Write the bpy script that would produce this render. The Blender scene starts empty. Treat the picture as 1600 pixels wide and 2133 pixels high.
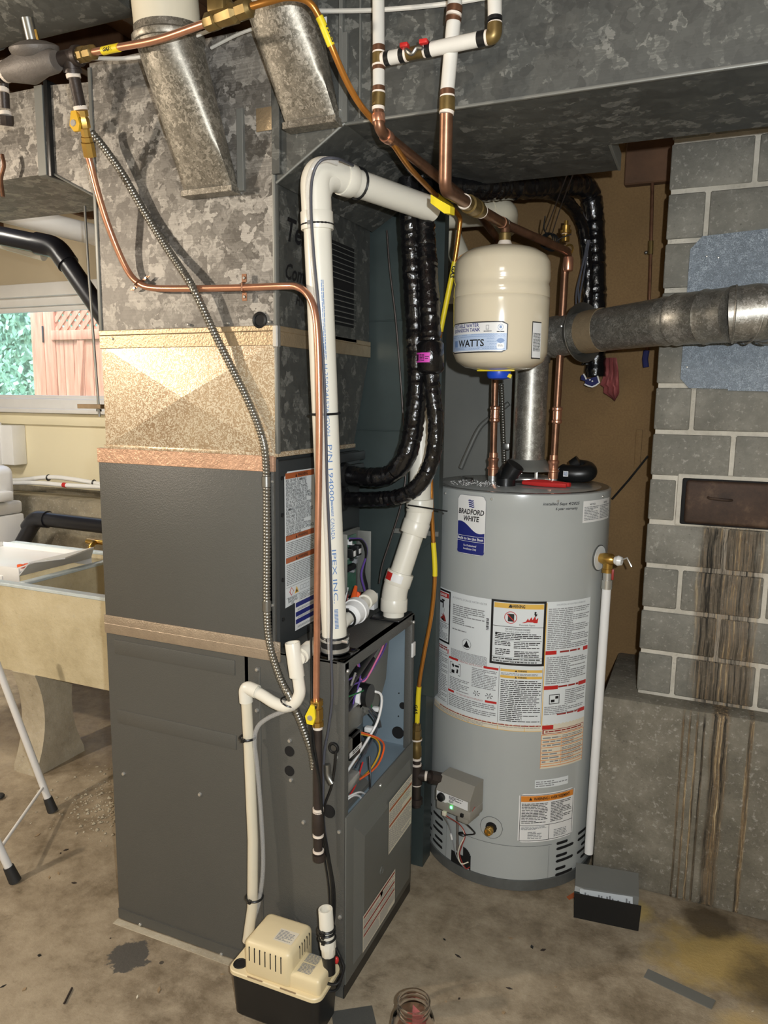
import bpy, bmesh, math, random
from mathutils import Vector, Matrix
random.seed(7)
sc = bpy.context.scene
col = sc.collection
# ------------------------------------------------------------------ camera
cd = bpy.data.cameras.new('camera'); cam = bpy.data.objects.new('camera', cd); col.objects.link(cam)
cd.sensor_fit = 'HORIZONTAL'; cd.sensor_width = 36; cd.lens = 36*1552.28/1600; cd.clip_start = .02
cam.matrix_world = Matrix(((0.91872981, -0.06968674, 0.38868919, 0), (0.39471381, 0.13293350, -0.90913679, 0), (0.01168497, 0.98867206, 0.14963629, 1.5), (0, 0, 0, 1)))
sc.camera = cam
# ------------------------------------------------------------------ light and exposure
sc.view_settings.view_transform = 'Standard'; sc.view_settings.look = 'None'
sc.view_settings.exposure = 1.15; sc.view_settings.gamma = 1; sc.view_settings.use_curve_mapping = False
w = bpy.data.worlds.new('sky'); sc.world = w; w.use_nodes = True
wn = w.node_tree.nodes; sky = wn.new('ShaderNodeTexSky'); sky.sky_type = 'NISHITA'
sky.sun_elevation = math.radians(48); sky.sun_rotation = math.radians(150); sky.sun_disc = False
w.node_tree.links.new(sky.outputs[0], wn['Background'].inputs[0]); wn['Background'].inputs[1].default_value = .5
def lamp(name, typ, loc, e, color, size, aim=None, sy=None):
    l = bpy.data.lights.new(name, typ); o = bpy.data.objects.new(name, l); col.objects.link(o); o.location = loc
    l.energy = e; l.color = color
    if typ == 'AREA':
        l.size = size
        if sy: l.shape = 'RECTANGLE'; l.size_y = sy
    elif typ == 'SUN': l.angle = size
    else: l.shadow_soft_size = size
    if aim: o.rotation_euler = (Vector(aim)-Vector(loc)).to_track_quat('-Z', 'Y').to_euler()
    return o
lamp('torch', 'POINT', (.09, -.02, 1.56), 50, (.93, .97, 1), .012)
lamp('work_lamp', 'POINT', (-2.75, .1, 2.0), 54, (1, .86, .70), .04)
lamp('ceiling_lamp', 'AREA', (-3.4, 1.6, 2.6), 34, (1, .93, .82), .5, (-3.6, 2.3, 0))
lamp('room_lamp', 'AREA', (.3, -1.4, 2.35), 7, (1, .93, .84), .6, (-.3, .5, .6))
lamp('sun', 'SUN', (-9.5, -.4, 10), 2.0, (1, .95, .88), .01, (-4.5, 4.6, 1))
# ------------------------------------------------------------------ materials
def C(r, g, b, a=1):
    f = lambda v: (v/255/12.92 if v/255 <= .04045 else ((v/255+.055)/1.055)**2.4)
    return (f(r), f(g), f(b), a)
class N:
    def __init__(s, name):
        s.m = bpy.data.materials.new(name); s.m.use_nodes = True; s.t = s.m.node_tree; s.b = s.t.nodes['Principled BSDF']
    def n(s, typ, ins=None, **kw):
        x = s.t.nodes.new('ShaderNode'+typ)
        for k, v in kw.items(): setattr(x, k, v)
        for k, v in (ins or {}).items(): s.set(x, k, v)
        return x
    def set(s, x, k, v):
        if isinstance(v, bpy.types.NodeSocket): s.t.links.new(v, x.inputs[k])
        else: x.inputs[k].default_value = v
    def pos(s, obj=True): return s.n('TexCoord').outputs['Object'] if obj else s.n('NewGeometry').outputs['Position']
    def scale(s, v, sv):
        return s.n('Mapping', {'Vector': v, 'Scale': sv}).outputs[0]
    def noise(s, v, sc_, det=4, rough=.6, dist=0): return s.n('TexNoise', {'Vector': v, 'Scale': sc_, 'Detail': det, 'Roughness': rough, 'Distortion': dist}).outputs[0]
    def ramp(s, f, stops):
        r = s.n('ValToRGB', {'Fac': f}); e = r.color_ramp.elements
        while len(e) < len(stops): e.new(.5)
        for i, (p, c) in enumerate(stops): e[i].position = p; e[i].color = c if hasattr(c, '__len__') else (c, c, c, 1)
        return r.outputs[0]
    def mix(s, f, a, b, mode='MIX'):
        x = s.n('Mix', data_type='RGBA', blend_type=mode); s.set(x, 0, f); s.set(x, 6, a); s.set(x, 7, b); return x.outputs[2]
    def math(s, op, a, b=0, c=None):
        x = s.n('Math', operation=op); s.set(x, 0, a); s.set(x, 1, b)
        if c is not None: s.set(x, 2, c)
        return x.outputs[0]
    def bump(s, h, st=.3, d=.01): s.set(s.b, 'Normal', s.n('Bump', {'Height': h, 'Strength': st, 'Distance': d}).outputs[0])
    def out(s, base=None, rough=None, metal=None, **kw):
        if base is not None: s.set(s.b, 'Base Color', base)
        if rough is not None: s.set(s.b, 'Roughness', rough)
        if metal is not None: s.set(s.b, 'Metallic', metal)
        for k, v in kw.items(): s.set(s.b, k.replace('_', ' '), v)
        return s.m
def plain(name, c, rough=.5, metal=0, vary=.12, scale=14, bump=0, bscale=120, **kw):
    k = N(name); p = k.pos(); f = k.noise(p, scale, 5)
    lo = tuple(x*(1-vary) for x in c[:3])+(1,); hi = tuple(min(1, x*(1+vary)) for x in c[:3])+(1,)
    base = k.ramp(f, [(.3, lo), (.7, hi)])
    if bump: k.bump(k.noise(p, bscale, 3), bump, .002)
    return k.out(base, rough, metal, **kw)
def galv(name, sc_, cols, rough=.42, metal=.55, streak=0, bump=.15, dist=.6, mid=.5):
    k = N(name); p = k.pos(); nz = k.n('TexNoise', {'Vector': p, 'Scale': sc_*1.3, 'Detail': 4.0}).outputs['Color']
    q = k.mix(dist*.05, p, nz, 'ADD')
    v = k.n('TexVoronoi', {'Vector': q, 'Scale': sc_}).outputs['Color']
    v2 = k.n('TexVoronoi', {'Vector': q, 'Scale': sc_*2.7}).outputs['Color']
    g = k.math('ADD', k.math('MULTIPLY', k.n('SeparateColor', {0: v}).outputs[0], .7), k.math('MULTIPLY', k.n('SeparateColor', {0: v2}).outputs[1], .3))
    if streak: g = k.math('ADD', g, k.math('MULTIPLY', k.math('SUBTRACT', k.noise(k.scale(p, (3, 3, 260)), 1.5, 2), .5), streak))
    g = k.math('ADD', g, k.math('MULTIPLY', k.math('SUBTRACT', k.noise(p, 2.2, 3), .5), .5))
    base = k.ramp(g, [(.1, cols[0]), (mid, cols[1]), (.92, cols[2])])
    k.bump(g, bump, .001)
    return k.out(base, k.math('ADD', rough, k.math('MULTIPLY', g, .15)), metal)
M = {}
M['galv'] = galv('galvanised_spangle', 30, [C(90, 86, 80), C(126, 122, 115), C(176, 171, 162)], .46, .35, .5, .15, 1.7)
M['galv_boot'] = galv('boot_zinc', 55, [C(112, 108, 98), C(138, 133, 122), C(178, 172, 160)], .36, .7, .2, .15, 2.5)
M['galv_dark'] = galv('dull_shaded_galvanised', 40, [C(72, 73, 70), C(86, 87, 83), C(122, 122, 116)], .5, .35, .35, .08, .6, .68)  # dull zinc; on the plenum it also carries painted shade
k = N('fine_spangle'); p = k.pos(); g_ = k.n('TexNoise', {'Vector': p, 'Scale': 105.0, 'Detail': 1.5, 'Distortion': 2.6}).outputs[0]
big = k.ramp(k.noise(p, 3, 3), [(.3, C(150, 122, 92)), (.7, C(188, 166, 134))])
k.bump(g_, .35, .001); M['galv_fine'] = k.out(k.mix(k.ramp(g_, [(.49, 0), (.55, 1)]), big, C(216, 203, 178)), .36, .3)
M['galv_fine_warm_reflect'] = galv('fine_spangle_warm', 110, [C(132, 94, 66), C(170, 134, 100), C(214, 192, 162)], .42, .3, 0, .35)  # zinc copy with warm reflections put into its colour, not used
M['galv_fine_rose_reflect'] = galv('fine_spangle_rose', 110, [C(104, 78, 68), C(150, 116, 102), C(206, 184, 164)], .42, .3, 0, .35)  # same with a rose reflection tint, not used
M['galv_pipe'] = galv('vent_pipe_zinc', 120, [C(132, 130, 122), C(158, 155, 147), C(196, 193, 186)], .3, .75, 0, .2, .8, .6)
M['galv_plate'] = galv('zinc_plate', 170, [C(84, 92, 100), C(112, 121, 130), C(176, 186, 194)], .5, .35, .0, .2, .9, .62)
M['sheet'] = plain('smooth_sheet', C(124, 125, 120), .45, .35, .08, 3)
M['sheet_dark'] = plain('return_drop_zinc', C(64, 74, 73), .4, .3, .12, 9)
M['grey'] = plain('graphite_paint', C(84, 84, 80), .4, 0, .04, 3, .5, 300)
M['grey_door'] = plain('graphite_door_paint', C(100, 101, 96), .42, 0, .04, 3, .2, 420)
M['dark'] = plain('coil_panel_paint', C(50, 53, 54), .35, 0, .05, 4, .12, 400)
M['blue'] = plain('bluish_zinc_inside', C(134, 150, 160), .4, .25, .06, 5)
M['foil'] = plain('foil_tape', C(178, 158, 128), .38, .6, .1, 30, .7, 160)
M['foil_red'] = plain('foil_tape_warm', C(206, 166, 138), .42, .45, .14, 40, 1, 130)
M['foil_tan'] = plain('foil_seam_tape', C(176, 160, 140), .42, .55, .1, 30, .8, 200)
M['chrome'] = plain('bright_steel', C(214, 214, 210), .3, .8, .04, 30)
M['steel'] = plain('steel', C(150, 150, 146), .35, .9, .08, 30)
M['conduit'] = plain('armoured_zinc', C(140, 138, 130), .35, .85, .15, 60)
M['pvc'] = plain('pvc', C(226, 222, 208), .32, 0, .03, 4)
M['pvc_old'] = plain('pvc_cream', C(216, 208, 186), .38, 0, .05, 6)
M['white'] = plain('white_plastic', C(232, 232, 230), .3, 0, .03, 6)
M['paintw'] = plain('white_paint', C(222, 220, 216), .4, 0, .04, 6)
M['cream'] = plain('cream_plastic', C(226, 210, 170), .38, 0, .03, 5)
M['tank'] = plain('tank_enamel', C(222, 210, 184), .16, 0, .02, 3, Coat_Weight=.5, Coat_Roughness=.08)
M['heater'] = plain('heater_enamel', C(174, 178, 176), .22, 0, .03, 2, .03, 300, Coat_Weight=.3, Coat_Roughness=.12)
M['heater_top'] = plain('heater_lid', C(98, 100, 98), .25, .2, .12, 20)
M['copper'] = plain('copper', C(222, 162, 132), .28, .82, .12, 22)
M['copper_old'] = plain('aged_copper', C(132, 96, 74), .38, .75, .3, 26)
M['copper_gold'] = plain('lacquered_copper', C(196, 132, 60), .3, .7, .15, 20)
M['brass'] = plain('brass', C(196, 158, 84), .28, .9, .12, 30)
M['brass_old'] = plain('aged_brass', C(128, 108, 66), .42, .7, .2, 40)
M['yellow'] = plain('yellow_coat', C(226, 204, 40), .4, 0, .05, 10)
M['yellow_handle'] = plain('yellow_lever', C(214, 168, 40), .42, .1, .06, 10)
M['red'] = plain('red_plastic', C(196, 46, 44), .35, 0, .06, 10)
M['orange'] = plain('orange_plastic', C(232, 96, 40), .35, 0, .05, 10)
M['blue_cap'] = plain('blue_plastic', C(30, 74, 196), .35, 0, .05, 10)
M['magenta'] = plain('magenta_sticker', C(206, 70, 176), .4, 0, .03, 10)
M['black'] = plain('black_plastic', C(24, 25, 26), .35, 0, .1, 20)
M['void'] = plain('dark_opening', C(8, 8, 9), .8, 0, .1, 20)
M['rubber'] = plain('black_rubber', C(44, 44, 44), .6, 0, .1, 20)
M['abs'] = plain('abs_pipe', C(28, 29, 34), .3, 0, .1, 10)
M['tape'] = plain('black_tape', C(15, 15, 17), .2, 0, .2, 60, .9, 90, Coat_Weight=.4)
M['insul'] = plain('pipe_insulation', C(208, 205, 196), .55, 0, .05, 10)
M['iron'] = plain('black_iron', C(62, 54, 50), .45, .4, .15, 40, .3, 160)
M['iron_grey'] = plain('cast_regulator', C(110, 104, 98), .55, .2, .12, 40, .4, 200)
M['teflon'] = plain('thread_sealant', C(226, 214, 200), .6, 0, .06, 60)
M['grey_valve'] = plain('valve_housing', C(146, 142, 132), .5, 0, .03, 6)
M['paper'] = plain('label_paper', C(222, 227, 228), .42, 0, .02, 6)
M['paper_w'] = plain('label_white', C(232, 232, 230), .38, 0, .02, 6)
M['paper_c'] = plain('label_cream', C(222, 214, 194), .42, 0, .03, 6)
M['ink'] = plain('ink_black', C(24, 24, 26), .45, 0, .05, 6)
M['ink_grey'] = plain('ink_grey', C(138, 140, 142), .5, 0, .05, 6)
M['ink_blue'] = plain('ink_blue', C(36, 44, 120), .4, 0, .05, 6)
M['ink_sky'] = plain('ink_sky', C(86, 124, 176), .4, 0, .05, 6)
M['ink_pale'] = plain('ink_pale_blue', C(182, 200, 226), .4, 0, .03, 6)
M['ink_red'] = plain('ink_red', C(190, 40, 36), .42, 0, .05, 6)
M['ink_dred'] = plain('ink_dark_red', C(150, 50, 44), .42, 0, .05, 6)
M['ink_or'] = plain('ink_orange', C(222, 138, 50), .42, 0, .05, 6)
M['ink_rust'] = plain('ink_rust', C(172, 92, 50), .42, 0, .05, 6)
M['ink_yel'] = plain('ink_amber', C(226, 182, 84), .42, 0, .05, 6)
M['pcb'] = plain('circuit_board', C(70, 110, 92), .4, 0, .25, 90)
M['joist'] = plain('old_joist', C(96, 68, 46), .75, 0, .35, 8, .4, 60)
M['fur'] = plain('beige_paint', C(232, 222, 190), .6, 0, .03, 1.2)
M['soffit'] = plain('soffit_paint', C(186, 172, 146), .65, 0, .05, 1.5)
M['cloth_red'] = plain('dusty_rose_cloth', C(150, 82, 80), .85, 0, .15, 20)
M['cloth_blue'] = plain('navy_cloth', C(30, 34, 84), .85, 0, .15, 20)
M['wood'] = plain('grey_wood', C(150, 128, 98), .7, 0, .2, 30)
M['purple'] = plain('purple_wire', C(96, 70, 150), .4, 0, .05, 9)
M['pink'] = plain('pink_wire', C(220, 120, 160), .4, 0, .05, 9)
M['green'] = plain('green_wire', C(40, 120, 70), .4, 0, .05, 9)
M['tubegrey'] = plain('grey_wire', C(74, 76, 84), .4, 0, .05, 9)
k = N('led'); M['led'] = k.out((.05, .9, .15, 1), .4, 0, Emission_Color=(.05, 1, .15, 1), Emission_Strength=6.0)
k = N('clear_tube'); M['clear'] = k.out(C(216, 216, 214), .1, 0, Alpha=.26)
k = N('clear_glass'); M['glass'] = k.out((1, 1, 1, 1), .03, 0, Alpha=.06)
k = N('clear_jar'); M['jar'] = k.out((1, .97, .96, 1), .03, 0, Transmission_Weight=1.0, IOR=1.4)
# concrete family
def stain(k, base, p, x0, x1, z1, z0=-1):
    e_ = min(.03, (x1-x0)*.3); wa = min(.07, (x1-x0)*.5)
    s = k.n('SeparateXYZ', {0: p}); x, z = s.outputs[0], s.outputs[2]
    wob = k.math('MULTIPLY', k.math('SUBTRACT', k.noise(k.scale(p, (26, 26, 5)), 1, 3), .5), wa)
    xx = k.math('ADD', x, wob)
    a = k.n('MapRange', {0: xx, 1: x0, 2: x0+e_}, interpolation_type='SMOOTHSTEP').outputs[0]
    b = k.n('MapRange', {0: xx, 1: x1, 2: x1-e_}, interpolation_type='SMOOTHSTEP').outputs[0]
    c = k.n('MapRange', {0: z, 1: z1+.02, 2: z1-.03}).outputs[0]
    m = k.math('MULTIPLY', k.math('MULTIPLY', a, b), c)
    st = k.noise(k.scale(k.mix(.012, p, k.n('TexNoise', {'Vector': p, 'Scale': 9.0, 'Detail': 3.0}).outputs['Color'], 'ADD'), (120, 120, 1.8)), 1, 5, .7)
    colr = k.ramp(st, [(.36, C(16, 14, 11)), (.47, C(72, 58, 38)), (.57, C(112, 82, 42)), (.70, C(206, 188, 150))])
    return k.mix(k.math('MULTIPLY', m, k.ramp(st, [(.36, .97), (.46, .75), (.53, .5), (.64, .97)])), base, colr)
def concrete(name, cols, sc_=3, speck=.5, st=None, bump=.5):
    k = N(name); p = k.pos(False); n1 = k.noise(p, sc_, 8, .7); n2 = k.noise(p, 70, 4, .7)
    base = k.ramp(n1, [(.3, cols[0]), (.5, cols[1]), (.72, cols[2])])
    base = k.mix(k.ramp(n2, [(.57, 0), (.68, speck)]), base, cols[3] if len(cols) > 3 else C(190, 186, 176))
    base = k.mix(k.ramp(n2, [(.26, speck), (.38, 0)]), base, C(40, 38, 34))
    if st:
        for q in st: base = stain(k, base, p, *q)
    k.bump(k.math('ADD', n2, k.math('MULTIPLY', n1, 2)), bump, .004)
    return k, base
k, b_ = concrete('concrete_block', [C(106, 105, 97), C(127, 125, 116), C(154, 151, 141)], 6, .5, [(-.005, .19, 1.16)]); M['block'] = k.out(b_, .85)
k, b_ = concrete('mortar', [C(166, 161, 149), C(194, 189, 176), C(214, 209, 196)], 9, .3, [(-.005, .19, 1.16)]); M['mortar'] = k.out(b_, .9)
k, b_ = concrete('poured_footing', [C(84, 80, 70), C(116, 111, 98), C(148, 142, 128)], 5, .45, [(.07, .13, .64), (-.004, .006, .6), (.014, .023, .6), (.034, .044, .6), (.052, .062, .6), (.17, .19, .62)]); M['ledge'] = k.out(b_, .85)
k, b_ = concrete('foundation', [C(96, 90, 78), C(136, 128, 110), C(176, 166, 142)], 3, .5); M['found'] = k.out(b_, .85)
k, b_ = concrete('tub_concrete', [C(172, 158, 124), C(202, 190, 156), C(222, 212, 182)], 3, .25); M['tub'] = k.out(b_, .75)
k, b_ = concrete('tub_rim_lit', [C(176, 190, 192), C(200, 212, 214), C(220, 228, 228)], 6, .1); M['tub_rim_lit'] = k.out(b_, .5)  # cool window light put into the pale blue of the rim
k, b_ = concrete('tub_leg', [C(150, 140, 120), C(176, 166, 144), C(200, 192, 170)], 5, .5); M['tub_leg'] = k.out(b_, .85)
# floor
k = N('basement_floor'); p = k.pos(False)
n1 = k.noise(p, 1.6, 9, .72); n2 = k.noise(p, 11, 8, .75); n3 = k.noise(p, 95, 3, .7)
base = k.ramp(n1, [(.32, C(106, 93, 74)), (.5, C(140, 126, 104)), (.66, C(172, 158, 134))])
base = k.mix(k.ramp(n2, [(.44, 0), (.66, .7)]), base, C(180, 166, 142))
base = k.mix(k.ramp(n2, [(.3, .7), (.44, 0)]), base, C(92, 80, 62))
base = k.mix(k.ramp(n3, [(.68, 0), (.76, .6)]), base, C(206, 196, 176))
base = k.mix(k.ramp(n3, [(.24, .7), (.31, 0)]), base, C(60, 52, 42))
def blob(base, c, r, colr, soft=.3, amp=1.0, nsc=9, fac=1.0, sx=1, sy=1):
    q = k.n('Mapping', {'Vector': p, 'Location': (-c[0]*sx, -c[1]*sy, 0), 'Scale': (sx, sy, 0)}).outputs[0]
    d = k.n('VectorMath', {0: q}, operation='LENGTH').outputs['Value']
    nn = k.math('SUBTRACT', k.noise(p, nsc, 5, .65), .5)
    d = k.math('ADD', d, k.math('MULTIPLY', nn, amp*r))
    f = k.n('MapRange', {0: d, 1: r, 2: r*(1-soft), 3: 0, 4: fac}).outputs[0]
    return k.mix(f, base, colr)
base = blob(base, (.16, 2.05), .20, C(176, 150, 88), .5, 1.6, 6, .85, .8, 1.2)
base = blob(base, (.1, 2.2), .10, C(74, 62, 44), .5, 1.6, 8, .85)
base = blob(base, (.3, 2.0), .16, C(86, 74, 54), .6, 1.8, 7, .8)
base = blob(base, (.22, 1.8), .12, C(190, 164, 112), .6, 1.8, 7, .8)
base = blob(base, (-.1, 2.16), .06, C(178, 156, 96), .6, 1.2, 9, .8)
base = blob(base, (-1.336, 1.405), .06, C(78, 76, 72), .12, 1.5, 26, .95)
base = blob(base, (-1.24, 1.42), .007, C(66, 60, 52), .2, .6, 26, .9)
base = blob(base, (-1.75, 2.0), .18, C(196, 180, 150), .7, 1.4, 9, .6)
k.bump(k.math('ADD', k.math('MULTIPLY', n2, 2), n3), .35, .004)
M['floor'] = k.out(base, k.ramp(n2, [(.3, .45), (.6, .7)]))
k = N('fibre_board'); p = k.pos(False); n1 = k.noise(p, 2.2, 6, .6); n2 = k.noise(p, 160, 3)
base = k.mix(k.ramp(n2, [(.35, .35), (.65, 0)]), k.ramp(n1, [(.3, C(108, 84, 50)), (.7, C(134, 106, 66))]), C(90, 64, 36))
M['board'] = k.out(base, .8)
k = N('cedar'); p = k.pos(); n1 = k.noise(k.scale(p, (14, 14, 1.2)), 2, 6, .6)
M['cedar'] = k.out(k.ramp(n1, [(.3, C(176, 116, 88)), (.6, C(208, 152, 122)), (.8, C(226, 182, 154))]), .7)
k = N('hedge_leaf'); p = k.pos(); n1 = k.noise(p, 5, 4)
M['leaf'] = k.out(k.ramp(n1, [(.3, C(84, 128, 104)), (.55, C(132, 176, 146)), (.8, C(186, 212, 190))]), .6, 0)
# ------------------------------------------------------------------ mesh builder
FONT_CACHE = {}
def text_geo(s, bold=0, shear=0):
    key = (s, bold, shear)
    if key not in FONT_CACHE:
        cu = bpy.data.curves.new('t', 'FONT'); cu.body = s; cu.offset = bold; cu.shear = shear; cu.resolution_u = 2
        o = bpy.data.objects.new('t', cu); me = bpy.data.meshes.new_from_object(o)
        vs = [v.co.copy() for v in me.vertices]; fs = [tuple(p.vertices) for p in me.polygons]
        bpy.data.objects.remove(o); bpy.data.curves.remove(cu); bpy.data.meshes.remove(me)
        if vs:
            x0 = min(v.x for v in vs); x1 = max(v.x for v in vs); y0 = 0; y1 = .7
        else: x0, x1, y0, y1 = 0, 1, 0, 1
        FONT_CACHE[key] = (vs, fs, x0, x1, y0, y1)
    return FONT_CACHE[key]
def catmull(P, n=8):
    P = [Vector(p) for p in P]; out = []
    if len(P) < 3: return P
    Q = [P[0]*2-P[1]]+P+[P[-1]*2-P[-2]]
    for i in range(1, len(Q)-2):
        a, b, c, d = Q[i-1:i+3]
        for j in range(n):
            t = j/n; out.append(.5*((2*b)+(c-a)*t+(2*a-5*b+4*c-d)*t*t+(3*b-a-3*c+d)*t**3))
    out.append(P[-1]); return out
def rounded(P, rad, n=6):
    P = [Vector(p) for p in P]; out = [P[0]]
    for i in range(1, len(P)-1):
        a, b, c = P[i-1:i+2]; r1 = min(rad, (a-b).length*.45); r2 = min(rad, (c-b).length*.45)
        s = b+(a-b).normalized()*r1; e = b+(c-b).normalized()*r2
        for j in range(n+1):
            t = j/n; out.append(s*(1-t)**2+b*2*t*(1-t)+e*t*t)
    out.append(P[-1]); return out
def resample(P, step):
    out = [P[0].copy()]; acc = 0
    for a, b in zip(P, P[1:]):
        L = (b-a).length; d = step-acc
        while d < L: out.append(a.lerp(b, d/L)); d += step
        acc = L-(d-step)
    out.append(P[-1].copy()); return out
class MB:
    def __init__(s): s.v = []; s.f = []; s.mi = []; s.mats = []; s.c = 0
    def m(s, name):
        if name not in s.mats: s.mats.append(name)
        s.c = s.mats.index(name); return s
    def add(s, vs, fs):
        if not s.mats: s.m('grey')
        o = len(s.v); s.v += [tuple(v) for v in vs]; s.f += [tuple(i+o for i in f) for f in fs]; s.mi += [s.c]*len(fs); return s
    def box(s, x0, x1, y0, y1, z0, z1):
        v = [(x, y, z) for z in (z0, z1) for y in (y0, y1) for x in (x0, x1)]
        return s.add(v, [(0, 2, 3, 1), (4, 5, 7, 6), (0, 1, 5, 4), (2, 6, 7, 3), (0, 4, 6, 2), (1, 3, 7, 5)])
    def rbox(s, x0, x1, y0, y1, z0, z1, b=.004, seg=2):
        bm = bmesh.new(); bmesh.ops.create_cube(bm, size=1)
        for v in bm.verts: v.co = Vector((x0+(v.co.x+.5)*(x1-x0), y0+(v.co.y+.5)*(y1-y0), z0+(v.co.z+.5)*(z1-z0)))
        bmesh.ops.bevel(bm, geom=bm.edges[:], offset=b, segments=seg, affect='EDGES', profile=.5)
        bm.verts.index_update(); s.add([v.co for v in bm.verts], [[v.index for v in f.verts] for f in bm.faces]); bm.free(); return s
    def prism(s, pts, d):     # polygon (3d points) pushed by vector d
        n = len(pts); d = Vector(d); P = [Vector(p) for p in pts]
        return s.add(P+[p+d for p in P], [tuple(range(n))[::-1], tuple(range(n, 2*n))]+[(i, (i+1) % n, (i+1) % n+n, i+n) for i in range(n)])
    def tube(s, P, r, seg=12, caps=True, inner=0):
        P = [Vector(p) for p in P]; n = len(P); R = r if hasattr(r, '__len__') else [r]*n
        T = [(P[min(i+1, n-1)]-P[max(i-1, 0)]).normalized() for i in range(n)]
        a = Vector((0, 0, 1)) if abs(T[0].z) < .9 else Vector((1, 0, 0)); u = T[0].cross(a).normalized(); rings = []
        for i in range(n):
            u = (u-T[i]*u.dot(T[i])).normalized(); w_ = T[i].cross(u)
            rings.append([P[i]+(u*math.cos(2*math.pi*j/seg)+w_*math.sin(2*math.pi*j/seg))*R[i] for j in range(seg)])
        V = [v for q in rings for v in q]; F = []
        for i in range(n-1):
            for j in range(seg):
                F.append((i*seg+j, i*seg+(j+1) % seg, (i+1)*seg+(j+1) % seg, (i+1)*seg+j))
        if caps and not inner: F += [tuple(range(seg))[::-1], tuple(range((n-1)*seg, n*seg))]
        s.add(V, F)
        return s
    def pipe(s, P, r, rad=.03, seg=16, n=6): return s.tube(rounded(P, rad, n), r, seg)
    def lathe(s, p0, ax, prof, seg=24, caps=True):   # prof = [(distance along axis, radius)]
        p0 = Vector(p0); ax = Vector(ax).normalized(); a = Vector((0, 0, 1)) if abs(ax.z) < .9 else Vector((1, 0, 0))
        u = ax.cross(a).normalized(); w_ = ax.cross(u); V = []; F = []; n = len(prof)
        for t, r in prof: V += [p0+ax*t+(u*math.cos(2*math.pi*j/seg)+w_*math.sin(2*math.pi*j/seg))*max(r, 1e-5) for j in range(seg)]
        for i in range(n-1):
            for j in range(seg): F.append((i*seg+j, i*seg+(j+1) % seg, (i+1)*seg+(j+1) % seg, (i+1)*seg+j))
        if caps: F += [tuple(range(seg))[::-1], tuple(range((n-1)*seg, n*seg))]
        return s.add(V, F)
    def along(s, a, b, prof, seg=20, caps=True):     # prof in fractions of a->b
        a = Vector(a); b = Vector(b); L = (b-a).length
        return s.lathe(a, b-a, [(t*L, r) for t, r in prof], seg, caps)
    def ball(s, c, r, sx=1, sy=1, sz=1, seg=12):
        V = []; F = []; c = Vector(c); n = seg//2
        for i in range(n+1):
            th = math.pi*i/n
            for j in range(seg):
                ph = 2*math.pi*j/seg; V.append(c+Vector((r*sx*math.sin(th)*math.cos(ph), r*sy*math.sin(th)*math.sin(ph), r*sz*math.cos(th))))
        for i in range(n):
            for j in range(seg): F.append((i*seg+j, (i+1)*seg+j, (i+1)*seg+(j+1) % seg, i*seg+(j+1) % seg))
        return s.add(V, F)
    def loft(s, A, B, caps=True):
        n = len(A); s.add(list(A)+list(B), [(i, (i+1) % n, (i+1) % n+n, i+n) for i in range(n)]+([tuple(range(n))[::-1], tuple(range(n, 2*n))] if caps else [])); return s
    def torus(s, c, ax, R, r, seg=24, sub=8):
        c = Vector(c); ax = Vector(ax).normalized(); a = Vector((0, 0, 1)) if abs(ax.z) < .9 else Vector((1, 0, 0))
        u = ax.cross(a).normalized(); w_ = ax.cross(u); V = []; F = []
        for i in range(seg):
            d = u*math.cos(2*math.pi*i/seg)+w_*math.sin(2*math.pi*i/seg)
            for j in range(sub):
                q = 2*math.pi*j/sub; V.append(c+d*(R+r*math.cos(q))+ax*r*math.sin(q))
        for i in range(seg):
            for j in range(sub): F.append((i*sub+j, ((i+1) % seg)*sub+j, ((i+1) % seg)*sub+(j+1) % sub, i*sub+(j+1) % sub))
        return s.add(V, F)
    # ---- flat print laid on a surface through s.map(u, v, h)
    def rect(s, u0, v0, u1, v1, mat, h=.0006, step=0):
        s.m(mat); k_ = max(1, int(math.ceil(abs(u1-u0)/step))) if step else 1
        V = []; 
        for i in range(k_+1):
            u = u0+(u1-u0)*i/k_; V += [s.map(u, v0, h), s.map(u, v1, h)]
        return s.add(V, [(2*i, 2*i+2, 2*i+3, 2*i+1) for i in range(k_)])
    def frame(s, u0, v0, u1, v1, w_, mat, h=.0008, step=0):
        s.rect(u0, v0, u1, v0+w_, mat, h, step); s.rect(u0, v1-w_, u1, v1, mat, h, step)
        s.rect(u0, v0, u0+w_, v1, mat, h); return s.rect(u1-w_, v0, u1, v1, mat, h)
    def poly(s, pts, mat, h=.0008): s.m(mat); return s.add([s.map(u, v, h) for u, v in pts], [tuple(range(len(pts)))])
    def text(s, t, u, v, size, mat='ink', width=None, align=0, bold=.0, shear=0, h=.0011):
        vs, fs, x0, x1, y0, y1 = text_geo(t, bold, shear); s.m(mat); k_ = size/(y1-y0); kx = (width/(x1-x0)) if width else k_
        W = (x1-x0)*kx; off = u-W*align
        return s.add([s.map(off+(p.x-x0)*kx, v+p.y*k_, h) for p in vs], fs)
    def fine(s, u0, v0, u1, v1, n, mat='ink_grey', fill=.5, h=.0010, ragged=True, seed=1):
        rnd = random.Random(seed*97+n); H = (v1-v0)/n; s.m(mat)
        for i in range(n):
            vb = v1-(i+1)*H+H*.25; u = u0; end = u1 if not ragged else u0+(u1-u0)*rnd.choice((1, 1, .97, .9, .55))
            while u < end-.002:
                L = min(rnd.uniform(.8, 3.2)*H*1.2, end-u); s.add([s.map(u, vb, h), s.map(u+L, vb, h), s.map(u+L, vb+H*fill, h), s.map(u, vb+H*fill, h)], [(0, 1, 2, 3)]); u += L+H*.35
        return s
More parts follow.
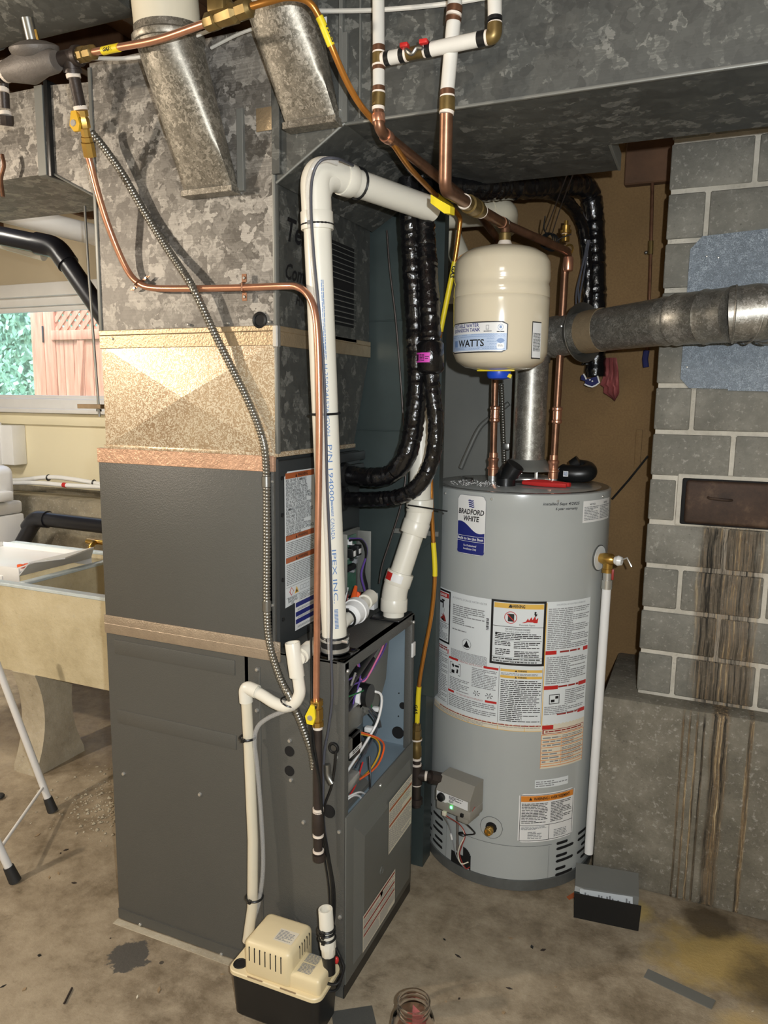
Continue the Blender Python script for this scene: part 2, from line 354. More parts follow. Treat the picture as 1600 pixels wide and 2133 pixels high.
def O(name, mb, parent=None, label=None, cat=None, group=None, kind=None, smooth=35, org=None):
    me = bpy.data.meshes.new(name)
    if parent is not None: o0 = Vector(parent['_o'])
    elif org is not None: o0 = Vector(org)
    elif kind == 'structure': o0 = Vector((0, 0, 0))
    else:
        xs = [v[0] for v in mb.v]; ys = [v[1] for v in mb.v]; zs = [v[2] for v in mb.v]
        o0 = Vector(((min(xs)+max(xs))/2, (min(ys)+max(ys))/2, min(zs)))
    me.from_pydata([(v[0]-o0.x, v[1]-o0.y, v[2]-o0.z) for v in mb.v], [], mb.f)
    for q in mb.mats: me.materials.append(M[q])
    me.polygons.foreach_set('material_index', mb.mi)
    if smooth:
        me.polygons.foreach_set('use_smooth', [True]*len(me.polygons)); me.update()
        try: me.set_sharp_from_angle(angle=math.radians(smooth))
        except Exception: pass
    me.update(); o = bpy.data.objects.new(name, me); col.objects.link(o)
    if parent is not None: o.parent = parent; 
    else: o.location = o0
    o['_o'] = tuple(o0)
    if label: o['label'] = label
    if cat: o['category'] = cat
    if group: o['group'] = group
    if kind: o['kind'] = kind
    return o
def T(name, label, cat, loc, group=None):
    o = bpy.data.objects.new(name, None); col.objects.link(o); o.location = loc; o.empty_display_size = .05
    o['_o'] = tuple(loc); o['label'] = label; o['category'] = cat
    if group: o['group'] = group
    return o
def B(mat): return MB().m(mat)
def Dx(X, s=1):
    mb = MB(); mb.map = lambda u, v, h: (X+h*s, u, v); return mb
def Dy(Y):
    mb = MB(); mb.map = lambda u, v, h: (u, Y-h, v); return mb
def Dc(cx, cy, R):
    mb = MB(); mb.map = lambda u, v, h: (cx+(R+h)*math.sin(u/R), cy-(R+h)*math.cos(u/R), v); return mb
def screw(p, d, parent, r=.0052):
    return O('screw', B('chrome').lathe(p, d, [(-.004, r), (.001, r), (.003, r*.75), (.0035, r*.2)], 10), parent)
def zip_tie(pos, ax, R, parent=None, label=None, tail=None):
    mb = B('black').torus(pos, ax, R, .003, 24, 6)
    a = Vector(ax).normalized(); c = Vector(pos)+Vector((0, -1, 0)).cross(a).cross(a).normalized()*-R if abs(a.y) < .8 else Vector(pos)+Vector((0, 0, R))
    mb.box(c.x-.004, c.x+.004, c.y-.005, c.y+.003, c.z-.004, c.z+.004)
    if tail: mb.tube([c, Vector(tail)], .0016, 6)
    if parent is not None: return O('cable_tie', mb, parent)
    return O('cable_tie', mb, None, label, 'cable tie')
# ================================================================== SETTING
S = 'structure'
O('floor', B('floor').box(-7, 2.4, -2.8, 4.1, -.06, 0), kind=S, smooth=0)
O('ceiling', B('joist').box(-7, 2.4, -2.8, 4.2, 2.86, 2.92), kind=S, smooth=0)
cl = bpy.data.objects['ceiling']; 
for i in range(22):
    x = -6.8+i*.42
    if x < 2.3: O('joist', B('joist').rbox(x, x+.04, -2.75, 4.0, 2.66, 2.86, .003, 1), cl)
O('wall_left', B('fur').box(-7.1, -7, -2.8, 4.2, 0, 2.86), kind=S, smooth=0)
O('wall_front', B('fur').box(-7, 2.4, -2.9, -2.8, 0, 2.86), kind=S, smooth=0)
O('wall_far_right', B('found').box(2.4, 2.5, -2.8, 2.7, 0, 2.86), kind=S, smooth=0)
# window wall
wb = B('fur').box(-7, -1.3, 4.0, 4.12, .84, 1.40).box(-7, -6.4, 4.0, 4.12, 1.40, 2.2).box(-3.3, -1.3, 4.0, 4.12, 1.40, 2.2)
wb.m('soffit').box(-7, -1.3, 4.0, 4.12, 2.2, 2.86); wb.m('found').box(-7, -1.3, 4.0, 4.12, 0, .84)
O('wall_back', wb, kind=S, smooth=0)
O('wall_return', B('board').box(-1.3, -1.24, 2.74, 4.12, 0, 2.86), kind=S, smooth=0)
bm_ = B('found').rbox(-7, -1.32, 3.76, 4.0, 0, .80, .02, 2)
O('trim_2', bm_, kind=S, label='rough concrete foundation shelf under the window wall')
O('trim_3', B('paintw').rbox(-7, -1.32, 3.93, 4.0, 1.375, 1.405, .004).m('fur').rbox(-7, -1.32, 3.975, 4.0, 1.29, 1.372, .002), kind=S)
O('trim_4', B('paintw').rbox(-7, -1.32, 3.96, 4.0, 2.18, 2.27, .006), kind=S)
wn_ = B('paintw')
for a in ((-6.4, -3.3, 1.40, 1.475), (-6.4, -3.3, 2.12, 2.2)): wn_.rbox(a[0], a[1], 4.0, 4.09, a[2], a[3], .006)
for x in (-6.4, -3.38): wn_.rbox(x, x+.08, 4.0, 4.09, 1.475, 2.12, .006)
wn_.rbox(-6.3, -3.4, 4.03, 4.06, 2.085, 2.12, .003); wn_.rbox(-6.3, -3.4, 4.03, 4.06, 1.475, 1.50, .003)
win = O('window_1', wn_, kind=S)
O('pane', B('glass').box(-6.34, -3.36, 4.042, 4.046, 1.47, 2.13), win)
# brown board wall behind the heater
O('wall_alcove', B('board').box(-1.3, .0, 2.70, 2.76, 0, 2.86), kind=S, smooth=0)
O('dark_block_alcove', B('joist').rbox(-.30, -.02, 2.66, 2.70, 2.20, 2.44, .004, 1), kind=S)  # dark brown block high on the board wall
# block wall: mortar bed, then every block a piece of its own
FY = 2.33
wr = B('mortar').box(-.135, 2.4, FY+.004, 2.72, .612, 2.86)
wallr = O('wall_right', wr, kind=S, smooth=0)
zr = .622; rows = 16
for r in range(rows):
    z0 = .622+r*.1333; z1 = z0+.1205
    off = -.038 if r % 2 == 0 else .075
    xs = [-.14, off-.006]; x = off+.006
    while x < .98: xs += [x, x+.2145]; x += .2265
    for a in range(0, len(xs), 2):
        x0, x1 = xs[a], xs[a+1]
        if r == 4:
            if a == 0: x1 = -.068
            elif x0 < .20: 
                if x1 <= .2: continue
                x0 = .20
        if x1-x0 < .02: continue
        j = random.uniform(-.0025, .0015)
        O('block', B('block').rbox(x0, x1, FY+j, FY+.02, z0, z1, .0035, 1), wallr, smooth=50)
O('trim_1', B('ledge').rbox(-.235, 2.4, 2.262, 2.71, 0, .612, .014, 2), kind=S, label='poured concrete footing ledge below the block wall')
# clean-out door with its mortar surround
t = T('cleanout_door', 'rusty brown iron clean-out door set in the block wall', 'hatch', (.07, FY, 1.15))
O('surround', B('mortar').rbox(-.064, .205, FY-.003, FY+.012, 1.143, 1.296, .004), t)
O('frame', B('void').rbox(-.052, .195, FY-.007, FY+.01, 1.148, 1.285, .006), t)
k = N('rusty_iron'); p = k.pos(); n1 = k.noise(p, 16, 6, .7); k.bump(n1, .4, .004)
M['rust'] = k.out(k.ramp(n1, [(.3, C(52, 40, 32)), (.55, C(74, 56, 44)), (.72, C(104, 84, 66))]), .7, .2)
O('door', B('rust').rbox(-.040, .188, FY-.016, FY-.004, 1.154, 1.280, .010, 3), t)
O('handle', B('rust').tube(catmull([(.02, FY-.014, 1.232), (.03, FY-.026, 1.231), (.07, FY-.027, 1.229), (.083, FY-.014, 1.228)], 4), .004, 8), t)
# galvanised plate where the flue enters the chimney
Pq = [(-.0739, 1.9217), (-.045, 1.9549), (.30, 1.972), (.30, 1.535), (-.052, 1.5417), (-.076, 1.568)]
t = T('flue_plate', 'galvanised cover plate with clipped corners on the block wall', 'plate', (.1, FY, 1.54))
pm = MB().m('galv_plate').prism([(x, FY-.014, z) for x, z in Pq], (0, .004, 0)); O('sheet', pm, t, smooth=0)
O('sheet', B('galv_plate').prism([(x, FY-.018, z) for x, z in [(.05, 1.70), (.30, 1.70), (.30, 1.53), (.05, 1.535)]], (0, .003, 0)), t)
for q in ((-.03, 1.90), (.0, 1.895), (-.06, 1.6), (.12, 1.94)): screw((q[0], FY-.016, q[1]), (0, -1, 0), t, .003)
# ================================================================== OUTSIDE
hb = B('leaf').box(-10.5, -6.95, 6.9, 7.6, .9, 3.6); rnd = random.Random(3)
for i in range(9000):
    x = rnd.uniform(-10.4, -6.8); z = rnd.uniform(.95, 3.6); y = 6.85+rnd.gauss(0, .09)+.08*math.sin(x*7+z*5); s_ = rnd.uniform(.03, .07)
    a = rnd.uniform(0, 6.28); bq = rnd.uniform(-.6, .6); u = Vector((math.cos(a), bq, math.sin(a)))*s_; v_ = Vector((-math.sin(a), rnd.uniform(-.8, .2), math.cos(a)))*s_*.45; c0 = Vector((x, y, z))
    hb.add([c0-u, c0+v_, c0+u, c0-v_], [(0, 1, 2, 3)])
O('hedge', hb, None, 'dense green hedge outside the basement window', 'hedge', smooth=0)
O('lawn', B('leaf').box(-14, 2, 4.2, 12, .85, .9), None, 'strip of green ground outside the window', 'lawn', kind='stuff', smooth=0)
gy = 5.6
def gx(px, py=720): return px
t = T('garden_gate', 'pinkish cedar garden gate with a lattice top outside the window', 'gate', (-5.6, gy, .9))
g0 = (-6.2440, 5.6000, 1.9879)[0]; g1 = (-6.0760, 5.6000, 1.9851)[0]; g2 = (-5.9235, 5.6000, 1.9825)[0]; g3 = (-5.0575, 5.6000, 1.9681)[0]
O('post', B('cedar').rbox(g0, g1, gy, gy+.09, .9, 2.9, .006), t)
O('stile', B('cedar').rbox(g1+.012, g2, gy-.01, gy+.03, .9, 2.9, .005), t)
zr0 = (-5.7080, 5.6000, 2.0336)[2]; zr1 = (-5.7019, 5.6000, 2.1243)[2]
O('rail', B('cedar').rbox(g2-.03, g3, gy-.03, gy+.012, zr0, zr1, .005), t)
x = g2
for wd in (.105, .125, .12, .12, .12): O('board', B('cedar').rbox(x+.003, x+wd-.003, gy, gy+.02, .9, zr0+.01, .003, 1), t); x += wd
O('brace', B('cedar').prism([(g2+.30, gy-.02, zr0), (g2+.38, gy-.02, zr0), (g2+.22, gy-.02, .9), (g2+.14, gy-.02, .9)], (0, .018, 0)), t)
O('hinge', B('black').rbox(g1-.002, g1+.016, gy-.02, gy-.01, zr0-.02, zr0+.14, .002), t)
for i in range(-6, 9):
    for sgn, yy in ((1, gy+.002), (-1, gy+.014)):
        c0 = Vector((g2+.1+i*.105, yy, zr1+.3)); d = Vector((.5*sgn, 0, .5)).normalized(); n_ = Vector((-d.z, 0, d.x))*.023
        a_, b2 = c0-d*.62, c0+d*.62
        def cl_(p0, p1):
            q0, q1 = p0.copy(), p1.copy()
            for q, o_ in ((q0, q1), (q1, q0)):
                if q.z < zr1:
                    f = (zr1-q.z)/(o_.z-q.z); q.x += (o_.x-q.x)*f; q.z = zr1
            return q0, q1
        a_, b2 = cl_(a_, b2); d2 = (b2-a_)
        if max(a_.x, b2.x) < g2 or d2.length < .1: continue
        if min(a_.x, b2.x) < g2:
            lo, hi = (a_, b2) if a_.x < b2.x else (b2, a_); f = (g2-lo.x)/(hi.x-lo.x); lo = lo.lerp(hi, f); a_, b2 = lo, hi
        O('lattice_slat', B('cedar').prism([a_-n_, a_+n_, b2+n_, b2-n_], (0, .010, 0)), t)
# ================================================================== DUCTS
PX0, PX1, PY0, PY1 = -1.441, -.922, 1.512, 2.03
t = T('supply_plenum', 'tall galvanised supply plenum standing on the furnace coil cabinet', 'duct', (-1.18, 1.77, 1.37))
def crossed(mb, x0, x1, z0, z1, y, d, mat, yt=None):
    cx, cz = (x0+x1)/2, (z0+z1)/2
    mb.m(mat).add([(x0, y, z0), (x1, y, z0), (x1, y, z1), (x0, y, z1), (cx, y-d, cz)], [(0, 1, 4), (1, 2, 4), (2, 3, 4), (3, 0, 4)])
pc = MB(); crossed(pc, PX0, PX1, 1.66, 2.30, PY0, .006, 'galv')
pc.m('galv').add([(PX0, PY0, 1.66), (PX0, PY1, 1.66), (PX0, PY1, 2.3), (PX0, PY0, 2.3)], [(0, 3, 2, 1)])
pc.m('galv_dark').add([(PX1, PY0, 1.66), (PX1, PY1, 1.66), (PX1, PY1, 2.3), (PX1, PY0, 2.3)], [(0, 1, 2, 3)]).add([(PX0, PY1, 1.66), (PX1, PY1, 1.66), (PX1, PY1, 2.3), (PX0, PY1, 2.3)], [(0, 3, 2, 1)])  # right and back faces darker: their shade is put into the zinc colour
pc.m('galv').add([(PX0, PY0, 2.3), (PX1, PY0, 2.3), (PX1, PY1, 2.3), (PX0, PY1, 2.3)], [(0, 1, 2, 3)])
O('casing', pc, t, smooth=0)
O('corner_seam', B('sheet').rbox(PX1-.004, PX1+.004, PY0-.004, PY0+.012, 1.66, 2.29, .0015), t)
O('corner_seam', B('sheet').rbox(PX0-.004, PX0+.006, PY0-.004, PY0+.012, 1.66, 2.29, .0015), t)
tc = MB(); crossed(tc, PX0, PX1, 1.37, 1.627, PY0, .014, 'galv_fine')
tc.m('galv_dark').add([(PX1, PY0, 1.37), (PX1, 1.93, 1.37), (PX1, PY1, 1.627), (PX1, PY0, 1.627)], [(0, 1, 2, 3)])  # right face in the darker zinc too, shade painted in
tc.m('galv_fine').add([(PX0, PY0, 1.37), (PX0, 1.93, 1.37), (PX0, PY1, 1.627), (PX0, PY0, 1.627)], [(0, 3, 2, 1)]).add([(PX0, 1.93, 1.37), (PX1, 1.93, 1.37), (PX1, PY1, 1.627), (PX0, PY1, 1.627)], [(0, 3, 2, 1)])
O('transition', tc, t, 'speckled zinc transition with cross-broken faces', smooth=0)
O('corner_seam', B('sheet').rbox(PX1-.002, PX1+.006, PY0-.005, PY0+.008, 1.37, 1.627, .0015), t)
O('foil_band', B('foil').rbox(PX0-.004, PX1+.004, PY0-.0035, PY1+.004, 1.620, 1.652, .001, 1), t)
O('drive_cleat', B('foil').rbox(PX0-.004, PX1+.004, PY0-.006, PY1+.004, 1.652, 1.665, .0015, 1), t)
O('foil_wrinkle', B('chrome').rbox(PX1-.006, PX1+.008, PY0-.008, PY0+.010, 1.614, 1.666, .003, 1), t)
O('base_flange', B('galv_fine').rbox(PX0-.006, PX1+.004, PY0-.004, 1.935, 1.362, 1.374, .002), t)
for a in ((545, 245), ): pass
# black grommet on the plenum face, diamond of tape, grille
O('grommet', B('black').torus((-0.9622, 1.5080, 1.6768), (0, 1, 0), .0155, .004, 24, 8).m('void').lathe((-0.9622, 1.5080, 1.6768), (0, 1, 0), [(-.001, .0145), (.0, .0145)], 20), t)
gr = B('galv_dark'); gz0, gz1 = 1.70, 1.905; gy0, gy1 = 1.80, 1.925
gr.rbox(PX1-.001, PX1+.004, gy0-.10, gy1+.012, gz0-.045, gz1+.025, .001, 1)
O('grille', gr, t)
for i in range(15):
    z = gz0+.006+i*(gz1-gz0)/15
    if i == 7: continue
    O('slat', B('sheet').prism([(PX1+.003, gy0-.08, z), (PX1+.012, gy0-.08, z-.004), (PX1+.012, gy0-.08, z-.006), (PX1+.003, gy0-.08, z-.002)], (0, .195, 0)), t)
gv = B('void').box(PX1+.003, PX1+.0045, gy0-.08, gy1-.008, gz0-.006, gz1); O('slots', gv, t)
tx = Dx(PX1+.0005); tx.text('Temp. Rise', 1.565, 1.862, .052, 'ink', .30, 0, .02, .3); tx.text('Combustion', 1.556, 1.775, .036, 'ink', .22, 0, .02, .3); tx.text('Air', 1.60, 1.72, .036, 'ink', .05, 0, 0, .3)
O('handwriting', tx, t, 'black marker handwriting', smooth=0)
O('tape_patch', B('foil').rbox((-0.9620, 1.5000, 2.0858)[0], (-0.9115, 1.5000, 2.0796)[0], 1.503, 1.507, (-0.9396, 1.5000, 2.0830)[2], (-0.9389, 1.5000, 2.1314)[2], .001), t, 'crinkled clear tape square')
for q in ((235,700), (400,697), (480,705), (560,710)): screw((-1.3999, 1.5080, 1.6434) if q[0] == 235 else (PX0+(q[0]-203)/367*.52, 1.506, 1.672), (0, -1, 0), t, .003)
# trunk
t = T('trunk_duct', 'wide mottled galvanised trunk duct running under the ceiling to the right', 'duct', (.3, 1.68, 2.075))
tr = B('galv_dark').box(-.745, 2.3, 1.512, 1.845, 2.075, 2.5)
O('casing', tr, t, smooth=0)
O('lower_edge_seam', B('sheet').rbox(-.745, 2.3, 1.506, 1.514, 2.071, 2.077, .0015), t)
el = B('galv_dark')
A_ = [(-.915, 1.512, 1.972), (-.7455, 1.512, 2.0755), (-.7455, 1.512, 2.5), (-.915, 1.512, 2.5)]; B_ = [(x, 2.03, z) for x, y, z in A_]
el.prism(A_, (0, .52, 0)); O('elbow_gusset', el, t, smooth=0)
O('gusset_seam', B('sheet').tube([(-.915, 1.508, 1.972), (-.745, 1.508, 2.076)], .003, 6), t)
O('standing_seam', B('sheet').rbox(-.757, -.748, 1.500, 1.512, 2.085, 2.5, .001, 1), t)
O('standing_seam', B('sheet').rbox(-.712, -.708, 1.504, 1.512, 2.08, 2.5, .001, 1), t)
O('joint_flange', B('galv_dark').rbox(PX1, PX1+.02, 1.502, 1.512, 1.99, 2.5, .001, 1), t)
screw((-.752, 1.500, 2.26), (0, -1, 0), t, .003); screw((-.752, 1.500, 2.10), (0, -1, 0), t, .003)
dl = Dy(1.509); a = (-0.8102, 1.5090, 2.2706); dl.rect(a[0], a[2]-.035, a[0]+.022, a[2]+.02, 'paper_w'); dl.fine(a[0]+.003, a[2]-.02, a[0]+.019, a[2]+.015, 5, 'ink', .6, .001, False)
O('barcode_label', dl, t, smooth=0)
t = T('branch_duct', 'dark galvanised branch box hanging behind the trunk duct', 'duct', (-.7, 1.96, 2.08))
O('casing', B('galv_dark').box(-1.1, -.25, 1.85, 2.06, 2.079, 2.44), t, smooth=0)
O('end_flange', B('sheet').rbox(-.25, -.243, 1.852, 2.066, 2.079, 2.12, .001, 1), t)
# return drop behind the furnace
t = T('return_drop', 'dark teal sheet metal return duct rising behind the furnace', 'duct', (-1.05, 2.2, 0))
rd = B('sheet_dark').box(-.835, -.706, 2.06, 2.095, .60, 2.075).box(-.835, -.745, 2.095, 2.165, 0, 2.075).box(-1.38, -.835, 2.06, 2.42, 0, 2.075); O('casing', rd, t, smooth=0)
O('seam', B('sheet_dark').rbox(-1.38, -.705, 2.057, 2.062, 1.725, 1.729, .001, 1), t)
O('seam', B('sheet_dark').rbox(-1.38, -.705, 2.057, 2.062, 1.405, 1.409, .001, 1), t)
O('seam', B('sheet').rbox(-.85, -.704, 2.054, 2.062, 1.10, 1.115, .001, 1), t)
bt = B('sheet_dark').prism([(-.80, 2.059, 1.02), (-.706, 2.059, 1.10), (-.706, 2.059, 1.108), (-.80, 2.059, 1.028)], (0, -.004, 0)); O('boot_seam', bt, t, smooth=0)
# light grey duct behind the tank
t = T('grey_duct', 'plain light grey sheet metal duct behind the water heater', 'duct', (-.78, 2.66, 0))
O('casing', B('sheet').box(-.93, -.645, 2.655, 2.699, 0, 1.85), t, smooth=0)
O('upper_casing', B('galv_dark').box(-.98, -.86, 2.58, 2.699, 1.85, 2.3), t, smooth=0)
# left branch duct
LY = 1.60
t = T('left_duct', 'galvanised side duct with a black joint at the top left', 'duct', (-1.9, 1.75, 2.0))
lz = (-1.7763, 1.6000, 2.0942)[2]; lt = (-1.7580, 1.6000, 2.3150)[2]
lm = B('galv').box(-3.2, (-1.6908, 1.6000, 2.2310)[0], LY, LY+.36, lz, lt); O('casing', lm, t, smooth=0)
O('joint_band', B('sheet').rbox((-1.7185, 1.6000, 2.2345)[0], (-1.6891, 1.6000, 2.2308)[0], LY-.004, LY+.364, lz-.004, lt+.004, .001, 1), t)
O('black_gasket', B('black').rbox((-1.6768, 1.5900, 2.2260)[0], (-1.6615, 1.5900, 2.2241)[0], LY-.012, LY+.364, lz-.012, lt+.01, .003), t)
x0 = (-1.6719, 1.6000, 2.2287)[0]; z2 = (-1.5246, 1.6000, 1.9799)[2]
lw = B('galv').prism([(x0, LY, lz), (-1.443, LY, z2), (-1.443, LY, lt-.02), (x0, LY, lt)], (0, .36, 0)); O('tapered_elbow', lw, t, smooth=0)
O('edge_seam', B('sheet').tube([(x0, LY-.002, lz), (-1.443, LY-.002, z2)], .003, 6), t)
# overhead round duct
t = T('round_duct', 'large dark round duct under the joists at the top left', 'duct', (-1.75, 1.45, 2.33))
O('casing', B('galv_dark').lathe((-3.4, 1.42, 2.50), (1, 0, 0), [(0, .15), (2.16, .15)], 40), t)
O('lap_seam', B('sheet').torus((-1.7, 1.42, 2.50), (1, .25, 0), .153, .003, 40, 6), t)
# take-off boots
def boot(name, label, top, r, tilt, bl, br, zb, y0, y1, collar):
    t = T(name, label, 'duct', ((bl+br)/2, 1.45, zb), 'take-off boots on the ductwork')
    top = Vector(top); ax = Vector(tilt).normalized(); u = Vector((1, 0, 0)); u = (u-ax*u.dot(ax)).normalized(); v = ax.cross(u); n = 32; A1 = []; B1 = []
    for i in range(n):
        a = 2*math.pi*(i+.5)/n; A1.append(top+u*math.cos(a)*r+v*math.sin(a)*r)
        c, s_ = math.cos(a), math.sin(a); m_ = max(abs(c), abs(s_)); c, s_ = c/m_, s_/m_
        # v points toward -Y or +Y: keep orientation
        B1.append(Vector(((bl+br)/2+c*(br-bl)/2, (y0+y1)/2+s_*(y1-y0)/2*(1 if v.y > 0 else -1), zb)))
    rings = [A1]
    for k_ in range(1, 7):
        f = k_/6; rings.append([a.lerp(b, f) for a, b in zip(A1, B1)])
    V = [p for q in rings for p in q]; F = [(i*n+j, i*n+(j+1) % n, (i+1)*n+(j+1) % n, (i+1)*n+j) for i in range(6) for j in range(n)]
    O('shell', B('galv_boot').add(V, F), t, smooth=50)
    O('bottom_lip', B('galv_boot').rbox(bl-.004, br+.004, y0-.006, y1, zb-.012, zb+.002, .001, 1), t)
    O('side_flange', B('sheet').rbox(br-.001, br+.016, y1-.008, y1+.002, zb-.005, zb+.17, .001, 1), t)
    if collar:
        O('collar', B('galv_boot').lathe(top-ax*.006, ax, [(0, r+.004), (.004, r+.006), (.012, r+.006), (.016, r+.001), (.03, r)], 32), t)
    O('stack', B('pvc_old' if collar else 'galv_boot').lathe(top+ax*.012, ax, [(0, r-.001), (.35, r-.001)], 32), t, 'white painted round stack' if collar else None)
    return t
b1l = (-1.1432, 1.4900, 1.9677); b1r = (-1.0123, 1.4900, 1.9557)
boot('takeoff_boot', 'left galvanised take-off boot below a white painted stack', (-1.1113, 1.4000, 2.2508), .0705, (.0, -.12, 1), b1l[0], b1r[0], b1l[2], 1.478, 1.509, True)
b2l = (-0.8729, 1.4900, 2.0806); b2r = (-0.7537, 1.4900, 2.0818)
boot('takeoff_boot', 'right galvanised take-off boot crossed by the yellow gas tube', (-0.8574, 1.4200, 2.3213), .077, (.0, -.12, 1), b2l[0], b2r[0], b2l[2], 1.478, 1.509, False)
# ================================================================== FURNACE
FX0, FX1, FY0, FY1, FH = -1.466, -.742, 1.509, 1.968, .884
t = T('gas_furnace', 'dark grey gas furnace with its upper burner door removed', 'furnace', (-1.1, 1.74, 0))
body = B('grey').box(FX0, -1.02, FY0+.002, FY1, .02, FH)          # rear blower section, closed
O('cabinet', body, t, smooth=0)
sp = B('grey').box(FX0, FX1, FY0, FY0+.004, .012, FH); O('side_panel', sp, t, smooth=0)
O('base_strip', B('grey').box(FX0, FX1+.001, FY0-.0035, FY0+.001, .004, .034), t, smooth=0)
O('base_rail', B('black').box(FX1-.02, FX1+.003, FY0, FY1, .0, .036), t, smooth=0)
O('far_panel', B('blue').box(-1.02, FX1, FY1-.004, FY1, .02, FH), t, 'bluish inner side wall')
O('top_panel', B('grey').box(-1.02, FX1, FY0, FY1, FH-.004, FH+.001), t, smooth=0)
O('shelf', B('blue').box(-1.02, FX1-.012, FY0+.004, FY1-.004, .470, .474), t, 'bluish compartment floor')
O('rear_bulkhead', B('dark').box(-1.02, -1.01, FY0, FY1, .47, FH), t, smooth=0)
fr = B('grey').rbox(FX1-.02, FX1+.002, FY0-.001, FY0+.022, .03, FH, .002).rbox(FX1-.02, FX1+.002, FY1-.020, FY1+.001, .03, FH, .002).rbox(FX1-.02, FX1+.002, FY0, FY1, FH-.026, FH+.001, .002)
O('front_frame', fr, t)
O('white_latch', B('white').rbox(FX1+.001, FX1+.006, FY1-.022, FY1+.002, .758, .800, .001), t)
cr = B('grey')
xcr = (-0.9781, 1.5090, 0.6994)[0]
cr.rbox(xcr-.003, xcr+.004, FY0-.0012, FY0+.001, .06, .84, .0015)
O('folded_crease', cr, t)
for zc, w_ in ((.825, 1), (.625, 0)):
    x0 = (-1.4392, 1.5090, 0.7928)[0]; x1 = (-1.0487, 1.5090, 0.8142)[0]
    O('embossed_slot', B('grey').rbox(x0, x1, FY0-.002, FY0+.002, zc-.02, zc+.02, .0018), t)
SCR = [(-1.4263, 1.5070, 0.4573), (-0.9831, 1.5070, 0.8316), (-0.9849, 1.5070, 0.7244), (-0.8912, 1.5070, 0.6627), (-0.8880, 1.5070, 0.5594), (-1.1673, 1.5070, 0.4558), (-0.8530, 1.5070, 0.4545), (-1.3866, 1.5050, 0.0067), (-1.1084, 1.5050, 0.0049), (-0.7541, 1.5070, 0.4539), (-0.7508, 1.5070, 0.2250), (-0.7624, 1.5070, 0.6456)]
for p in SCR: screw(p, (0, -1, 0), t)
screw((FX1+.003, FY0+.012, .862), (1, 0, 0), t); screw((FX1+.003, FY1-.012, .862), (1, 0, 0), t)
for p in ((-0.8923, 1.5085, 0.6341), (-0.8928, 1.5085, 0.5819)): O('knockout', B('void').lathe(p, (0, -1, 0), [(-.001, .0135), (.0008, .0135)], 24), t)
# lower door
dz = .492
O('door', B('grey_door').rbox(FX1, FX1+.006, FY0+.003, FY1-.003, .036, dz, .002), t)
dp = B('grey_door'); bm = bmesh.new()
y0, y1, z0, z1 = FY0+.045, FY1-.03, .062, dz-.045; q = .022
V = [(FX1+.006, y0, z0), (FX1+.006, y1, z0), (FX1+.006, y1, z1), (FX1+.006, y0, z1), (FX1+.020, y0+q*1.6, z0+q), (FX1+.020, y1-q, z0+q), (FX1+.020, y1-q, z1-q*2), (FX1+.020, y0+q*1.6, z1-q*2)]
dp.add(V, [(4, 5, 6, 7), (0, 1, 5, 4), (1, 2, 6, 5), (2, 3, 7, 6), (3, 0, 4, 7)]); O('raised_panel', dp, t, smooth=0)
bm.free()
DXp = FX1+.020
def onX(p, X): return p
l1 = Dx(DXp+.0005); ya, za = (-0.7220, 1.5799, 0.1302)[1], (-0.7220, 1.5808, 0.0815)[2]; yb = (-0.7220, 1.7974, 0.1249)[1]; zb = (-0.7220, 1.5789, 0.1855)[2]
l1.rect(ya, za, yb, zb, 'paper_c')
hgt = zb-za
for k_ in (.90, .62, .40): l1.rect(ya+.004, za+hgt*k_, yb-.004, za+hgt*(k_+.055), 'ink_dred', .0009)
for a_, b_ in ((.70, .87), (.47, .60), (.05, .37)): l1.fine(ya+.004, za+hgt*a_, (ya+yb)/2-.002, za+hgt*b_, int((b_-a_)*26), 'ink_grey', .45, .001, True, 4); l1.fine((ya+yb)/2+.002, za+hgt*a_, yb-.004, za+hgt*b_, int((b_-a_)*26), 'ink_grey', .45, .001, True, 5)
l1.poly([((ya+yb)/2+.012+.010*math.cos(i*2.4)*(1+.5*(i % 2)), za+hgt*.86+.012*math.sin(i*1.7)) for i in range(7)], 'ink', .0012)
O('warning_label', l1, t, 'red-striped cream label', smooth=0)
l2 = Dx(DXp+.0005); ya2 = (-0.7220, 1.7456, 0.3171)[1]; yb2 = (-0.7220, 1.9194, 0.3406)[1]; za2 = (-0.7220, 1.7474, 0.2587)[2]; zb2 = (-0.7220, 1.7627, 0.4143)[2]
l2.rect(ya2, za2, yb2, zb2, 'paper_c'); h2 = zb2-za2
for k_ in (.80, .50): l2.rect(ya2+.003, za2+h2*k_, yb2-.003, za2+h2*(k_+.05), 'ink_rust', .0009)
for a_, b_ in ((.86, .98), (.57, .78), (.04, .47)): l2.fine(ya2+.003, za2+h2*a_, yb2-.003, za2+h2*b_, int((b_-a_)*30), 'ink_grey', .45, .001, True, 6)
O('warning_label', l2, t, 'orange-striped cream label', smooth=0)
dc = (-0.7220, 1.7014, 0.2397)
O('door_plug', B('grey_door').lathe((DXp, dc[1], dc[2]), (1, 0, 0), [(-.002, .012), (.002, .012), (.0025, .008), (.001, .006), (.001, 0)], 20), t)
screw((FX1+.006, (FY0+FY1)/2-.02, dz-.018), (1, 0, 0), t)
# holes in the far inner wall
for p, r in (((-0.7712, 1.9630, 0.5982), .0105), ((-0.7853, 1.9630, 0.5107), .019), ((-0.7841, 1.9630, 0.6350), .002), ((-0.7845, 1.9630, 0.5625), .002)):
    O('hole', B('void').lathe(p, (0, -1, 0), [(-.001, r), (.001, r)], 24), t)
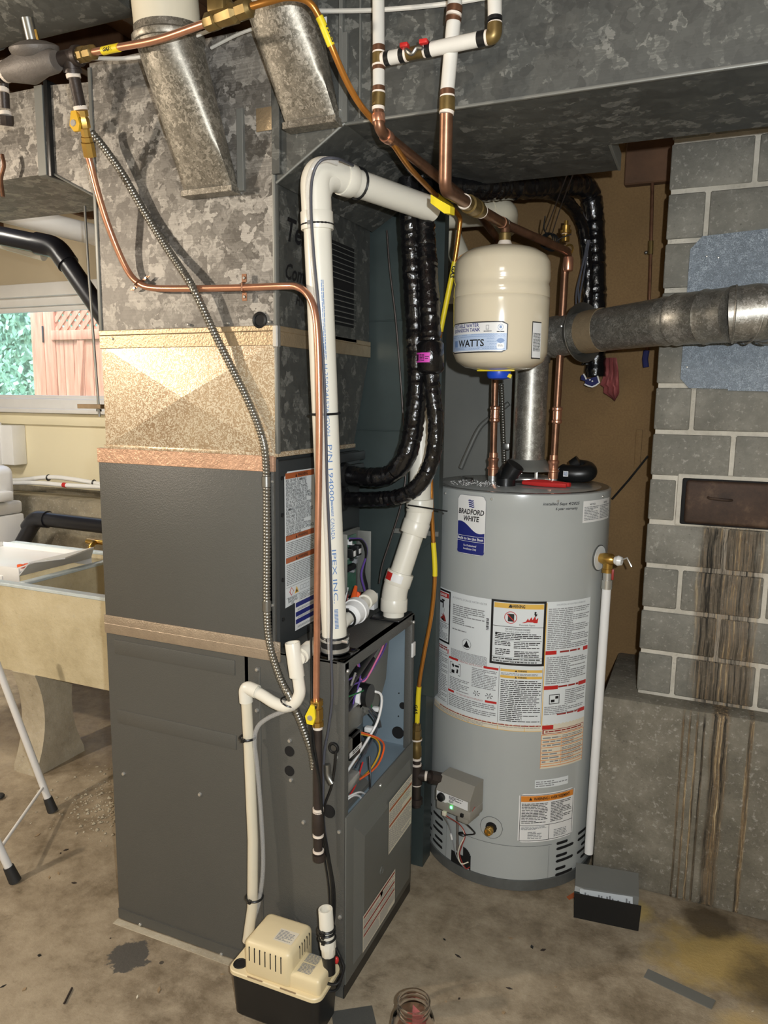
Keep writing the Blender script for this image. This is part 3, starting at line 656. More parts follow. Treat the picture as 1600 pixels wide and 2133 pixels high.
# burner compartment
O('collector_box', B('sheet').loft([(-.98, 1.66, .60), (-.98, 1.90, .60), (-.98, 1.955, .70), (-.98, 1.955, .872), (-.98, 1.52, .872), (-.98, 1.55, .74)], [(-.80, 1.68, .66), (-.80, 1.84, .63), (-.80, 1.90, .70), (-.80, 1.93, .868), (-.80, 1.56, .868), (-.80, 1.56, .80)]), t, 'grey flue collector housing', smooth=50)
ind = B('black').lathe((-.93, 1.70, .73), (1, 0, 0), [(0, .095), (.05, .10), (.06, .09), (.075, .045), (.14, .045), (.145, .03), (.17, .03)], 32).rbox(-.93, -.86, 1.60, 1.70, .60, .73, .012)
O('draft_inducer', ind, t)
O('inducer_motor_strap', B('black').tube([(-.78, 1.58, .78), (-.78, 1.84, .86)], .012, 12), t)
O('inducer_motor_strap', B('black').tube([(-.79, 1.56, .72), (-.79, 1.78, .80)], .010, 12), t)
bx = B('steel').rbox(-.99, -.86, 1.56, 1.88, .50, .64, .006)
O('burner_box', bx, t)
gv = B('steel').rbox(-.86, -.775, 1.585, 1.69, .655, .72, .006).rbox(-.87, -.765, 1.575, 1.66, .61, .655, .005).rbox(-.86, -.78, 1.60, 1.68, .555, .61, .006)
gv.lathe((-.80, 1.62, .705), (0, 1, 0), [(0, .010), (.10, .010)], 16).lathe((-.79, 1.62, .675), (0, 1, 0), [(0, .014), (.075, .014), (.08, .011), (.095, .011)], 16).lathe((-.79, 1.60, .72), (0, 0, 1), [(0, .012), (.012, .012), (.016, .007)], 16)
gvo = O('gas_valve', gv, t)
O('coil_block', B('black').rbox(-.84, -.765, 1.60, 1.655, .59, .655, .004), gvo); O('terminal_cover', B('white').rbox(-.85, -.775, 1.665, 1.715, .70, .755, .004), gvo)
lb = Dx(-.7635); lb.rect(1.583, .607, 1.655, .621, 'paper_w'); lb.fine(1.60, .609, 1.64, .619, 2, 'ink', .6, .0009, False); O('part_label', lb, gvo, smooth=0)
for i, y in enumerate((1.60, 1.68, 1.76)): O('burner_tube', B('steel').lathe((-.86, y, .55), (1, 0, 0), [(0, .018), (.05, .016), (.055, .020), (.06, .020)], 16), t)
O('lower_bracket', B('chrome').rbox(-.86, -.76, 1.56, 1.64, .520, .548, .003), t)
O('transformer', B('black').rbox(-.93, -.86, 1.72, 1.80, .474, .53, .006), t)
O('floor_bracket', B('sheet').prism([(-.76, 1.53, .476), (-.76, 1.70, .476), (-.90, 1.80, .476), (-.90, 1.74, .476)], (0, 0, .012)), t)
def wire(name, pts, mat, r=.0018, par=None, lab=None, n=6):
    return O(name, B(mat).tube(catmull(pts, n), r, 6), par, lab)
W = [('white', [(-.79, 1.70, .735), (-.75, 1.745, .72), (-.755, 1.745, .65), (-.77, 1.70, .60), (-.77, 1.56, .565)], .0035),
 ('green', [(-.79, 1.55, .765), (-.77, 1.65, .755), (-.775, 1.73, .735), (-.78, 1.755, .67)], .002),
 ('orange', [(-.78, 1.66, .645), (-.757, 1.75, .59), (-.757, 1.79, .545), (-.76, 1.74, .51), (-.77, 1.60, .525), (-.77, 1.54, .535)], .0028),
 ('yellow_handle', [(-.78, 1.66, .64), (-.762, 1.745, .59), (-.762, 1.77, .54), (-.768, 1.71, .51), (-.775, 1.60, .52), (-.775, 1.54, .528)], .0025),
 ('red', [(-.78, 1.70, .54), (-.775, 1.64, .50), (-.775, 1.56, .485)], .0022),
 ('tubegrey', [(-.78, 1.74, .68), (-.775, 1.79, .63), (-.78, 1.82, .59)], .003),
 ('tubegrey', [(-.79, 1.76, .66), (-.785, 1.80, .61), (-.79, 1.80, .57), (-.80, 1.70, .52)], .0025),
 ('pink', [(-.80, 1.79, .882), (-.765, 1.80, .85), (-.765, 1.73, .80), (-.77, 1.68, .775), (-.78, 1.67, .80), (-.78, 1.66, .85), (-.80, 1.62, .86)], .0025),
 ('purple', [(-.80, 1.81, .87), (-.77, 1.83, .84), (-.768, 1.76, .80), (-.77, 1.68, .78), (-.79, 1.56, .79)], .0022),
 ('purple', [(-.78, 1.66, .855), (-.775, 1.67, .79), (-.785, 1.66, .74), (-.79, 1.65, .70)], .0022),
 ('purple', [(-.79, 1.54, .80), (-.77, 1.60, .81), (-.775, 1.66, .80)], .0022),
 ('white', [(-.77, 1.53, .50), (-.76, 1.60, .50), (-.755, 1.64, .47), (-.757, 1.60, .45), (-.765, 1.54, .45)], .0028),
 ('white', [(-.765, 1.55, .515), (-.755, 1.62, .50), (-.752, 1.66, .475)], .0025),
 ('black', [(-.77, 1.72, .55), (-.758, 1.70, .50), (-.755, 1.68, .46), (-.76, 1.60, .44)], .003)]
for c_, p_, r_ in W: wire('wire', p_, c_, r_, t)
for y, z, s_ in ((1.58, .66, .02), (1.75, .60, .018), (1.62, .52, .02), (1.80, .64, .015), (1.55, .58, .018)):
    O('connector', B('paper_w' if s_ < .019 else 'black').rbox(-.80, -.775, y, y+s_, z, z+s_*.8, .003), t)
O('chrome_tie', B('chrome').tube([(-.756, 1.60, .828), (-.756, 1.575, .803)], .003, 8), t)
# side grommet, cord entry on the side panel
O('cord_grommet', B('black').torus((-0.7679, 1.5050, 0.6700), (0, 1, 0), .011, .004, 20, 8).m('steel').lathe((-0.7674, 1.5040, 0.6705), (0, 1, 0), [(0, .010), (.003, .010)], 16), t)
O('dark_port', B('void').lathe((-0.7823, 1.5080, 0.5008), (0, -1, 0), [(-.001, .017), (.001, .017)], 24), t)  # flat dark disc on the side panel
# bits on the furnace top
O('intake_flange', B('jar').rbox(-.845, -.745, 1.512, 1.605, FH+.001, FH+.006, .002), t)
# ================================================================== COIL CABINET
CX1 = -.925
t = T('coil_cabinet', 'dark grey evaporator coil cabinet with long warning labels, on top of the furnace', 'cabinet', (-1.19, 1.74, FH))
O('side_panel', B('grey').rbox(FX0-.0, CX1-.005, FY0-.001, FY0+.01, FH+.002, 1.362, .002), t)
O('casing', B('dark').box(FX0+.001, CX1-.014, FY0+.006, FY1+.01, FH+.002, 1.362), t, smooth=0)
O('front_panel', B('dark').rbox(CX1-.016, CX1, FY0+.014, FY1+.015, FH+.004, 1.352, .006), t)
O('corner_post', B('dark').prism([(CX1-.03, FY0-.001, FH+.004), (CX1-.012, FY0-.001, FH+.004), (CX1, FY0+.014, FH+.004), (CX1-.03, FY0+.02, FH+.004)], (0, 0, .468)), t, smooth=0)
O('top_tape', B('foil_red').rbox(FX0-.002, CX1-.004, FY0-.003, FY0+.012, 1.327, 1.3645, .0008, 1), t, 'shiny foil sealing tape')
O('seam_tape', B('foil_tan').rbox(FX0-.003, CX1+.01, FY0-.004, FY0+.001, .861, .912, .0015), t, 'wrinkled tan sealing tape')
O('tape_ridge', B('foil_tan').tube([(FX0-.003, FY0-.0035, .888), (CX1+.01, FY0-.0035, .886)], .0012, 6), t)
for z in (1.31, 1.22, 1.06, .96): O('bolt', B('black').lathe((CX1, FY0+.028, z), (1, 0, 0), [(0, .005), (.003, .005), (.004, .002)], 10), t)
for q in ((-0.9335, 1.5060, 1.3046), (-0.9360, 1.5060, 1.0025)): screw(q, (0, -1, 0), t, .004)
lc = Dx(CX1+.0006)
La, Lb = 1.548, 1.700; z0, z1 = (-0.9240, 1.5443, 0.9856)[2], (-0.9240, 1.5496, 1.3218)[2]
lc.poly([(La, z0), (Lb, z0+.008), (Lb, z1), (La+.015, z1+.002), (La, z1-.010)], 'paper', .0004)
Hh = z1-z0
def vv(f): return z0+Hh*f
for f_ in (.952, .495, .330):
    lc.rect(La+.004, vv(f_), Lb-.004, vv(f_)+.014, 'ink_rust', .0009); u = (La+Lb)/2
    lc.text('WARNING', u-.012, vv(f_)+.003, .008, 'ink', .05, 0, .02); lc.poly([(u-.024, vv(f_)+.002), (u-.016, vv(f_)+.002), (u-.020, vv(f_)+.011)], 'ink', .0012)
LN = ['RISK OF FIRE. FLAMMABLE', 'REFRIGERANT USED. TO BE', 'REPAIRED ONLY BY TRAINED', 'SERVICE PERSONNEL. DO NOT', 'PUNCTURE REFRIGERANT TUBING.', 'RISK OF FIRE. DISPOSE OF PROP-', 'ERLY IN ACCORDANCE WITH', 'FEDERAL OR LOCAL REGULATIONS.', 'FLAMMABLE REFRIGERANT USED.', 'RISK OF FIRE. AUXILIARY DEVICES', 'WHICH MAY BE IGNITION SOURCES', 'SHALL NOT BE INSTALLED IN THE', 'DUCTWORK, OTHER THAN', 'AUXILIARY DEVICES LISTED FOR', 'USE WITH THE SPECIFIC APPLIANCE.', 'SEE INSTRUCTIONS.']
for i, s_ in enumerate(LN): lc.text(s_, La+.006, vv(.925)-i*Hh*.0262, .0078, 'ink', len(s_)*.0044, 0, .008)
lc.fine(La+.006, vv(.365), Lb-.006, vv(.485), 9, 'ink_grey', .5, .001, True, 2)
lc.fine(La+.006, vv(.16), Lb-.006, vv(.32), 12, 'ink_grey', .5, .001, True, 3)
lc.rect(La+.004, vv(.145), Lb-.004, vv(.148), 'ink_grey', .0009); lc.rect(La+.004, vv(.065), Lb-.004, vv(.068), 'ink_grey', .0009); lc.rect(La+.070, vv(.005), La+.071, vv(.065), 'ink_grey', .0009)
lc.poly([(La+.030, vv(.075)), (La+.041, vv(.108)), (La+.030, vv(.140)), (La+.019, vv(.108))], 'ink_red', .0009); lc.poly([(La+.030, vv(.082)), (La+.038, vv(.108)), (La+.030, vv(.133)), (La+.022, vv(.108))], 'paper_w', .0012)
lc.poly([(La+.045, vv(.08)), (La+.066, vv(.08)), (La+.0555, vv(.135))], 'ink_yel', .0009); lc.poly([(La+.051, vv(.088)), (La+.060, vv(.088)), (La+.0555, vv(.115))], 'ink', .0012)
for i in range(3): lc.frame(La+.075+i*.016, vv(.09), La+.088+i*.016, vv(.125), .001, 'ink_grey')
lc.text('Refrigerant', La+.012, vv(.048), .0075, 'ink', .045); lc.text('Safety Group', La+.012, vv(.028), .0075, 'ink', .047); lc.text('A2L', La+.028, vv(.008), .0075, 'ink', .014)
lc.fine(La+.074, vv(.012), Lb-.006, vv(.06), 4, 'ink_grey', .5, .001, True, 9)
O('warning_label', lc, t, 'tall grey label with orange bars', smooth=0)
ln = Dx(CX1+.0006); a0, a1 = 1.595, 1.705; b0, b1 = (-0.9240, 1.5831, 0.9141)[2], (-0.9240, 1.5842, 0.9952)[2]; hh = b1-b0
ln.rect(a0, b0, a1, b1, 'paper_w')
for f_ in (.74, .44, .20): ln.rect(a0+.003, b0+hh*f_, a1-.003, b0+hh*(f_+.15), 'ink_blue', .0009)
for f_ in (.62, .36, .06): ln.fine(a0+.012, b0+hh*f_, a1-.012, b0+hh*(f_+.07), 2, 'ink_grey', .5, .001, True, 8)
O('blue_stripe_label', ln, t, 'white label with navy stripes', smooth=0)
# refrigerant ports and screwed flanges
cf = B('dark').rbox(CX1, CX1+.012, 1.80, 1.992, 1.325, 1.350, .003).rbox(CX1, CX1+.012, 1.80, 1.986, 1.27, 1.315, .003); O('port_flange', cf, t)
pA = (-0.9050, 1.8681, 1.2888); pB = (-0.9050, 1.8565, 1.2225)
for p in (pA, pB): O('port_grommet', B('black').lathe((CX1, p[1], p[2]), (1, 0, 0), [(0, .036), (.012, .034), (.018, .026), (.018, .0)], 28), t)
O('zinc_bracket', B('sheet').rbox(CX1, CX1+.004, 1.80, 1.975, 1.10, 1.125, .001), t)
for y in (1.89, 1.955): O('bolt', B('black').lathe((CX1+.004, y, 1.112), (1, 0, 0), [(0, .006), (.003, .005)], 10), t)
# control tray and board
t = T('control_board', 'open furnace control board on a bare metal tray above the furnace', 'circuit board', (-.88, 1.85, FH+.05))
ty0, ty1 = 1.795, 1.925; tz0, tz1 = FH+.10, FH+.235
O('tray', B('sheet').rbox(CX1+.004, CX1+.008, 1.76, 1.955, tz0-.05, tz1+.01, .001).rbox(CX1+.004, CX1+.05, 1.951, 1.955, tz0-.05, tz1, .001), t)
O('front_shield', B('sheet').rbox(CX1+.02, CX1+.075, 1.742, 1.746, (-0.8800, 1.8414, 0.9879)[2], (-0.8800, 1.8394, 1.1455)[2], .001), t)
O('board', B('pcb').box(CX1+.012, CX1+.015, 1.77, 1.925, tz0-.03, tz1-.005), t)
rnd = random.Random(5)
for i in range(34):
    y = rnd.uniform(1.775, 1.905); z = rnd.uniform(tz0-.025, tz1-.02); s_ = rnd.uniform(.004, .014)
    O('component', B(rnd.choice(['black', 'white', 'ink_grey', 'chrome', 'paper_w', 'black'])).rbox(CX1+.015, CX1+.015+rnd.uniform(.004, .02), y, y+s_, z, z+rnd.uniform(.004, .016), .001, 1), t)
O('relay', B('black').rbox(CX1+.015, CX1+.045, 1.84, 1.868, tz1-.06, tz1-.035, .002).m('white').rbox(CX1+.045, CX1+.046, 1.845, 1.860, tz1-.056, tz1-.04, .0005), t)
O('relay', B('black').rbox(CX1+.015, CX1+.045, 1.876, 1.90, tz1-.06, tz1-.03, .002).m('white').rbox(CX1+.045, CX1+.046, 1.88, 1.895, tz1-.054, tz1-.04, .0005), t)
O('capacitor', B('black').lathe((CX1+.03, 1.83, tz0+.045), (0, 1, 0), [(0, .010), (.045, .010)], 16).m('white').lathe((CX1+.03, 1.875, tz0+.045), (0, 1, 0), [(0, .009), (.002, .009)], 16), t)
for i, (c_, dx) in enumerate((('black', 0), ('black', .006), ('black', .012), ('tubegrey', .016), ('purple', .02))):
    wire('wire', [(CX1+.03, 1.85, tz1-.012+dx*.3), (CX1+.04, 1.905+dx*.4, tz1-.02), (CX1+.045, 1.928+dx*.4, tz1-.06), (CX1+.045, 1.918-dx, tz0+.02), (CX1+.05, 1.93-dx, tz0-.03), (CX1+.05, 1.925+dx*.5, FH+.02)], c_, .003, t)
for i, (a_, b_) in enumerate((((.985, 1.82), (1.0, 1.86)), ((1.0, 1.845), (.975, 1.885)), ((.955, 1.83), (.985, 1.845)), ((.945, 1.815), (.95, 1.835)))):
    O('wire_nut', B('orange').along((CX1+.065, a_[1]-.02, FH-.884+a_[0]-.04), (CX1+.055, b_[1]-.02, FH-.884+b_[0]-.02), [(0, .010), (.2, .009), (1, .005)], 12), t)
for i in range(5): wire('wire', [(CX1+.05, 1.80, .985-.01*i), (CX1+.06, 1.76, .955-.008*i), (CX1+.07, 1.72-.01*i, .915), (CX1+.07, 1.70-.012*i, .893)], ['white', 'black', 'ink_dred', 'white', 'black'][i], .002, t)
O('plug', B('paper_w').rbox(CX1+.06, CX1+.085, 1.90, 1.93, FH+.015, FH+.06, .002), t)
# ================================================================== WATER HEATER
HX, HY, HR = -.534, 2.368, .28
t = T('water_heater', 'grey cylindrical gas water heater covered with warning labels', 'water heater', (HX, HY, 0))
hb = B('heater').lathe((HX, HY, .018), (0, 0, 1), [(0, HR-.010), (0, HR), (1.12, HR), (1.16, HR), (1.161, HR+.0002), (1.205, HR+.0002), (1.216, HR-.001), (1.219, HR-.006)], 96)
O('jacket', hb, t)
O('base_ring', B('heater_top').lathe((HX, HY, 0), (0, 0, 1), [(0, HR-.006), (.002, HR+.004), (.034, HR+.004), (.036, HR)], 96), t, 'darker base ring')
O('lid', B('heater_top').lathe((HX, HY, 1.228), (0, 0, 1), [(0, HR-.006), (.006, HR-.003), (.010, HR-.008), (.009, HR-.03), (.008, 0)], 96, False), t, 'dark grey top cover')
def hp(u, z, h=0): return (HX+(HR+h)*math.sin(u/HR), HY-(HR+h)*math.cos(u/HR), z)
for u in (-.20, -.02, .17, .35): 
    p = hp(u, 1.218 if u < .3 else 1.222, .001); screw(p, (math.sin(u/HR), -math.cos(u/HR), 0), t, .004)
H = Dc(HX, HY, HR+.0003)
def HL(name, lab, fn):
    mb = Dc(HX, HY, HR+.0008); fn(mb); return O(name, mb, t, lab, smooth=30)
def rr(mb, u0, v0, u1, v1, r, mat, h=.0006):   # rounded rectangle, sliced so that it follows the curve
    n = 14; mb.m(mat); V = []
    for i in range(n+1):
        u = u0+(u1-u0)*i/n; d = min(u-u0, u1-u); k_ = r-math.sqrt(max(0, r*r-(r-d)**2)) if d < r else 0; V += [mb.map(u, v0+k_, h), mb.map(u, v1-k_, h)]
    mb.add(V, [(2*i, 2*i+2, 2*i+3, 2*i+1) for i in range(n)])
def f1(m_):
    a, b, c, d = -.137, 1.045, -.036, 1.224
    rr(m_, a, b, c, d, .014, 'ink_grey', .0003); rr(m_, a+.0015, b+.0015, c-.0015, d-.0015, .013, 'paper_w', .0006)
    n = 20; V = []; m_.m('ink_blue')
    for i in range(n+1):
        f = i/n; u = a+.003+(c-a-.006)*f; dd = min(u-a, c-u); k_ = .012-math.sqrt(max(0, .012**2-(.012-min(dd, .012))**2))
        V += [m_.map(u, b+.003+k_, .001), m_.map(u, b+.098-.028*(.5-.5*math.cos(math.pi*min(1, f*1.15)))+.004*math.sin(f*6), .001)]
    m_.add(V, [(2*i, 2*i+2, 2*i+3, 2*i+1) for i in range(n)])
    m_.text('BRADFORD', (a+c)/2, b+.122, .015, 'ink', .090, .5, .03, .15); m_.text('WHITE', (a+c)/2+.002, b+.102, .015, 'ink', .055, .5, .03, .15)
    for i in range(4): m_.poly([((a+c)/2-.006+j*.006-.001*i, b+.143+i*.006+.0015*math.sin(j*2.2)) for j in range(4)]+[((a+c)/2-.006+j*.006-.001*i, b+.1465+i*.006+.0015*math.sin(j*2.2)) for j in (3, 2, 1, 0)], 'ink_blue', .0012)
    for zz in (.056, .040): m_.rect(a+.002, b+zz, c-.002, b+zz+.001, 'paper_w', .0014, .02)
    m_.text('Built to be the Best', (a+c)/2, b+.045, .008, 'paper_w', .090, .5, .02, 0, .0016)
    m_.text('For Professional', (a+c)/2, b+.025, .006, 'paper_w', .045, .5, .01, .1, .0016); m_.text('Installation Only', (a+c)/2, b+.015, .006, 'paper_w', .046, .5, .01, .1, .0016)
HL('brand_label', 'rounded white and navy maker label', f1)
def f2(m_):
    m_.text('installed Sept 4/2025', .127, 1.206, .0078, 'ink', .116, 0, .012, .2); m_.text('6 year warranty', .165, 1.192, .0075, 'ink', .072, 0, .012, .2)
HL('handwriting', 'black marker handwriting', f2)
def f3(m_):
    m_.rect(.258, 1.150, .412, 1.214, 'paper_w', .0005, .015); 
    for a_, b_ in ((.263, .332), (.337, .407)):
        m_.text('NOTICE', (a_+b_)/2, 1.201, .005, 'ink', .025, .5, .02); m_.fine(a_, 1.156, b_, 1.198, 9, 'ink_grey', .5, .001, True, 4)
HL('notice_label', None, f3)
def f4(m_):
    # main label band: left column group
    st = .014; top, bot = .921, .541
    m_.rect(-.262, .60, -.245, top-.004, 'paper', .0005, st); 
    m_.rect(-.243, .541, .152, top, 'paper', .0005, st); m_.rect(.152, .541, .312, top, 'paper', .0005, st); m_.rect(-.30, .62, -.246, .918, 'paper', .0005, st)
    m_.rect(-.2475, .61, -.2445, .918, 'ink', .0009); m_.rect(-.30, .755, -.248, .77, 'ink_red', .0009, st); m_.fine(-.295, .63, -.25, .75, 9, 'ink_grey', .5, .001, True, 2); m_.fine(-.295, .78, -.25, .9, 7, 'ink_grey', .5, .001, True, 3)
    # danger panel
    m_.frame(-.239, .748, -.158, .917, .006, 'ink', .0009, st); m_.rect(-.230, .893, -.166, .908, 'ink_red', .001, st); m_.text('DANGER', -.192, .8965, .008, 'paper_w', .034, .5, .03, 0, .0014)
    m_.poly([(-.219, .8955), (-.209, .8955), (-.214, .905)], 'paper_w', .0014)
    # tap over a burning hand, drawn as plain outlines
    m_.rect(-.224, .872, -.196, .879, 'ink', .001); m_.rect(-.199, .858, -.193, .884, 'ink', .001); m_.rect(-.224, .866, -.218, .886, 'ink', .001); m_.rect(-.205, .880, -.188, .885, 'ink', .001); m_.rect(-.191, .846, -.189, .857, 'ink_grey', .001)
    m_.poly([(-.212, .822), (-.198, .832), (-.205, .839), (-.193, .834), (-.195, .845), (-.183, .830), (-.178, .818), (-.19, .815)], 'ink_dred', .001)
    m_.poly([(-.205, .819), (-.195, .826), (-.186, .816)], 'ink', .0013)
    m_.rect(-.233, .811, -.164, .8125, 'ink', .0009, st); m_.fine(-.230, .758, -.168, .808, 11, 'ink_grey', .5, .001, True, 5)
    # rating plate
    m_.text('AUTOMATIC STORAGE WATER HEATER', -.148, .9005, .006, 'ink_grey', .125); m_.fine(-.146, .848, -.030, .884, 6, 'ink_grey', .55, .001, True, 8); m_.fine(-.146, .822, -.06, .845, 4, 'ink_grey', .55, .001, True, 12)
    for i in range(9): m_.rect(-.024, .826+i*.004, -.016, .828+i*.004+(i % 3)*.0006, 'ink', .001)
    m_.fine(-.146, .802, -.09, .808, 1, 'ink_grey', .6, .001, False, 13)
    for i in range(20): 
        a = i/20*6.283; b = (i+1)/20*6.283; m_.poly([(-.088+.0155*math.cos(a), .768+.0155*math.sin(a)), (-.088+.0165*math.cos(a), .768+.0165*math.sin(a)), (-.088+.0165*math.cos(b), .768+.0165*math.sin(b)), (-.088+.0155*math.cos(b), .768+.0155*math.sin(b))], 'ink', .001)
    m_.poly([(-.088, .780), (-.082, .768), (-.076, .760), (-.088, .757), (-.100, .760), (-.094, .768)], 'ink', .001)
    m_.fine(-.150, .712, -.018, .742, 9, 'ink_grey', .55, .001, False, 14)
    # big warning
    m_.frame(-.010, .726, .151, .923, .007, 'ink', .0009, st); m_.rect(-.001, .899, .143, .914, 'ink_yel', .001, st); m_.text('WARNING', .066, .902, .009, 'ink', .045, .5, .03)
    m_.poly([(.040, .9015), (.052, .9015), (.046, .9115)], 'ink', .0013)
    for i in range(20):
        a = i/20*6.283; b = (i+1)/20*6.283; m_.poly([(.048+.0165*math.cos(a), .872+.0165*math.sin(a)), (.048+.0185*math.cos(a), .872+.0185*math.sin(a)), (.048+.0185*math.cos(b), .872+.0185*math.sin(b)), (.048+.0165*math.cos(b), .872+.0165*math.sin(b))], 'ink_red', .0016)
    m_.rect(.040, .860, .058, .883, 'ink', .001); m_.poly([(.036, .882), (.038, .884), (.060, .862), (.058, .860)], 'ink_red', .0018)
    m_.poly([(.080, .857), (.092, .862), (.098, .872), (.101, .865), (.108, .876), (.111, .867), (.119, .880), (.121, .868), (.128, .874), (.126, .858)], 'ink_red', .001)
    m_.poly([(.115, .886), (.119, .877), (.123, .879), (.127, .890), (.124, .884), (.121, .886)], 'ink', .0013); m_.poly([(.119+.0035*math.cos(i), .889+.0035*math.sin(i)) for i in range(6)], 'ink', .0014)
    m_.text('Flammable Vapors', .074, .8485, .0055, 'ink', .045); m_.rect(-.003, .843, .144, .8445, 'ink', .0009, st)
    m_.text('FIRE AND EXPLOSION HAZARD', .070, .834, .0055, 'ink', .072, .5, .01); m_.text('Can result in serious injury or death', .070, .827, .0052, 'ink', .072, .5)
    m_.poly([(.004, .8185), (.012, .8185), (.008, .825)], 'ink', .001); m_.fine(.004, .804, .138, .825, 4, 'ink', .5, .001, True, 15); m_.rect(.0, .801, .141, .802, 'ink', .0009, st)
    m_.fine(.004, .784, .050, .799, 3, 'ink', .5, .001, True, 16); m_.fine(.060, .778, .138, .799, 4, 'ink', .5, .001, True, 17); m_.fine(.006, .754, .050, .776, 4, 'ink', .5, .001, True, 18); m_.fine(.062, .752, .134, .772, 4, 'ink', .5, .001, True, 19)
    m_.rect(-.003, .749, .144, .750, 'ink', .0009, st); m_.fine(.0, .742, .138, .748, 1, 'ink', .55, .001, False, 20); m_.rect(-.003, .7395, .144, .7405, 'ink', .0009, st); m_.fine(.0, .734, .13, .739, 1, 'ink', .55, .001, False, 21)
    # lower left columns
    m_.rect(-.2385, .55, -.2375, .742, 'ink', .0009); m_.rect(-.160, .55, -.159, .716, 'ink', .0009); m_.rect(.020, .545, .021, .72, 'ink', .0009); m_.rect(.148, .545, .149, .72, 'ink', .0009)
    m_.rect(-.236, .728, -.232, .740, 'ink_red', .0009); m_.rect(-.166, .718, -.162, .732, 'ink_red', .0009); m_.fine(-.230, .724, -.168, .738, 2, 'ink_dred', .6, .001, False, 22); m_.rect(-.236, .716, -.162, .717, 'ink', .0009, st)
    m_.fine(-.234, .556, -.164, .712, 28, 'ink_grey', .5, .001, True, 23)
    m_.rect(-.158, .706, -.118, .713, 'ink_red', .0009, st); m_.rect(-.028, .706, .018, .713, 'ink_red', .0009, st); m_.text('OPERATING INSTRUCTIONS', -.073, .7065, .0055, 'ink_dred', .082, .5)
    m_.fine(-.066, .640, .014, .702, 12, 'ink_grey', .5, .001, True, 24); m_.frame(-.152, .660, -.108, .698, .0015, 'ink', .001); m_.poly([(-.145, .69), (-.138, .694), (-.132, .688), (-.138, .682)], 'ink', .001); m_.rect(-.130, .686, -.114, .692, 'ink', .001); m_.rect(-.145, .664, -.132, .674, 'ink', .001); m_.poly([(-.125, .667), (-.118, .667), (-.116, .678), (-.122, .682)], 'ink', .001)
    m_.fine(-.152, .610, -.072, .652, 8, 'ink_grey', .5, .001, True, 25)
    for c0 in (-.048, -.008):
        for i in range(6): a = i*1.05; m_.poly([(c0, .622), (c0+.012*math.cos(a), .622+.009*math.sin(a)), (c0+.012*math.cos(a+.3), .622+.009*math.sin(a+.3))], 'ink', .001)
    m_.rect(-.158, .600, -.132, .607, 'ink_red', .0009, st); m_.rect(-.020, .600, .016, .607, 'ink_red', .0009, st); m_.text('TO TURN OFF GAS TO APPLIANCE', -.075, .6005, .005, 'ink_dred', .095, .5)
    m_.fine(-.154, .555, .014, .596, 7, 'ink_grey', .5, .001, True, 26)
    for z in (.706, .686): m_.rect(.024, z, .147, z+.008, 'ink_yel', .0009, st); m_.text('WARNING', .088, z+.0015, .0052, 'ink', .026, .5, .03); m_.poly([(.066, z+.001), (.073, z+.001), (.0695, z+.007)], 'ink', .0012)
    m_.fine(.026, .695, .145, .703, 2, 'ink_grey', .5, .001, True, 27); m_.fine(.026, .550, .145, .682, 22, 'ink', .42, .001, True, 28)
    # right column (french)
    m_.rect(.151, .541, .1535, .918, 'ink_yel', .001); m_.text('CHAUFFE-EAU AUTOMATIQUE A RESERVOIR', .235, .909, .005, 'ink_grey', .105, .5)
    m_.fine(.158, .775, .308, .902, 22, 'ink_grey', .5, .001, True, 29)
    for z, a_, b_ in ((.760, .035, .022), (.652, .045, .034), (.565, .0, .032)):
        if a_: m_.rect(.154, z, .154+a_, z+.012, 'ink_red', .0009, st)
        m_.rect(.310-b_, z, .310, z+.012, 'ink_red', .0009, st); m_.fine(.20, z+.002, .275, z+.011, 1, 'ink_dred', .6, .001, False, 30)
    m_.fine(.158, .668, .306, .754, 14, 'ink_grey', .5, .001, True, 31); m_.fine(.225, .600, .306, .648, 8, 'ink_grey', .5, .001, True, 32); m_.frame(.172, .606, .206, .636, .002, 'ink', .001); m_.rect(.178, .612, .190, .620, 'ink', .001); m_.rect(.192, .622, .202, .630, 'ink', .001)
    m_.fine(.158, .572, .300, .600, 5, 'ink_grey', .5, .001, True, 33)
HL('instruction_label', 'wide paper instruction label wrapped round the jacket', f4)
def f5(m_):
    st = .014; m_.rect(-.242, .522, .154, .543, 'paper_c', .0005, st); m_.rect(-.242, .521, .154, .5225, 'ink_yel', .0008, st); m_.fine(-.20, .536, .15, .542, 1, 'ink_dred', .5, .001, False, 40)
    for u in (-.205, -.075, .02, .10): m_.rect(u, .522, u+.0015, .536, 'ink_yel', .0008)
    m_.fine(-.236, .524, .15, .535, 3, 'ink_grey', .4, .001, True, 41)
    m_.rect(.153, .402, .312, .543, 'paper_c', .0005, st)
    m_.rect(.154, .527, .190, .540, 'ink_red', .0008, st); m_.rect(.156, .512, .310, .526, 'ink_dred', .0007, st); m_.rect(.160, .514, .308, .5245, 'paper_c', .0011, st); m_.fine(.165, .516, .30, .523, 1, 'ink_dred', .6, .0014, False, 42)
    for z in (.508, .492, .480, .468, .452, .440, .428, .416, .408): m_.rect(.155, z, .310, z+.0018, 'ink_or', .0008, st)
    m_.rect(.153, .404, .1545, .51, 'ink_or', .0008); m_.rect(.310, .404, .3115, .51, 'ink_or', .0008); m_.rect(.220, .412, .2212, .50, 'ink_or', .0009)
    for i, z in enumerate((.495, .483, .471, .455, .443, .431, .419)): m_.fine(.158, z, .218, z+.010, 1, 'ink_grey', .4, .001, True, 50+i); m_.fine(.223, z, .307, z+.010, 2, 'ink_grey', .5, .001, True, 60+i)
HL('specification_label', 'cream table label with orange rules', f5)
def f6(m_):
    m_.rect(.14, .340, .254, .366, 'paper', .0005, .014); m_.fine(.143, .343, .25, .363, 3, 'ink_grey', .5, .001, True, 43)
HL('notice_strip', None, f6)
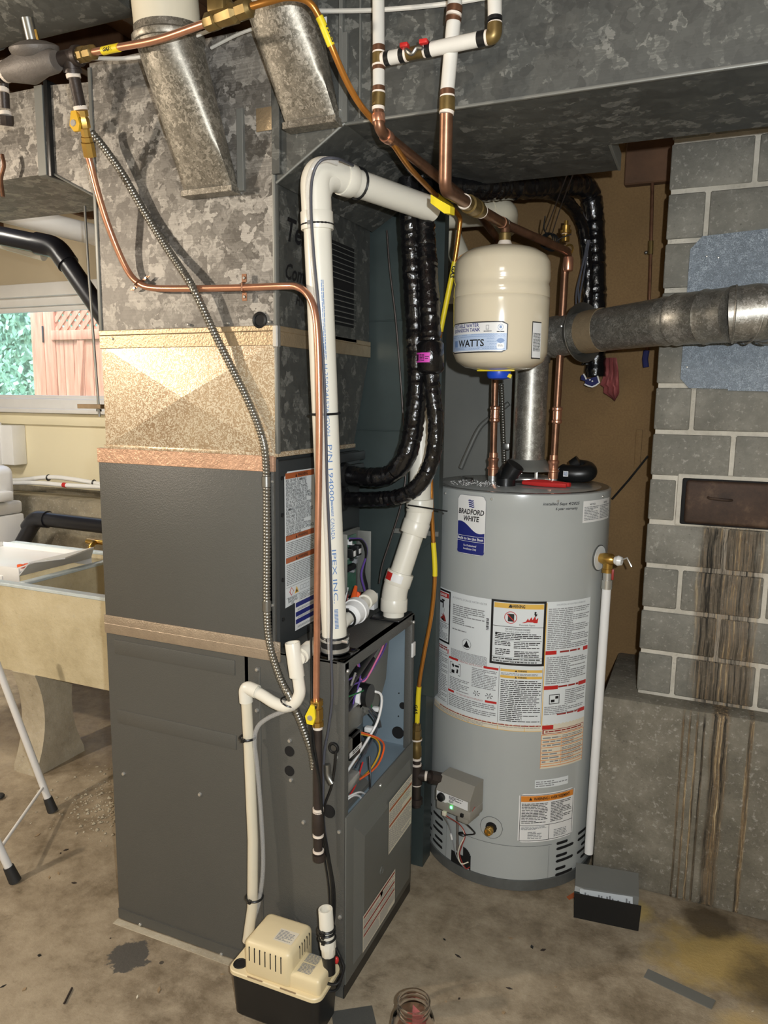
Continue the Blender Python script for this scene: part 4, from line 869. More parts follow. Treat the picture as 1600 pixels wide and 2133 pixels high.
def f7(m_):
    a, b, c, d = .094, .163, .284, .322
    rr(m_, a, b, c, d, .006, 'paper_w', .0005); m_.frame(a+.004, b+.004, c-.004, d-.004, .0016, 'ink', .0008, .014); m_.rect(a+.006, d-.026, c-.006, d-.007, 'ink_or', .0009, .014)
    m_.text('WARNING / AVERTISSEMENT', (a+c)/2+.012, d-.021, .009, 'ink', .125, .5, .03); m_.poly([(a+.030, d-.021), (a+.040, d-.021), (a+.035, d-.011)], 'ink', .0012)
    m_.rect(a+.004, b+.054, c-.004, b+.0555, 'ink', .0009, .014); m_.rect((a+c)/2+.002, b+.004, (a+c)/2+.0035, b+.055, 'ink', .0009)
    m_.fine(a+.009, b+.062, (a+c)/2-.004, d-.030, 13, 'ink', .42, .001, True, 44); m_.fine((a+c)/2+.006, b+.062, c-.009, d-.030, 13, 'ink', .42, .001, True, 45)
    m_.fine(a+.009, b+.040, (a+c)/2-.004, b+.052, 3, 'ink_grey', .5, .001, True, 46); m_.fine(a+.030, b+.010, (a+c)/2-.02, b+.036, 5, 'ink_grey', .5, .001, True, 47); m_.fine((a+c)/2+.020, b+.010, c-.025, b+.036, 5, 'ink_grey', .5, .001, True, 48)
HL('warning_label', 'rounded label with an orange header', f7)
# louvres, seams and opening
def capsule(m_, u0, u1, z, r=.0048, mat='void', dz=0):
    n = 6; V = []
    pts = [(u1+r*math.sin(a), r*math.cos(a)) for a in [math.pi*i/n for i in range(n+1)]]+[(u0-r*math.sin(a), -r*math.cos(a)) for a in [math.pi*i/n for i in range(n+1)]]
    m_.poly([(u, z+v) for u, v in pts], mat, .0008)
for (a, b, z) in [(.226, .262, .146), (.226, .290, .128), (.226, .262, .104), (.226, .290, .086), (.226, .258, .060), (.226, .290, .040), (.226, .256, .022),
                  (.318, .37, .150), (.318, .38, .128), (.340, .40, .104), (.318, .38, .084), (.34, .40, .060),
                  (-.226, -.172, .155), (-.212, -.172, .128), (-.226, -.172, .105), (-.212, -.172, .078), (-.226, -.172, .056), (-.28, -.25, .165), (-.29, -.245, .135), (-.28, -.255, .11), (-.29, -.245, .082), (-.28, -.25, .056)]:
    mb = Dc(HX, HY, HR+.0004); rr(mb, a-.0048, z-.0048, b+.0048, z+.0048, .0048, 'void', .0006); O('louvre_slot', mb, t, smooth=30)
def f8(m_):
    m_.rect(-.095, .148, .205, .1492, 'heater_top', .0006, .014); m_.rect(-.150, .02, -.1492, .175, 'heater_top', .0006); m_.rect(.1955, .03, .1962, .145, 'heater_top', .0006)
HL('panel_seam', None, f8)
def f9(m_):
    m_.rect(-.125, .024, -.078, .075, 'void', .0006, .01); [m_.rect(-.078+i*.0028, .024, -.0752+i*.0028, .070+.036*math.sqrt(1-(i/10)**2), 'void', .0006) for i in range(10)]
HL('burner_opening', 'black opening at the foot', f9)
# gas control valve, nearly square to the room
vc = Vector(hp(-.074, .325, .036)); ang = -.26; SS = .78; cA, sA = math.cos(ang), math.sin(ang)
class RB(MB): pass
def rot(mb, c=vc):
    out = []
    for (x, y, z) in mb.v: dx, dy = (x-c.x)*SS, (y-c.y)*SS; out.append((c.x+dx*cA-dy*sA, c.y+dx*sA+dy*cA, c.z+(z-c.z)*SS))
    mb.v = out; return mb
v_ = MB().m('grey_valve'); X0, X1 = vc.x-.078, vc.x+.078; Yf = vc.y-.052; Yb = vc.y+.045; Z0 = .222
v_.prism([(X0, Yf, Z0+.045), (X0, Yf, Z0+.088), (X0, Yf+.035, Z0+.138), (X0, Yb, Z0+.142), (X0, Yb, Z0+.045)], (X1-X0, 0, 0))
v_.rbox(X0+.002, X1+.004, Yf-.002, Yb, Z0+.008, Z0+.048, .008); v_.rbox(X1-.06, X1-.01, Yf+.005, Yb, Z0-.014, Z0+.02, .006)
gv = O('gas_control', rot(v_), t, 'boxy grey gas control with a black dial', smooth=30)
pl_ = MB(); pl_.map = lambda u, v, h: (X0+u, Yf-.0006-h, Z0+v)
pl_.poly([(.004, .086), (.004, .052), (.012, .047), (.045, .047), (.055, .052), (.148, .050), (.148, .086)], 'paper_w', .0015); pl_.fine(.062, .068, .125, .084, 3, 'ink', .5, .002, True, 3); pl_.fine(.062, .056, .10, .066, 2, 'ink', .5, .002, True, 4)
for i in range(10):
    a = i*.62+.3; pl_.poly([(.027+.020*math.cos(a)-.001, .066+.020*math.sin(a)), (.027+.020*math.cos(a)+.001, .066+.020*math.sin(a)), (.027+.0235*math.cos(a), .066+.0235*math.sin(a))], 'ink', .002)
O('face_plate', rot(pl_), gv, smooth=0)
O('dial', rot(B('black').lathe((X0+.027, Yf, Z0+.066), (0, -1, 0), [(0, .018), (.012, .016), (.014, .013), (.014, 0)], 28)), gv)
O('status_light', rot(B('led').rbox(X0+.069, X0+.078, Yf-.005, Yf-.001, Z0+.033, Z0+.043, .0015)), gv, 'glowing green light')
O('igniter_button', rot(B('black').rbox(X0+.118, X0+.131, Yf-.010, Yf+.002, Z0+.018, Z0+.032, .002)), gv)
O('red_mark', rot(B('ink_red').prism([(X1+.0045, Yf+.01, Z0+.047), (X1+.0045, Yf+.03, Z0+.056), (X1+.0045, Yf+.03, Z0+.059), (X1+.0045, Yf+.01, Z0+.050)], (.0006, 0, 0))), gv)
wp = Vector((X0+.045, Yf-.006, Z0+.008)); 
def rp(x, y, z):
    dx, dy = (x-vc.x)*SS, (y-vc.y)*SS; return (vc.x+dx*cA-dy*sA, vc.y+dx*sA+dy*cA, vc.z+(z-vc.z)*SS)
O('plug', rot(B('paper_c').rbox(X0+.036, X0+.052, Yf-.010, Yf+.004, Z0-.006, Z0+.012, .002)), gv)
e1 = Vector(rp(X0+.040, Yf-.006, Z0-.004)); e2 = Vector(rp(X0+.049, Yf-.006, Z0-.004)); e3 = Vector(rp(X0+.128, Yf+.01, Z0-.008))
ww = [('ink_grey', [e1, hp(-.112, .175, .03), hp(-.105, .13, .02), hp(-.09, .08, .02), hp(-.07, .048, .012), hp(-.052, .04, .006)], .0016),
      ('paper_c', [e2, hp(-.085, .19, .02), hp(-.068, .155, .012), hp(-.078, .12, .02), hp(-.084, .085, .02), hp(-.072, .06, .02), hp(-.055, .065, .006)], .0020),
      ('ink_dred', [e2+Vector((.004, 0, 0)), hp(-.080, .188, .02), hp(-.066, .155, .012), hp(-.072, .12, .02), hp(-.078, .085, .02), hp(-.062, .045, .012), hp(-.050, .05, .006)], .0018),
      ('black', [e3, hp(-.03, .19, .03), hp(-.034, .175, .02), hp(-.062, .158, .012)], .0024), ('iron_grey', [hp(-.094, .26, .02), hp(-.094, .17, .012), hp(-.094, .09, .008)], .004)]
for c_, p_, r_ in ww: wire('wire', [tuple(q) for q in p_], c_, r_, gv)
O('wire_clip', B('black').ball(hp(-.076, .155, .012), .009, 1.6, 1, .7), gv); O('wire_sleeve', B('paper_w').along(hp(-.108, .147, .026), hp(-.106, .128, .022), [(0, .0035), (1, .0035)], 8), gv)
# drain valve
dv = hp(.013, .198, 0); dn = Vector((math.sin(.013/HR), -math.cos(.013/HR), 0))
def f10(m_):
    rr(m_, -.023, .164, .049, .236, .036, 'heater_top', .0003); rr(m_, -.0215, .1655, .0475, .2345, .0345, 'heater', .0006); rr(m_, -.005, .182, .031, .218, .018, 'void', .0010)
HL('drain_escutcheon', None, f10)
O('drain_valve', B('brass').lathe(dv, dn+Vector((-.12, 0, .06)), [(-.01, .009), (.015, .009), (.016, .013), (.022, .0135), (.024, .0115), (.032, .0115), (.033, .009), (.028, .006), (.028, 0)], 24), t, 'brass drain cock')
# relief valve and discharge pipe
rv = Vector(hp(.350, 1.035, 0)); rn = Vector((math.sin(.350/HR), -math.cos(.350/HR), 0))
O('port_plate', B('heater_top').lathe(rv, rn, [(-.004, .040), (.002, .040), (.003, .036)], 32).m('paper').lathe(rv, rn, [(.0, .037), (.004, .037)], 32), t)
t2 = T('relief_valve', 'brass relief valve on the right side of the water heater', 'valve', tuple(rv))
o_ = rv+rn*.030
O('body', B('brass').along(rv+rn*.004, rv+rn*.050, [(0, .014), (.3, .018), (.8, .018), (1, .012)], 20).along(o_, o_+Vector((0, 0, -.04)), [(0, .015), (.7, .015), (.72, .0175), (1, .0175)], 20), t2)
O('cap', B('white').along(rv+rn*.05, rv+rn*.066+Vector((.006, 0, 0)), [(0, .011), (.5, .016), (1, .012)], 16), t2)
O('lever', B('chrome').tube([rv+rn*.062, rv+rn*.075+Vector((.012, 0, .012)), rv+rn*.092+Vector((.01, 0, -.012))], .003, 8).m('ink_dred').rbox(rv.x+.045, rv.x+.052, rv.y-.062, rv.y-.055, rv.z-.05, rv.z-.018, .002), t2)
b0 = o_+Vector((0, 0, -.04))
t3 = T('discharge_pipe', 'long white plastic discharge pipe beside the water heater', 'pipe', (b0.x-.012, b0.y, .10))
O('adapter', B('chrome').along(b0, b0+Vector((0, 0, -.05)), [(0, .013), (.45, .013), (.46, .016), (1, .016)], 20), t3)
O('tube', B('white').tube([b0+Vector((0, 0, -.045)), (b0.x-.006, b0.y-.020, .092)], .0135, 20), t3)
dd = MB(); dd.map = lambda u, v, h: (b0.x-.018+.0, b0.y-.026-h-.001, v)
# heater top fittings
for x in (-.632, -.436):
    O('nipple', B('chrome').lathe((x, 2.385, 1.236), (0, 0, 1), [(0, .014), (.022, .014)], 20), t)
# ================================================================== EXPANSION TANK
TX, TY, TR, SC = -.523, 2.0, .127, .926
tz = lambda z: 1.5+(z-1.5)*SC
t = T('expansion_tank', 'cream domed expansion tank with a blue label hanging above the water heater', 'tank', (TX, TY, 1.58))
tb = B('tank').lathe((TX, TY, tz(1.585)), (0, 0, 1), [(a*SC, b*SC) for a, b in [(0, .03), (.002, .06), (.010, .10), (.026, .125), (.05, .136), (.19, .137), (.200, .137), (.203, .135), (.206, .137), (.232, .136), (.240, .133), (.250, .136), (.262, .137), (.30, .135), (.318, .125), (.334, .10), (.342, .07), (.348, .03), (.350, .0)]], 72)
O('shell', tb, t, smooth=60)
def TLb(name, lab, fn):
    mb = Dc(TX, TY, TR+.0006); m0 = mb.map; mb.map = lambda u, v, h: m0(u*SC, tz(v), h); fn(mb); return O(name, mb, t, lab, smooth=30)
def g1(m_):
    a, b, c, d = -.140, 1.630, .056, 1.713; m_2 = m_
    rr(m_, a, b, c, d, .008, 'ink', .0004); rr(m_, a+.003, b+.003, c-.003, d-.003, .006, 'paper_w', .0007); m_.rect(a+.003, b+.006, c-.003, b+.051, 'ink_pale', .0009, .01)
    m_.text('POTABLE WATER', -.121, b+.069, .0095, 'ink_blue', .097, 0, .02); m_.text('EXPANSION TANK', -.122, b+.057, .0095, 'ink_blue', .102, 0, .02)
    m_.text('WATTS', -.098, b+.017, .0185, 'ink', .090, 0, .02)
    for i in range(3): m_.poly([(-.120+i*.006, b+.017), (-.1155+i*.006, b+.017), (-.1165+i*.006, b+.035), (-.121+i*.006, b+.035)], 'ink_sky', .0012)
    for z in (.047, .042, .036, .028, .021, .013, .009):
        u0 = a+.008 if z > .04 or z < .015 else 0.0
        m_.m('ink_sky'); x = u0
        while x < c-.008:
            if random.random() < .8 and not (z < .04 and z > .012 and x > c-.032): m_.add([m_.map(x, b+z, .0012), m_.map(x+.003, b+z+.0018, .0012), m_.map(x+.006, b+z, .0012), m_.map(x+.006, b+z+.0009, .0012), m_.map(x+.003, b+z+.0027, .0012), m_.map(x, b+z+.0009, .0012)], [(0, 1, 4, 5), (1, 2, 3, 4)])
            x += .007
    m_.poly([(c-.030, b+.031), (c-.026, b+.036), (c-.019, b+.038), (c-.012, b+.036), (c-.008, b+.031), (c-.012, b+.027), (c-.019, b+.024), (c-.026, b+.027)], 'ink_sky', .0014); rr(m_, c-.029, b+.010, c-.009, b+.025, .004, 'paper_w', .0013); m_.fine(c-.026, b+.015, c-.012, b+.021, 2, 'ink_grey', .5, .0016, False)
    m_.frame(c-.060, b+.061, c-.051, b+.073, .0012, 'ink_grey', .0012); m_.fine(c-.066, b+.055, c-.044, b+.058, 1, 'ink', .6, .0012, False)
    for i in range(14):
        aa, bb = i/14*6.283, (i+1)/14*6.283; m_.poly([(c-.020+.0065*math.cos(aa), b+.067+.0075*math.sin(aa)), (c-.020+.0075*math.cos(aa), b+.067+.0085*math.sin(aa)), (c-.020+.0075*math.cos(bb), b+.067+.0085*math.sin(bb)), (c-.020+.0065*math.cos(bb), b+.067+.0075*math.sin(bb))], 'ink_sky', .0012)
    m_.rect(c-.023, b+.064, c-.017, b+.071, 'ink_sky', .0012); m_.fine(c-.030, b+.053, c-.010, b+.057, 1, 'ink', .6, .0012, False)
TLb('maker_label', 'white and blue label', g1)
def g2(m_):
    a, b, c, d = .128, 1.615, .165, 1.715; m_.rect(a, b, c, d, 'ink', .0004, .008); m_.rect(a+.002, b+.003, c, d-.003, 'paper_w', .0007, .008); m_.fine(a+.005, b+.02, c-.004, d-.03, 16, 'ink', .5, .001, False, 4)
TLb('data_label', None, g2)
O('air_valve_cap', B('blue_cap').lathe((TX, TY, 1.556), (0, 0, 1), [(0, .012), (.003, .028), (.010, .032), (.022, .032), (.024, .0)], 28), t, 'blue plastic valve cap')
O('tag', B('yellow').rbox(TX-.051, TX+.051, TY-.036, TY-.030, 1.577, 1.5805, .0008).prism([(TX+.032, TY-.036, 1.562), (TX+.042, TY-.036, 1.558), (TX+.045, TY-.036, 1.567), (TX+.037, TY-.036, 1.571)], (0, .001, 0)), t, 'yellow paper tag')
# ================================================================== PIPING
def hub(a, b, r, mat='pvc', seg=28): return B(mat).along(a, b, [(0, r*.985), (.03, r), (.97, r), (1, r*.985)], seg)
def V3(p): return Vector(p)
# exhaust pipe
p0, p1, p2, p3, p4 = (-0.7909, 1.5570, 0.8976), (-0.8083, 1.5000, 1.9166), (-0.8129, 1.5000, 1.9889), (-0.7119, 1.7300, 1.9756), (-0.6660, 1.8400, 1.9703)
r = .0302
t = T('exhaust_pipe', 'tall white plastic exhaust pipe with an elbow at the top, standing on the furnace', 'pipe', p0)
path = rounded([p0, p2, p4], .085, 12); O('pipe', B('pvc').tube(path, r, 32), t)
up = (V3(p2)-V3(p0)).normalized(); rt = (V3(p4)-V3(p2)).normalized(); ce = V3(p2)
O('elbow_hub', hub(ce-up*.125, ce-up*.088, r+.0055), t); O('elbow_hub', hub(ce+rt*.075, ce+rt*.105, r+.0055), t)
O('elbow', B('pvc').tube(rounded([ce-up*.092, ce, ce+rt*.08], .075, 14), r+.0028, 32), t)
O('red_sticker', B('ink_red').tube([ce+rt*.080+Vector((0, -.002, .006)), ce+rt*.088+Vector((0, -.002, .006))], r+.0048, 32), t) if False else None
for py in (466, 862, 1314):
    pp = V3(p0)+up*((V3((-0.7873, 1.5000, 1.8742))-V3(p0)).length if py == 466 else (V3((-0.7953, 1.5200, 1.4656))-V3(p0)).length if py == 862 else .035); zip_tie(pp, up, r+.0035, t)
zip_tie(ce+rt*.125, rt, r+.003, t)
pr_ = MB(); ax_ = up; sx_ = Vector((1, 0, 0))-ax_*ax_.x; sx_.normalize(); sy_ = ax_.cross(sx_)
def pmap(u, v, h):
    a = v/r+.55; d = sx_*math.sin(a)*1.0+(-sy_)*math.cos(a) if sy_.y > 0 else sx_*math.sin(a)+sy_*math.cos(a)
    q = V3(p0)+ax_*(.86-u)+d*(r+h); return tuple(q)
pr_.map = pmap
pr_.text('H-25062415260GWH', .18, .0, .0075, 'ink_sky', .16); pr_.text('P/N 194000', .36, .0, .0105, 'ink_sky', .13); pr_.text('CANADA', .53, .0, .009, 'ink_sky', .05); pr_.text('IPEX INC.', .605, .0, .010, 'ink_sky', .13)
pr_.fine(.0, .0, .17, .007, 2, 'ink_sky', .5, .0008, False, 4); pr_.fine(.49, .002, .525, .008, 2, 'ink_sky', .5, .0008, False, 5)
for i in range(14): pr_.rect(.75+i*.0035, .0, .752+i*.0035, .009, 'ink_sky', .0008)
O('pipe_print', pr_, t, 'blue printed lettering', smooth=0)
cb = V3(p0)
_pt = t
O('clamp_coupling', B('black').lathe(cb+up*(-.004), up, [(0, .034), (.04, .034)], 32).m('chrome').lathe(cb+up*.000, up, [(0, .0355), (.010, .0355)], 32).lathe(cb+up*.026, up, [(0, .0355), (.010, .0355)], 32).tube([cb+up*.03+Vector((.03, -.02, 0)), cb+up*.03+Vector((.045, -.02, 0))], .004, 8), t)
# intake pipe
q0, q1, q2, q3 = (-.779, 1.900, .889), (-0.7790, 1.9050, 0.9608), (-0.7246, 1.9500, 1.1792), (-0.7222, 1.9500, 1.7473)
t = T('intake_pipe', 'white plastic intake pipe leaning behind the black refrigerant lines', 'pipe', q0)
r = .0302; qq = [V3(q0), V3(q1), V3(q2), V3(q3), V3((-0.7293, 1.9500, 1.9589))]
O('pipe', B('pvc').tube(rounded(qq, .04, 8), r, 28), t)
d1 = (qq[1]-qq[0]).normalized(); d2 = (qq[2]-qq[1]).normalized(); d3 = (qq[3]-qq[2]).normalized()
O('elbow', B('pvc').tube(rounded([qq[1]-d1*.045, qq[1], qq[1]+d2*.045], .035, 8), r+.006, 28), t); O('hub', hub(qq[1]-d1*.055, qq[1]-d1*.02, r+.008), t); O('hub', hub(qq[1]+d2*.02, qq[1]+d2*.058, r+.008), t)
O('elbow', B('pvc').tube(rounded([qq[2]-d2*.045, qq[2], qq[2]+d3*.04], .035, 8), r+.006, 28), t); O('hub', hub(qq[2]-d2*.058, qq[2]-d2*.02, r+.008), t); O('hub', hub(qq[2]+d3*.01, qq[2]+d3*.045, r+.008), t)
O('floor_flange', B('black').rbox(-.835, -.744, 1.855, 1.962, .886, .892, .003), t)
0 and O('red_sticker', B('ink_red').tube([qq[1]+d2*.032+Vector((-.0085, -.004, 0)), qq[1]+d2*.05+Vector((-.0085, -.004, 0))], r+.0005, 20), t) if False else None
def patch(name, c, ax, R_, a0, a1, h0, h1, mat, par):
    c = V3(c); ax = V3(ax).normalized(); f = Vector((0, -1, 0)); f = (f-ax*f.dot(ax)).normalized(); s_ = Vector((1, 0, 0)); s_ = (s_-ax*s_.dot(ax)-f*s_.dot(f)).normalized(); V = []; n = 8
    for i in range(n+1):
        a = a0+(a1-a0)*i/n; d = (f*math.cos(a)+s_*math.sin(a))*R_; V += [c+ax*h0+d, c+ax*h1+d]
    return O(name, B(mat).add(V, [(2*i, 2*i+2, 2*i+3, 2*i+1) for i in range(n)]), par)
patch('red_sticker', qq[1]+d2*.03, d2, r+.0087, -.9, -.25, 0, .022, 'ink_red', t); patch('white_sticker', qq[1]+d2*.03, d2, r+.0087, -.25, .6, 0, .022, 'paper_w', t)
tie = B('black').torus((-0.7279, 1.9500, 1.1995), d3, r+.004, .0025, 24, 6).tube([(-0.7405, 1.9000, 1.2118), (-0.6840, 1.9000, 1.2076), (-0.6227, 1.8900, 1.2039)], .0022, 6)
O('cable_tie', tie, t)
# pipe run heading right under the trunk, and the offset behind the gas tube
t = T('drain_pipe', 'grey white plastic pipe end above the expansion tank', 'pipe', (-0.7218, 2.2500, 2.0453))
O('pipe', B('pvc_old').tube([(-0.7815, 2.1000, 2.0176), (-0.6245, 2.3000, 2.0608)], .036, 24), t); O('elbow', B('pvc_old').tube(rounded([(-0.6413, 2.2800, 2.0563), (-0.6046, 2.3200, 2.0650), (-0.6370, 2.4500, 2.0553)], .04, 8), .040, 24), t)
t = T('drain_pipe', 'short white plastic pipe crossing behind the gas tube left of the tank', 'pipe', (-0.7787, 2.3000, 1.8301))
O('pipe', B('pvc_old').tube([(-0.8428, 2.3000, 1.8299), (-0.7284, 2.3300, 1.8377)], .034, 24), t); zip_tie((-0.8139, 2.3050, 1.8293), (1, .3, 0), .037, t)
t = T('drain_pipe', 'white plastic offset leaning behind the top left of the tank', 'pipe', (-0.7996, 2.4500, 1.9919))
O('pipe', B('pvc_old').tube([(-0.8350, 2.4500, 2.0704), (-0.7466, 2.4200, 1.9003)], .034, 24), t)
# water pipe, white insulated, left
def collars(par, pts, r): 
    for a, b, m_, rr_ in pts: O('collar', B(m_).along(a, b, [(0, rr_), (1, rr_)], 20), par)
Yw = 1.44
t = T('hot_water_pipe', 'old copper water pipe sloping away under the trunk from a white insulated drop', 'pipe', (-0.6357, 1.4400, 2.0282))
a_ = (-0.6411, 1.4400, 2.3155); b_ = (-0.6385, 1.4400, 2.1800)
O('insulation', B('insul').tube([a_, b_], .0118, 20), t); O('insulation', B('insul').tube([(-0.6381, 1.4400, 2.1390), (-0.6377, 1.4400, 2.1065)], .0118, 20), t)
collars(t, [((-0.6386, 1.4400, 2.1817), (-0.6384, 1.4400, 2.1713), 'copper_old', .0126), ((-0.6384, 1.4400, 2.1713), (-0.6384, 1.4400, 2.1678), 'teflon', .0124), ((-0.6384, 1.4400, 2.1678), (-0.6382, 1.4400, 2.1477), 'brass_old', .0128), ((-0.6382, 1.4400, 2.1477), (-0.6381, 1.4400, 2.1442), 'teflon', .0132), ((-0.6381, 1.4400, 2.1442), (-0.6380, 1.4400, 2.1372), 'copper_old', .0126), ((-0.6377, 1.4400, 2.1074), (-0.6376, 1.4400, 2.0986), 'copper_old', .0126), ((-0.6376, 1.4400, 2.0986), (-0.6376, 1.4400, 2.0950), 'teflon', .0128), ((-0.6376, 1.4400, 2.0950), (-0.6383, 1.4400, 2.0713), 'brass_old', .0134), ((-0.6383, 1.4400, 2.0704), (-0.6382, 1.4400, 2.0642), 'teflon', .0126)], 0)
hz = (-0.6357, 1.4400, 2.0265)
O('pipe', B('copper_old').tube(rounded([(-0.6383, 1.4400, 2.0659), hz, (-0.6240, 1.9200, 2.0247), (-0.6274, 2.0600, 2.0266), (-.64, 2.385, 2.0), (-.632, 2.385, 1.262)], .03, 8), .0112, 20), t)
dd_ = (V3((-0.6240, 1.9200, 2.0247))-V3(hz)).normalized(); O('elbow_hub', hub(V3(hz)+dd_*.026, V3(hz)+dd_*.046, .0132, 'copper'), t); O('elbow_hub', hub(V3((-0.6382, 1.4400, 2.0571)), V3((-0.6369, 1.4400, 2.0418)), .0132, 'copper'), t)
O('press_fitting', B('copper').lathe((-.632, 2.385, 1.256), (0, 0, 1), [(0, .016), (.02, .016), (.022, .019), (.028, .019), (.03, .015), (.045, .015), (.05, .018), (.056, .018), (.06, .0135), (.075, .0135)], 24), t)
O('press_fitting', B('copper').lathe((-.632, 2.385, 1.43), (0, 0, 1), [(0, .013), (.004, .0165), (.01, .0165), (.013, .014), (.04, .014), (.043, .0165), (.049, .0165), (.053, .013)], 24), t)
# cold water pipe, tee above the tank
t = T('cold_water_pipe', 'copper water pipe with a yellow lever valve feeding the expansion tank', 'pipe', (-0.5043, 1.4600, 1.9080))
O('insulation', B('insul').tube([(-0.4802, 1.4300, 2.2795), (-0.4813, 1.4300, 2.2182)], .0135, 20), t)
O('insulation', B('insul').tube([(-0.4842, 1.4350, 2.1971), (-0.4968, 1.4450, 2.0833)], .0135, 20), t)
collars(t, [((-0.4813, 1.4300, 2.2198), (-0.4820, 1.4300, 2.2085), 'copper_old', .0150), ((-0.4820, 1.4300, 2.2085), (-0.4828, 1.4300, 2.2037), 'teflon', .0146), ((-0.4845, 1.4350, 2.2062), (-0.4851, 1.4350, 2.1956), 'copper_old', .0150), ((-0.4968, 1.4450, 2.0833), (-0.4966, 1.4450, 2.0730), 'copper_old', .0142), ((-0.4966, 1.4450, 2.0730), (-0.4965, 1.4450, 2.0696), 'teflon', .0142), ((-0.4965, 1.4450, 2.0696), (-0.4968, 1.4450, 2.0456), 'brass_old', .0152), ((-0.4969, 1.4450, 2.0465), (-0.4977, 1.4450, 2.0406), 'teflon', .0142)], 0)
e0 = (-0.5091, 1.4800, 1.9125); e1 = (-0.5228, 2.0000, 1.9584); e2 = (-0.4148, 2.3600, 1.9439)
O('pipe', B('copper_old').tube(rounded([(-0.4977, 1.4450, 2.0423), e0, e1], .022, 8), .0128, 20), t)
O('pipe', B('copper_old').tube(rounded([e1, e2, (-.428, 2.385, 1.90), (-.436, 2.385, 1.262)], .018, 8), .0118, 20), t)
dd_ = (V3(e1)-V3(e0)).normalized()
g = V3((-0.5177, 1.7000, 1.9325)); O('ball_valve', B('brass_old').along(g-dd_*.07, g+dd_*.07, [(0, .016), (.2, .016), (.22, .020), (.32, .020), (.34, .017), (.5, .021), (.66, .017), (.68, .020), (.8, .020), (.82, .016), (1, .016)], 20), t)
for s_ in (-.072, .074): O('solder_ring', B('teflon').torus(g+dd_*s_, dd_, .0135, .003, 20, 6), t)
O('lever', B('yellow').rbox(0, 0.052, -.006, .006, -.004, .004, .003), t) if False else None
lv0, lv1 = V3((-0.5829, 1.6000, 1.9282)), V3((-0.5375, 1.6000, 1.9084)); lu = (lv1-lv0)
O('lever', B('yellow').prism([lv0+Vector((0, 0, .012)), lv0+Vector((0, 0, -.006)), lv0+lu*.7+Vector((0, 0, -.016)), lv1+Vector((0, 0, -.012)), lv1+Vector((0, 0, .004)), lv0+lu*.4+Vector((0, 0, .008))], (.004, .018, 0)), t, 'yellow valve lever')
O('tee', B('copper_old').along(V3(e1)-dd_*.03, V3(e1)+dd_*.03, [(0, .0145), (1, .0145)], 20), t)
O('solder_ring', B('chrome').torus(V3(e1)-dd_*.0, dd_, .0135, .002, 20, 6), t)
tk = (TX+.004, TY, tz(1.932)); O('tank_neck', B('copper_old').tube([e1, (TX+.004, TY, e1[2]-.006), tk], .0125, 20).m('brass_old').lathe((TX+.004, TY, 1.915), (0, 0, 1), [(0, .016), (.018, .016), (.02, .0135)], 20), t)
O('sealant', B('teflon').lathe((TX+.004, TY, 1.898), (0, 0, 1), [(0, .019), (.006, .021), (.012, .018), (.018, .015)], 14), t)
O('nut', B('brass').torus((-0.4151, 2.3600, 1.9509), (.3, .8, 0), .014, .003, 16, 6), t)
O('press_fitting', B('copper').lathe((-.436, 2.385, 1.256), (0, 0, 1), [(0, .016), (.02, .016), (.022, .019), (.028, .019), (.03, .015), (.045, .015), (.05, .018), (.056, .018), (.06, .0135), (.075, .0135)], 24), t)
O('press_fitting', B('copper').lathe((-.432, 2.385, 1.43), (0, 0, 1), [(0, .013), (.004, .0165), (.01, .0165), (.013, .014), (.04, .014), (.043, .0165), (.049, .0165), (.053, .013)], 24), t)
O('press_fitting', B('copper').lathe((e2[0], e2[1], e2[2]-.055), (0, 0, 1), [(0, .0135), (.004, .015), (.035, .015), (.04, .0135)], 24), t)
O('relief_nipple', B('brass').lathe((-0.4280, 2.3700, 1.9772), (0, 0, 1), [(0, .012), (.012, .012), (.013, .011), (.022, .011), (.024, .017), (.032, .017), (.033, .012), (.045, .013), (.046, .006), (.060, .006)], 20).m('teflon').lathe((-0.4290, 2.3700, 1.9981), (0, 0, 1), [(0, .0115), (.006, .0115)], 20), t)
t = T('wire_loop', 'loops of black wire hanging round the copper pipe right of the tank', 'wire', (-0.4525, 2.2900, 1.9610))
lp = B('black')
for i in range(4): lp.torus(V3((-0.4606, 2.2800, 1.9651))+Vector((i*.004-.006, i*.005, -.001*i)), (.35, .9, .1*i), .021+.001*i, .0022, 24, 6)
O('coil', lp, t); O('strand', B('iron').tube(catmull([(-0.4682, 2.2700, 1.9919), (-0.4263, 2.2000, 2.0517), (-0.3669, 2.0500, 2.0996), (-0.3540, 2.0000, 2.1016)], 6), .0016, 6), t); O('strand', B('iron').tube(catmull([(-0.4516, 2.2800, 1.9819), (-0.4103, 2.2000, 2.0503), (-0.3520, 2.0500, 2.0922), (-0.3163, 2.0000, 2.1199)], 6), .0016, 6), t)
O('strand', B('black').tube(catmull([(-0.4714, 2.2700, 2.0322), (-0.4741, 2.2700, 1.9990), (-0.4634, 2.2700, 1.9781)], 5), .002, 6), t); O('strand', B('black').tube(catmull([(-0.4436, 2.2800, 1.9585), (-0.4233, 2.2800, 1.9705), (-0.3962, 2.2800, 1.9780)], 5), .002, 6), t)
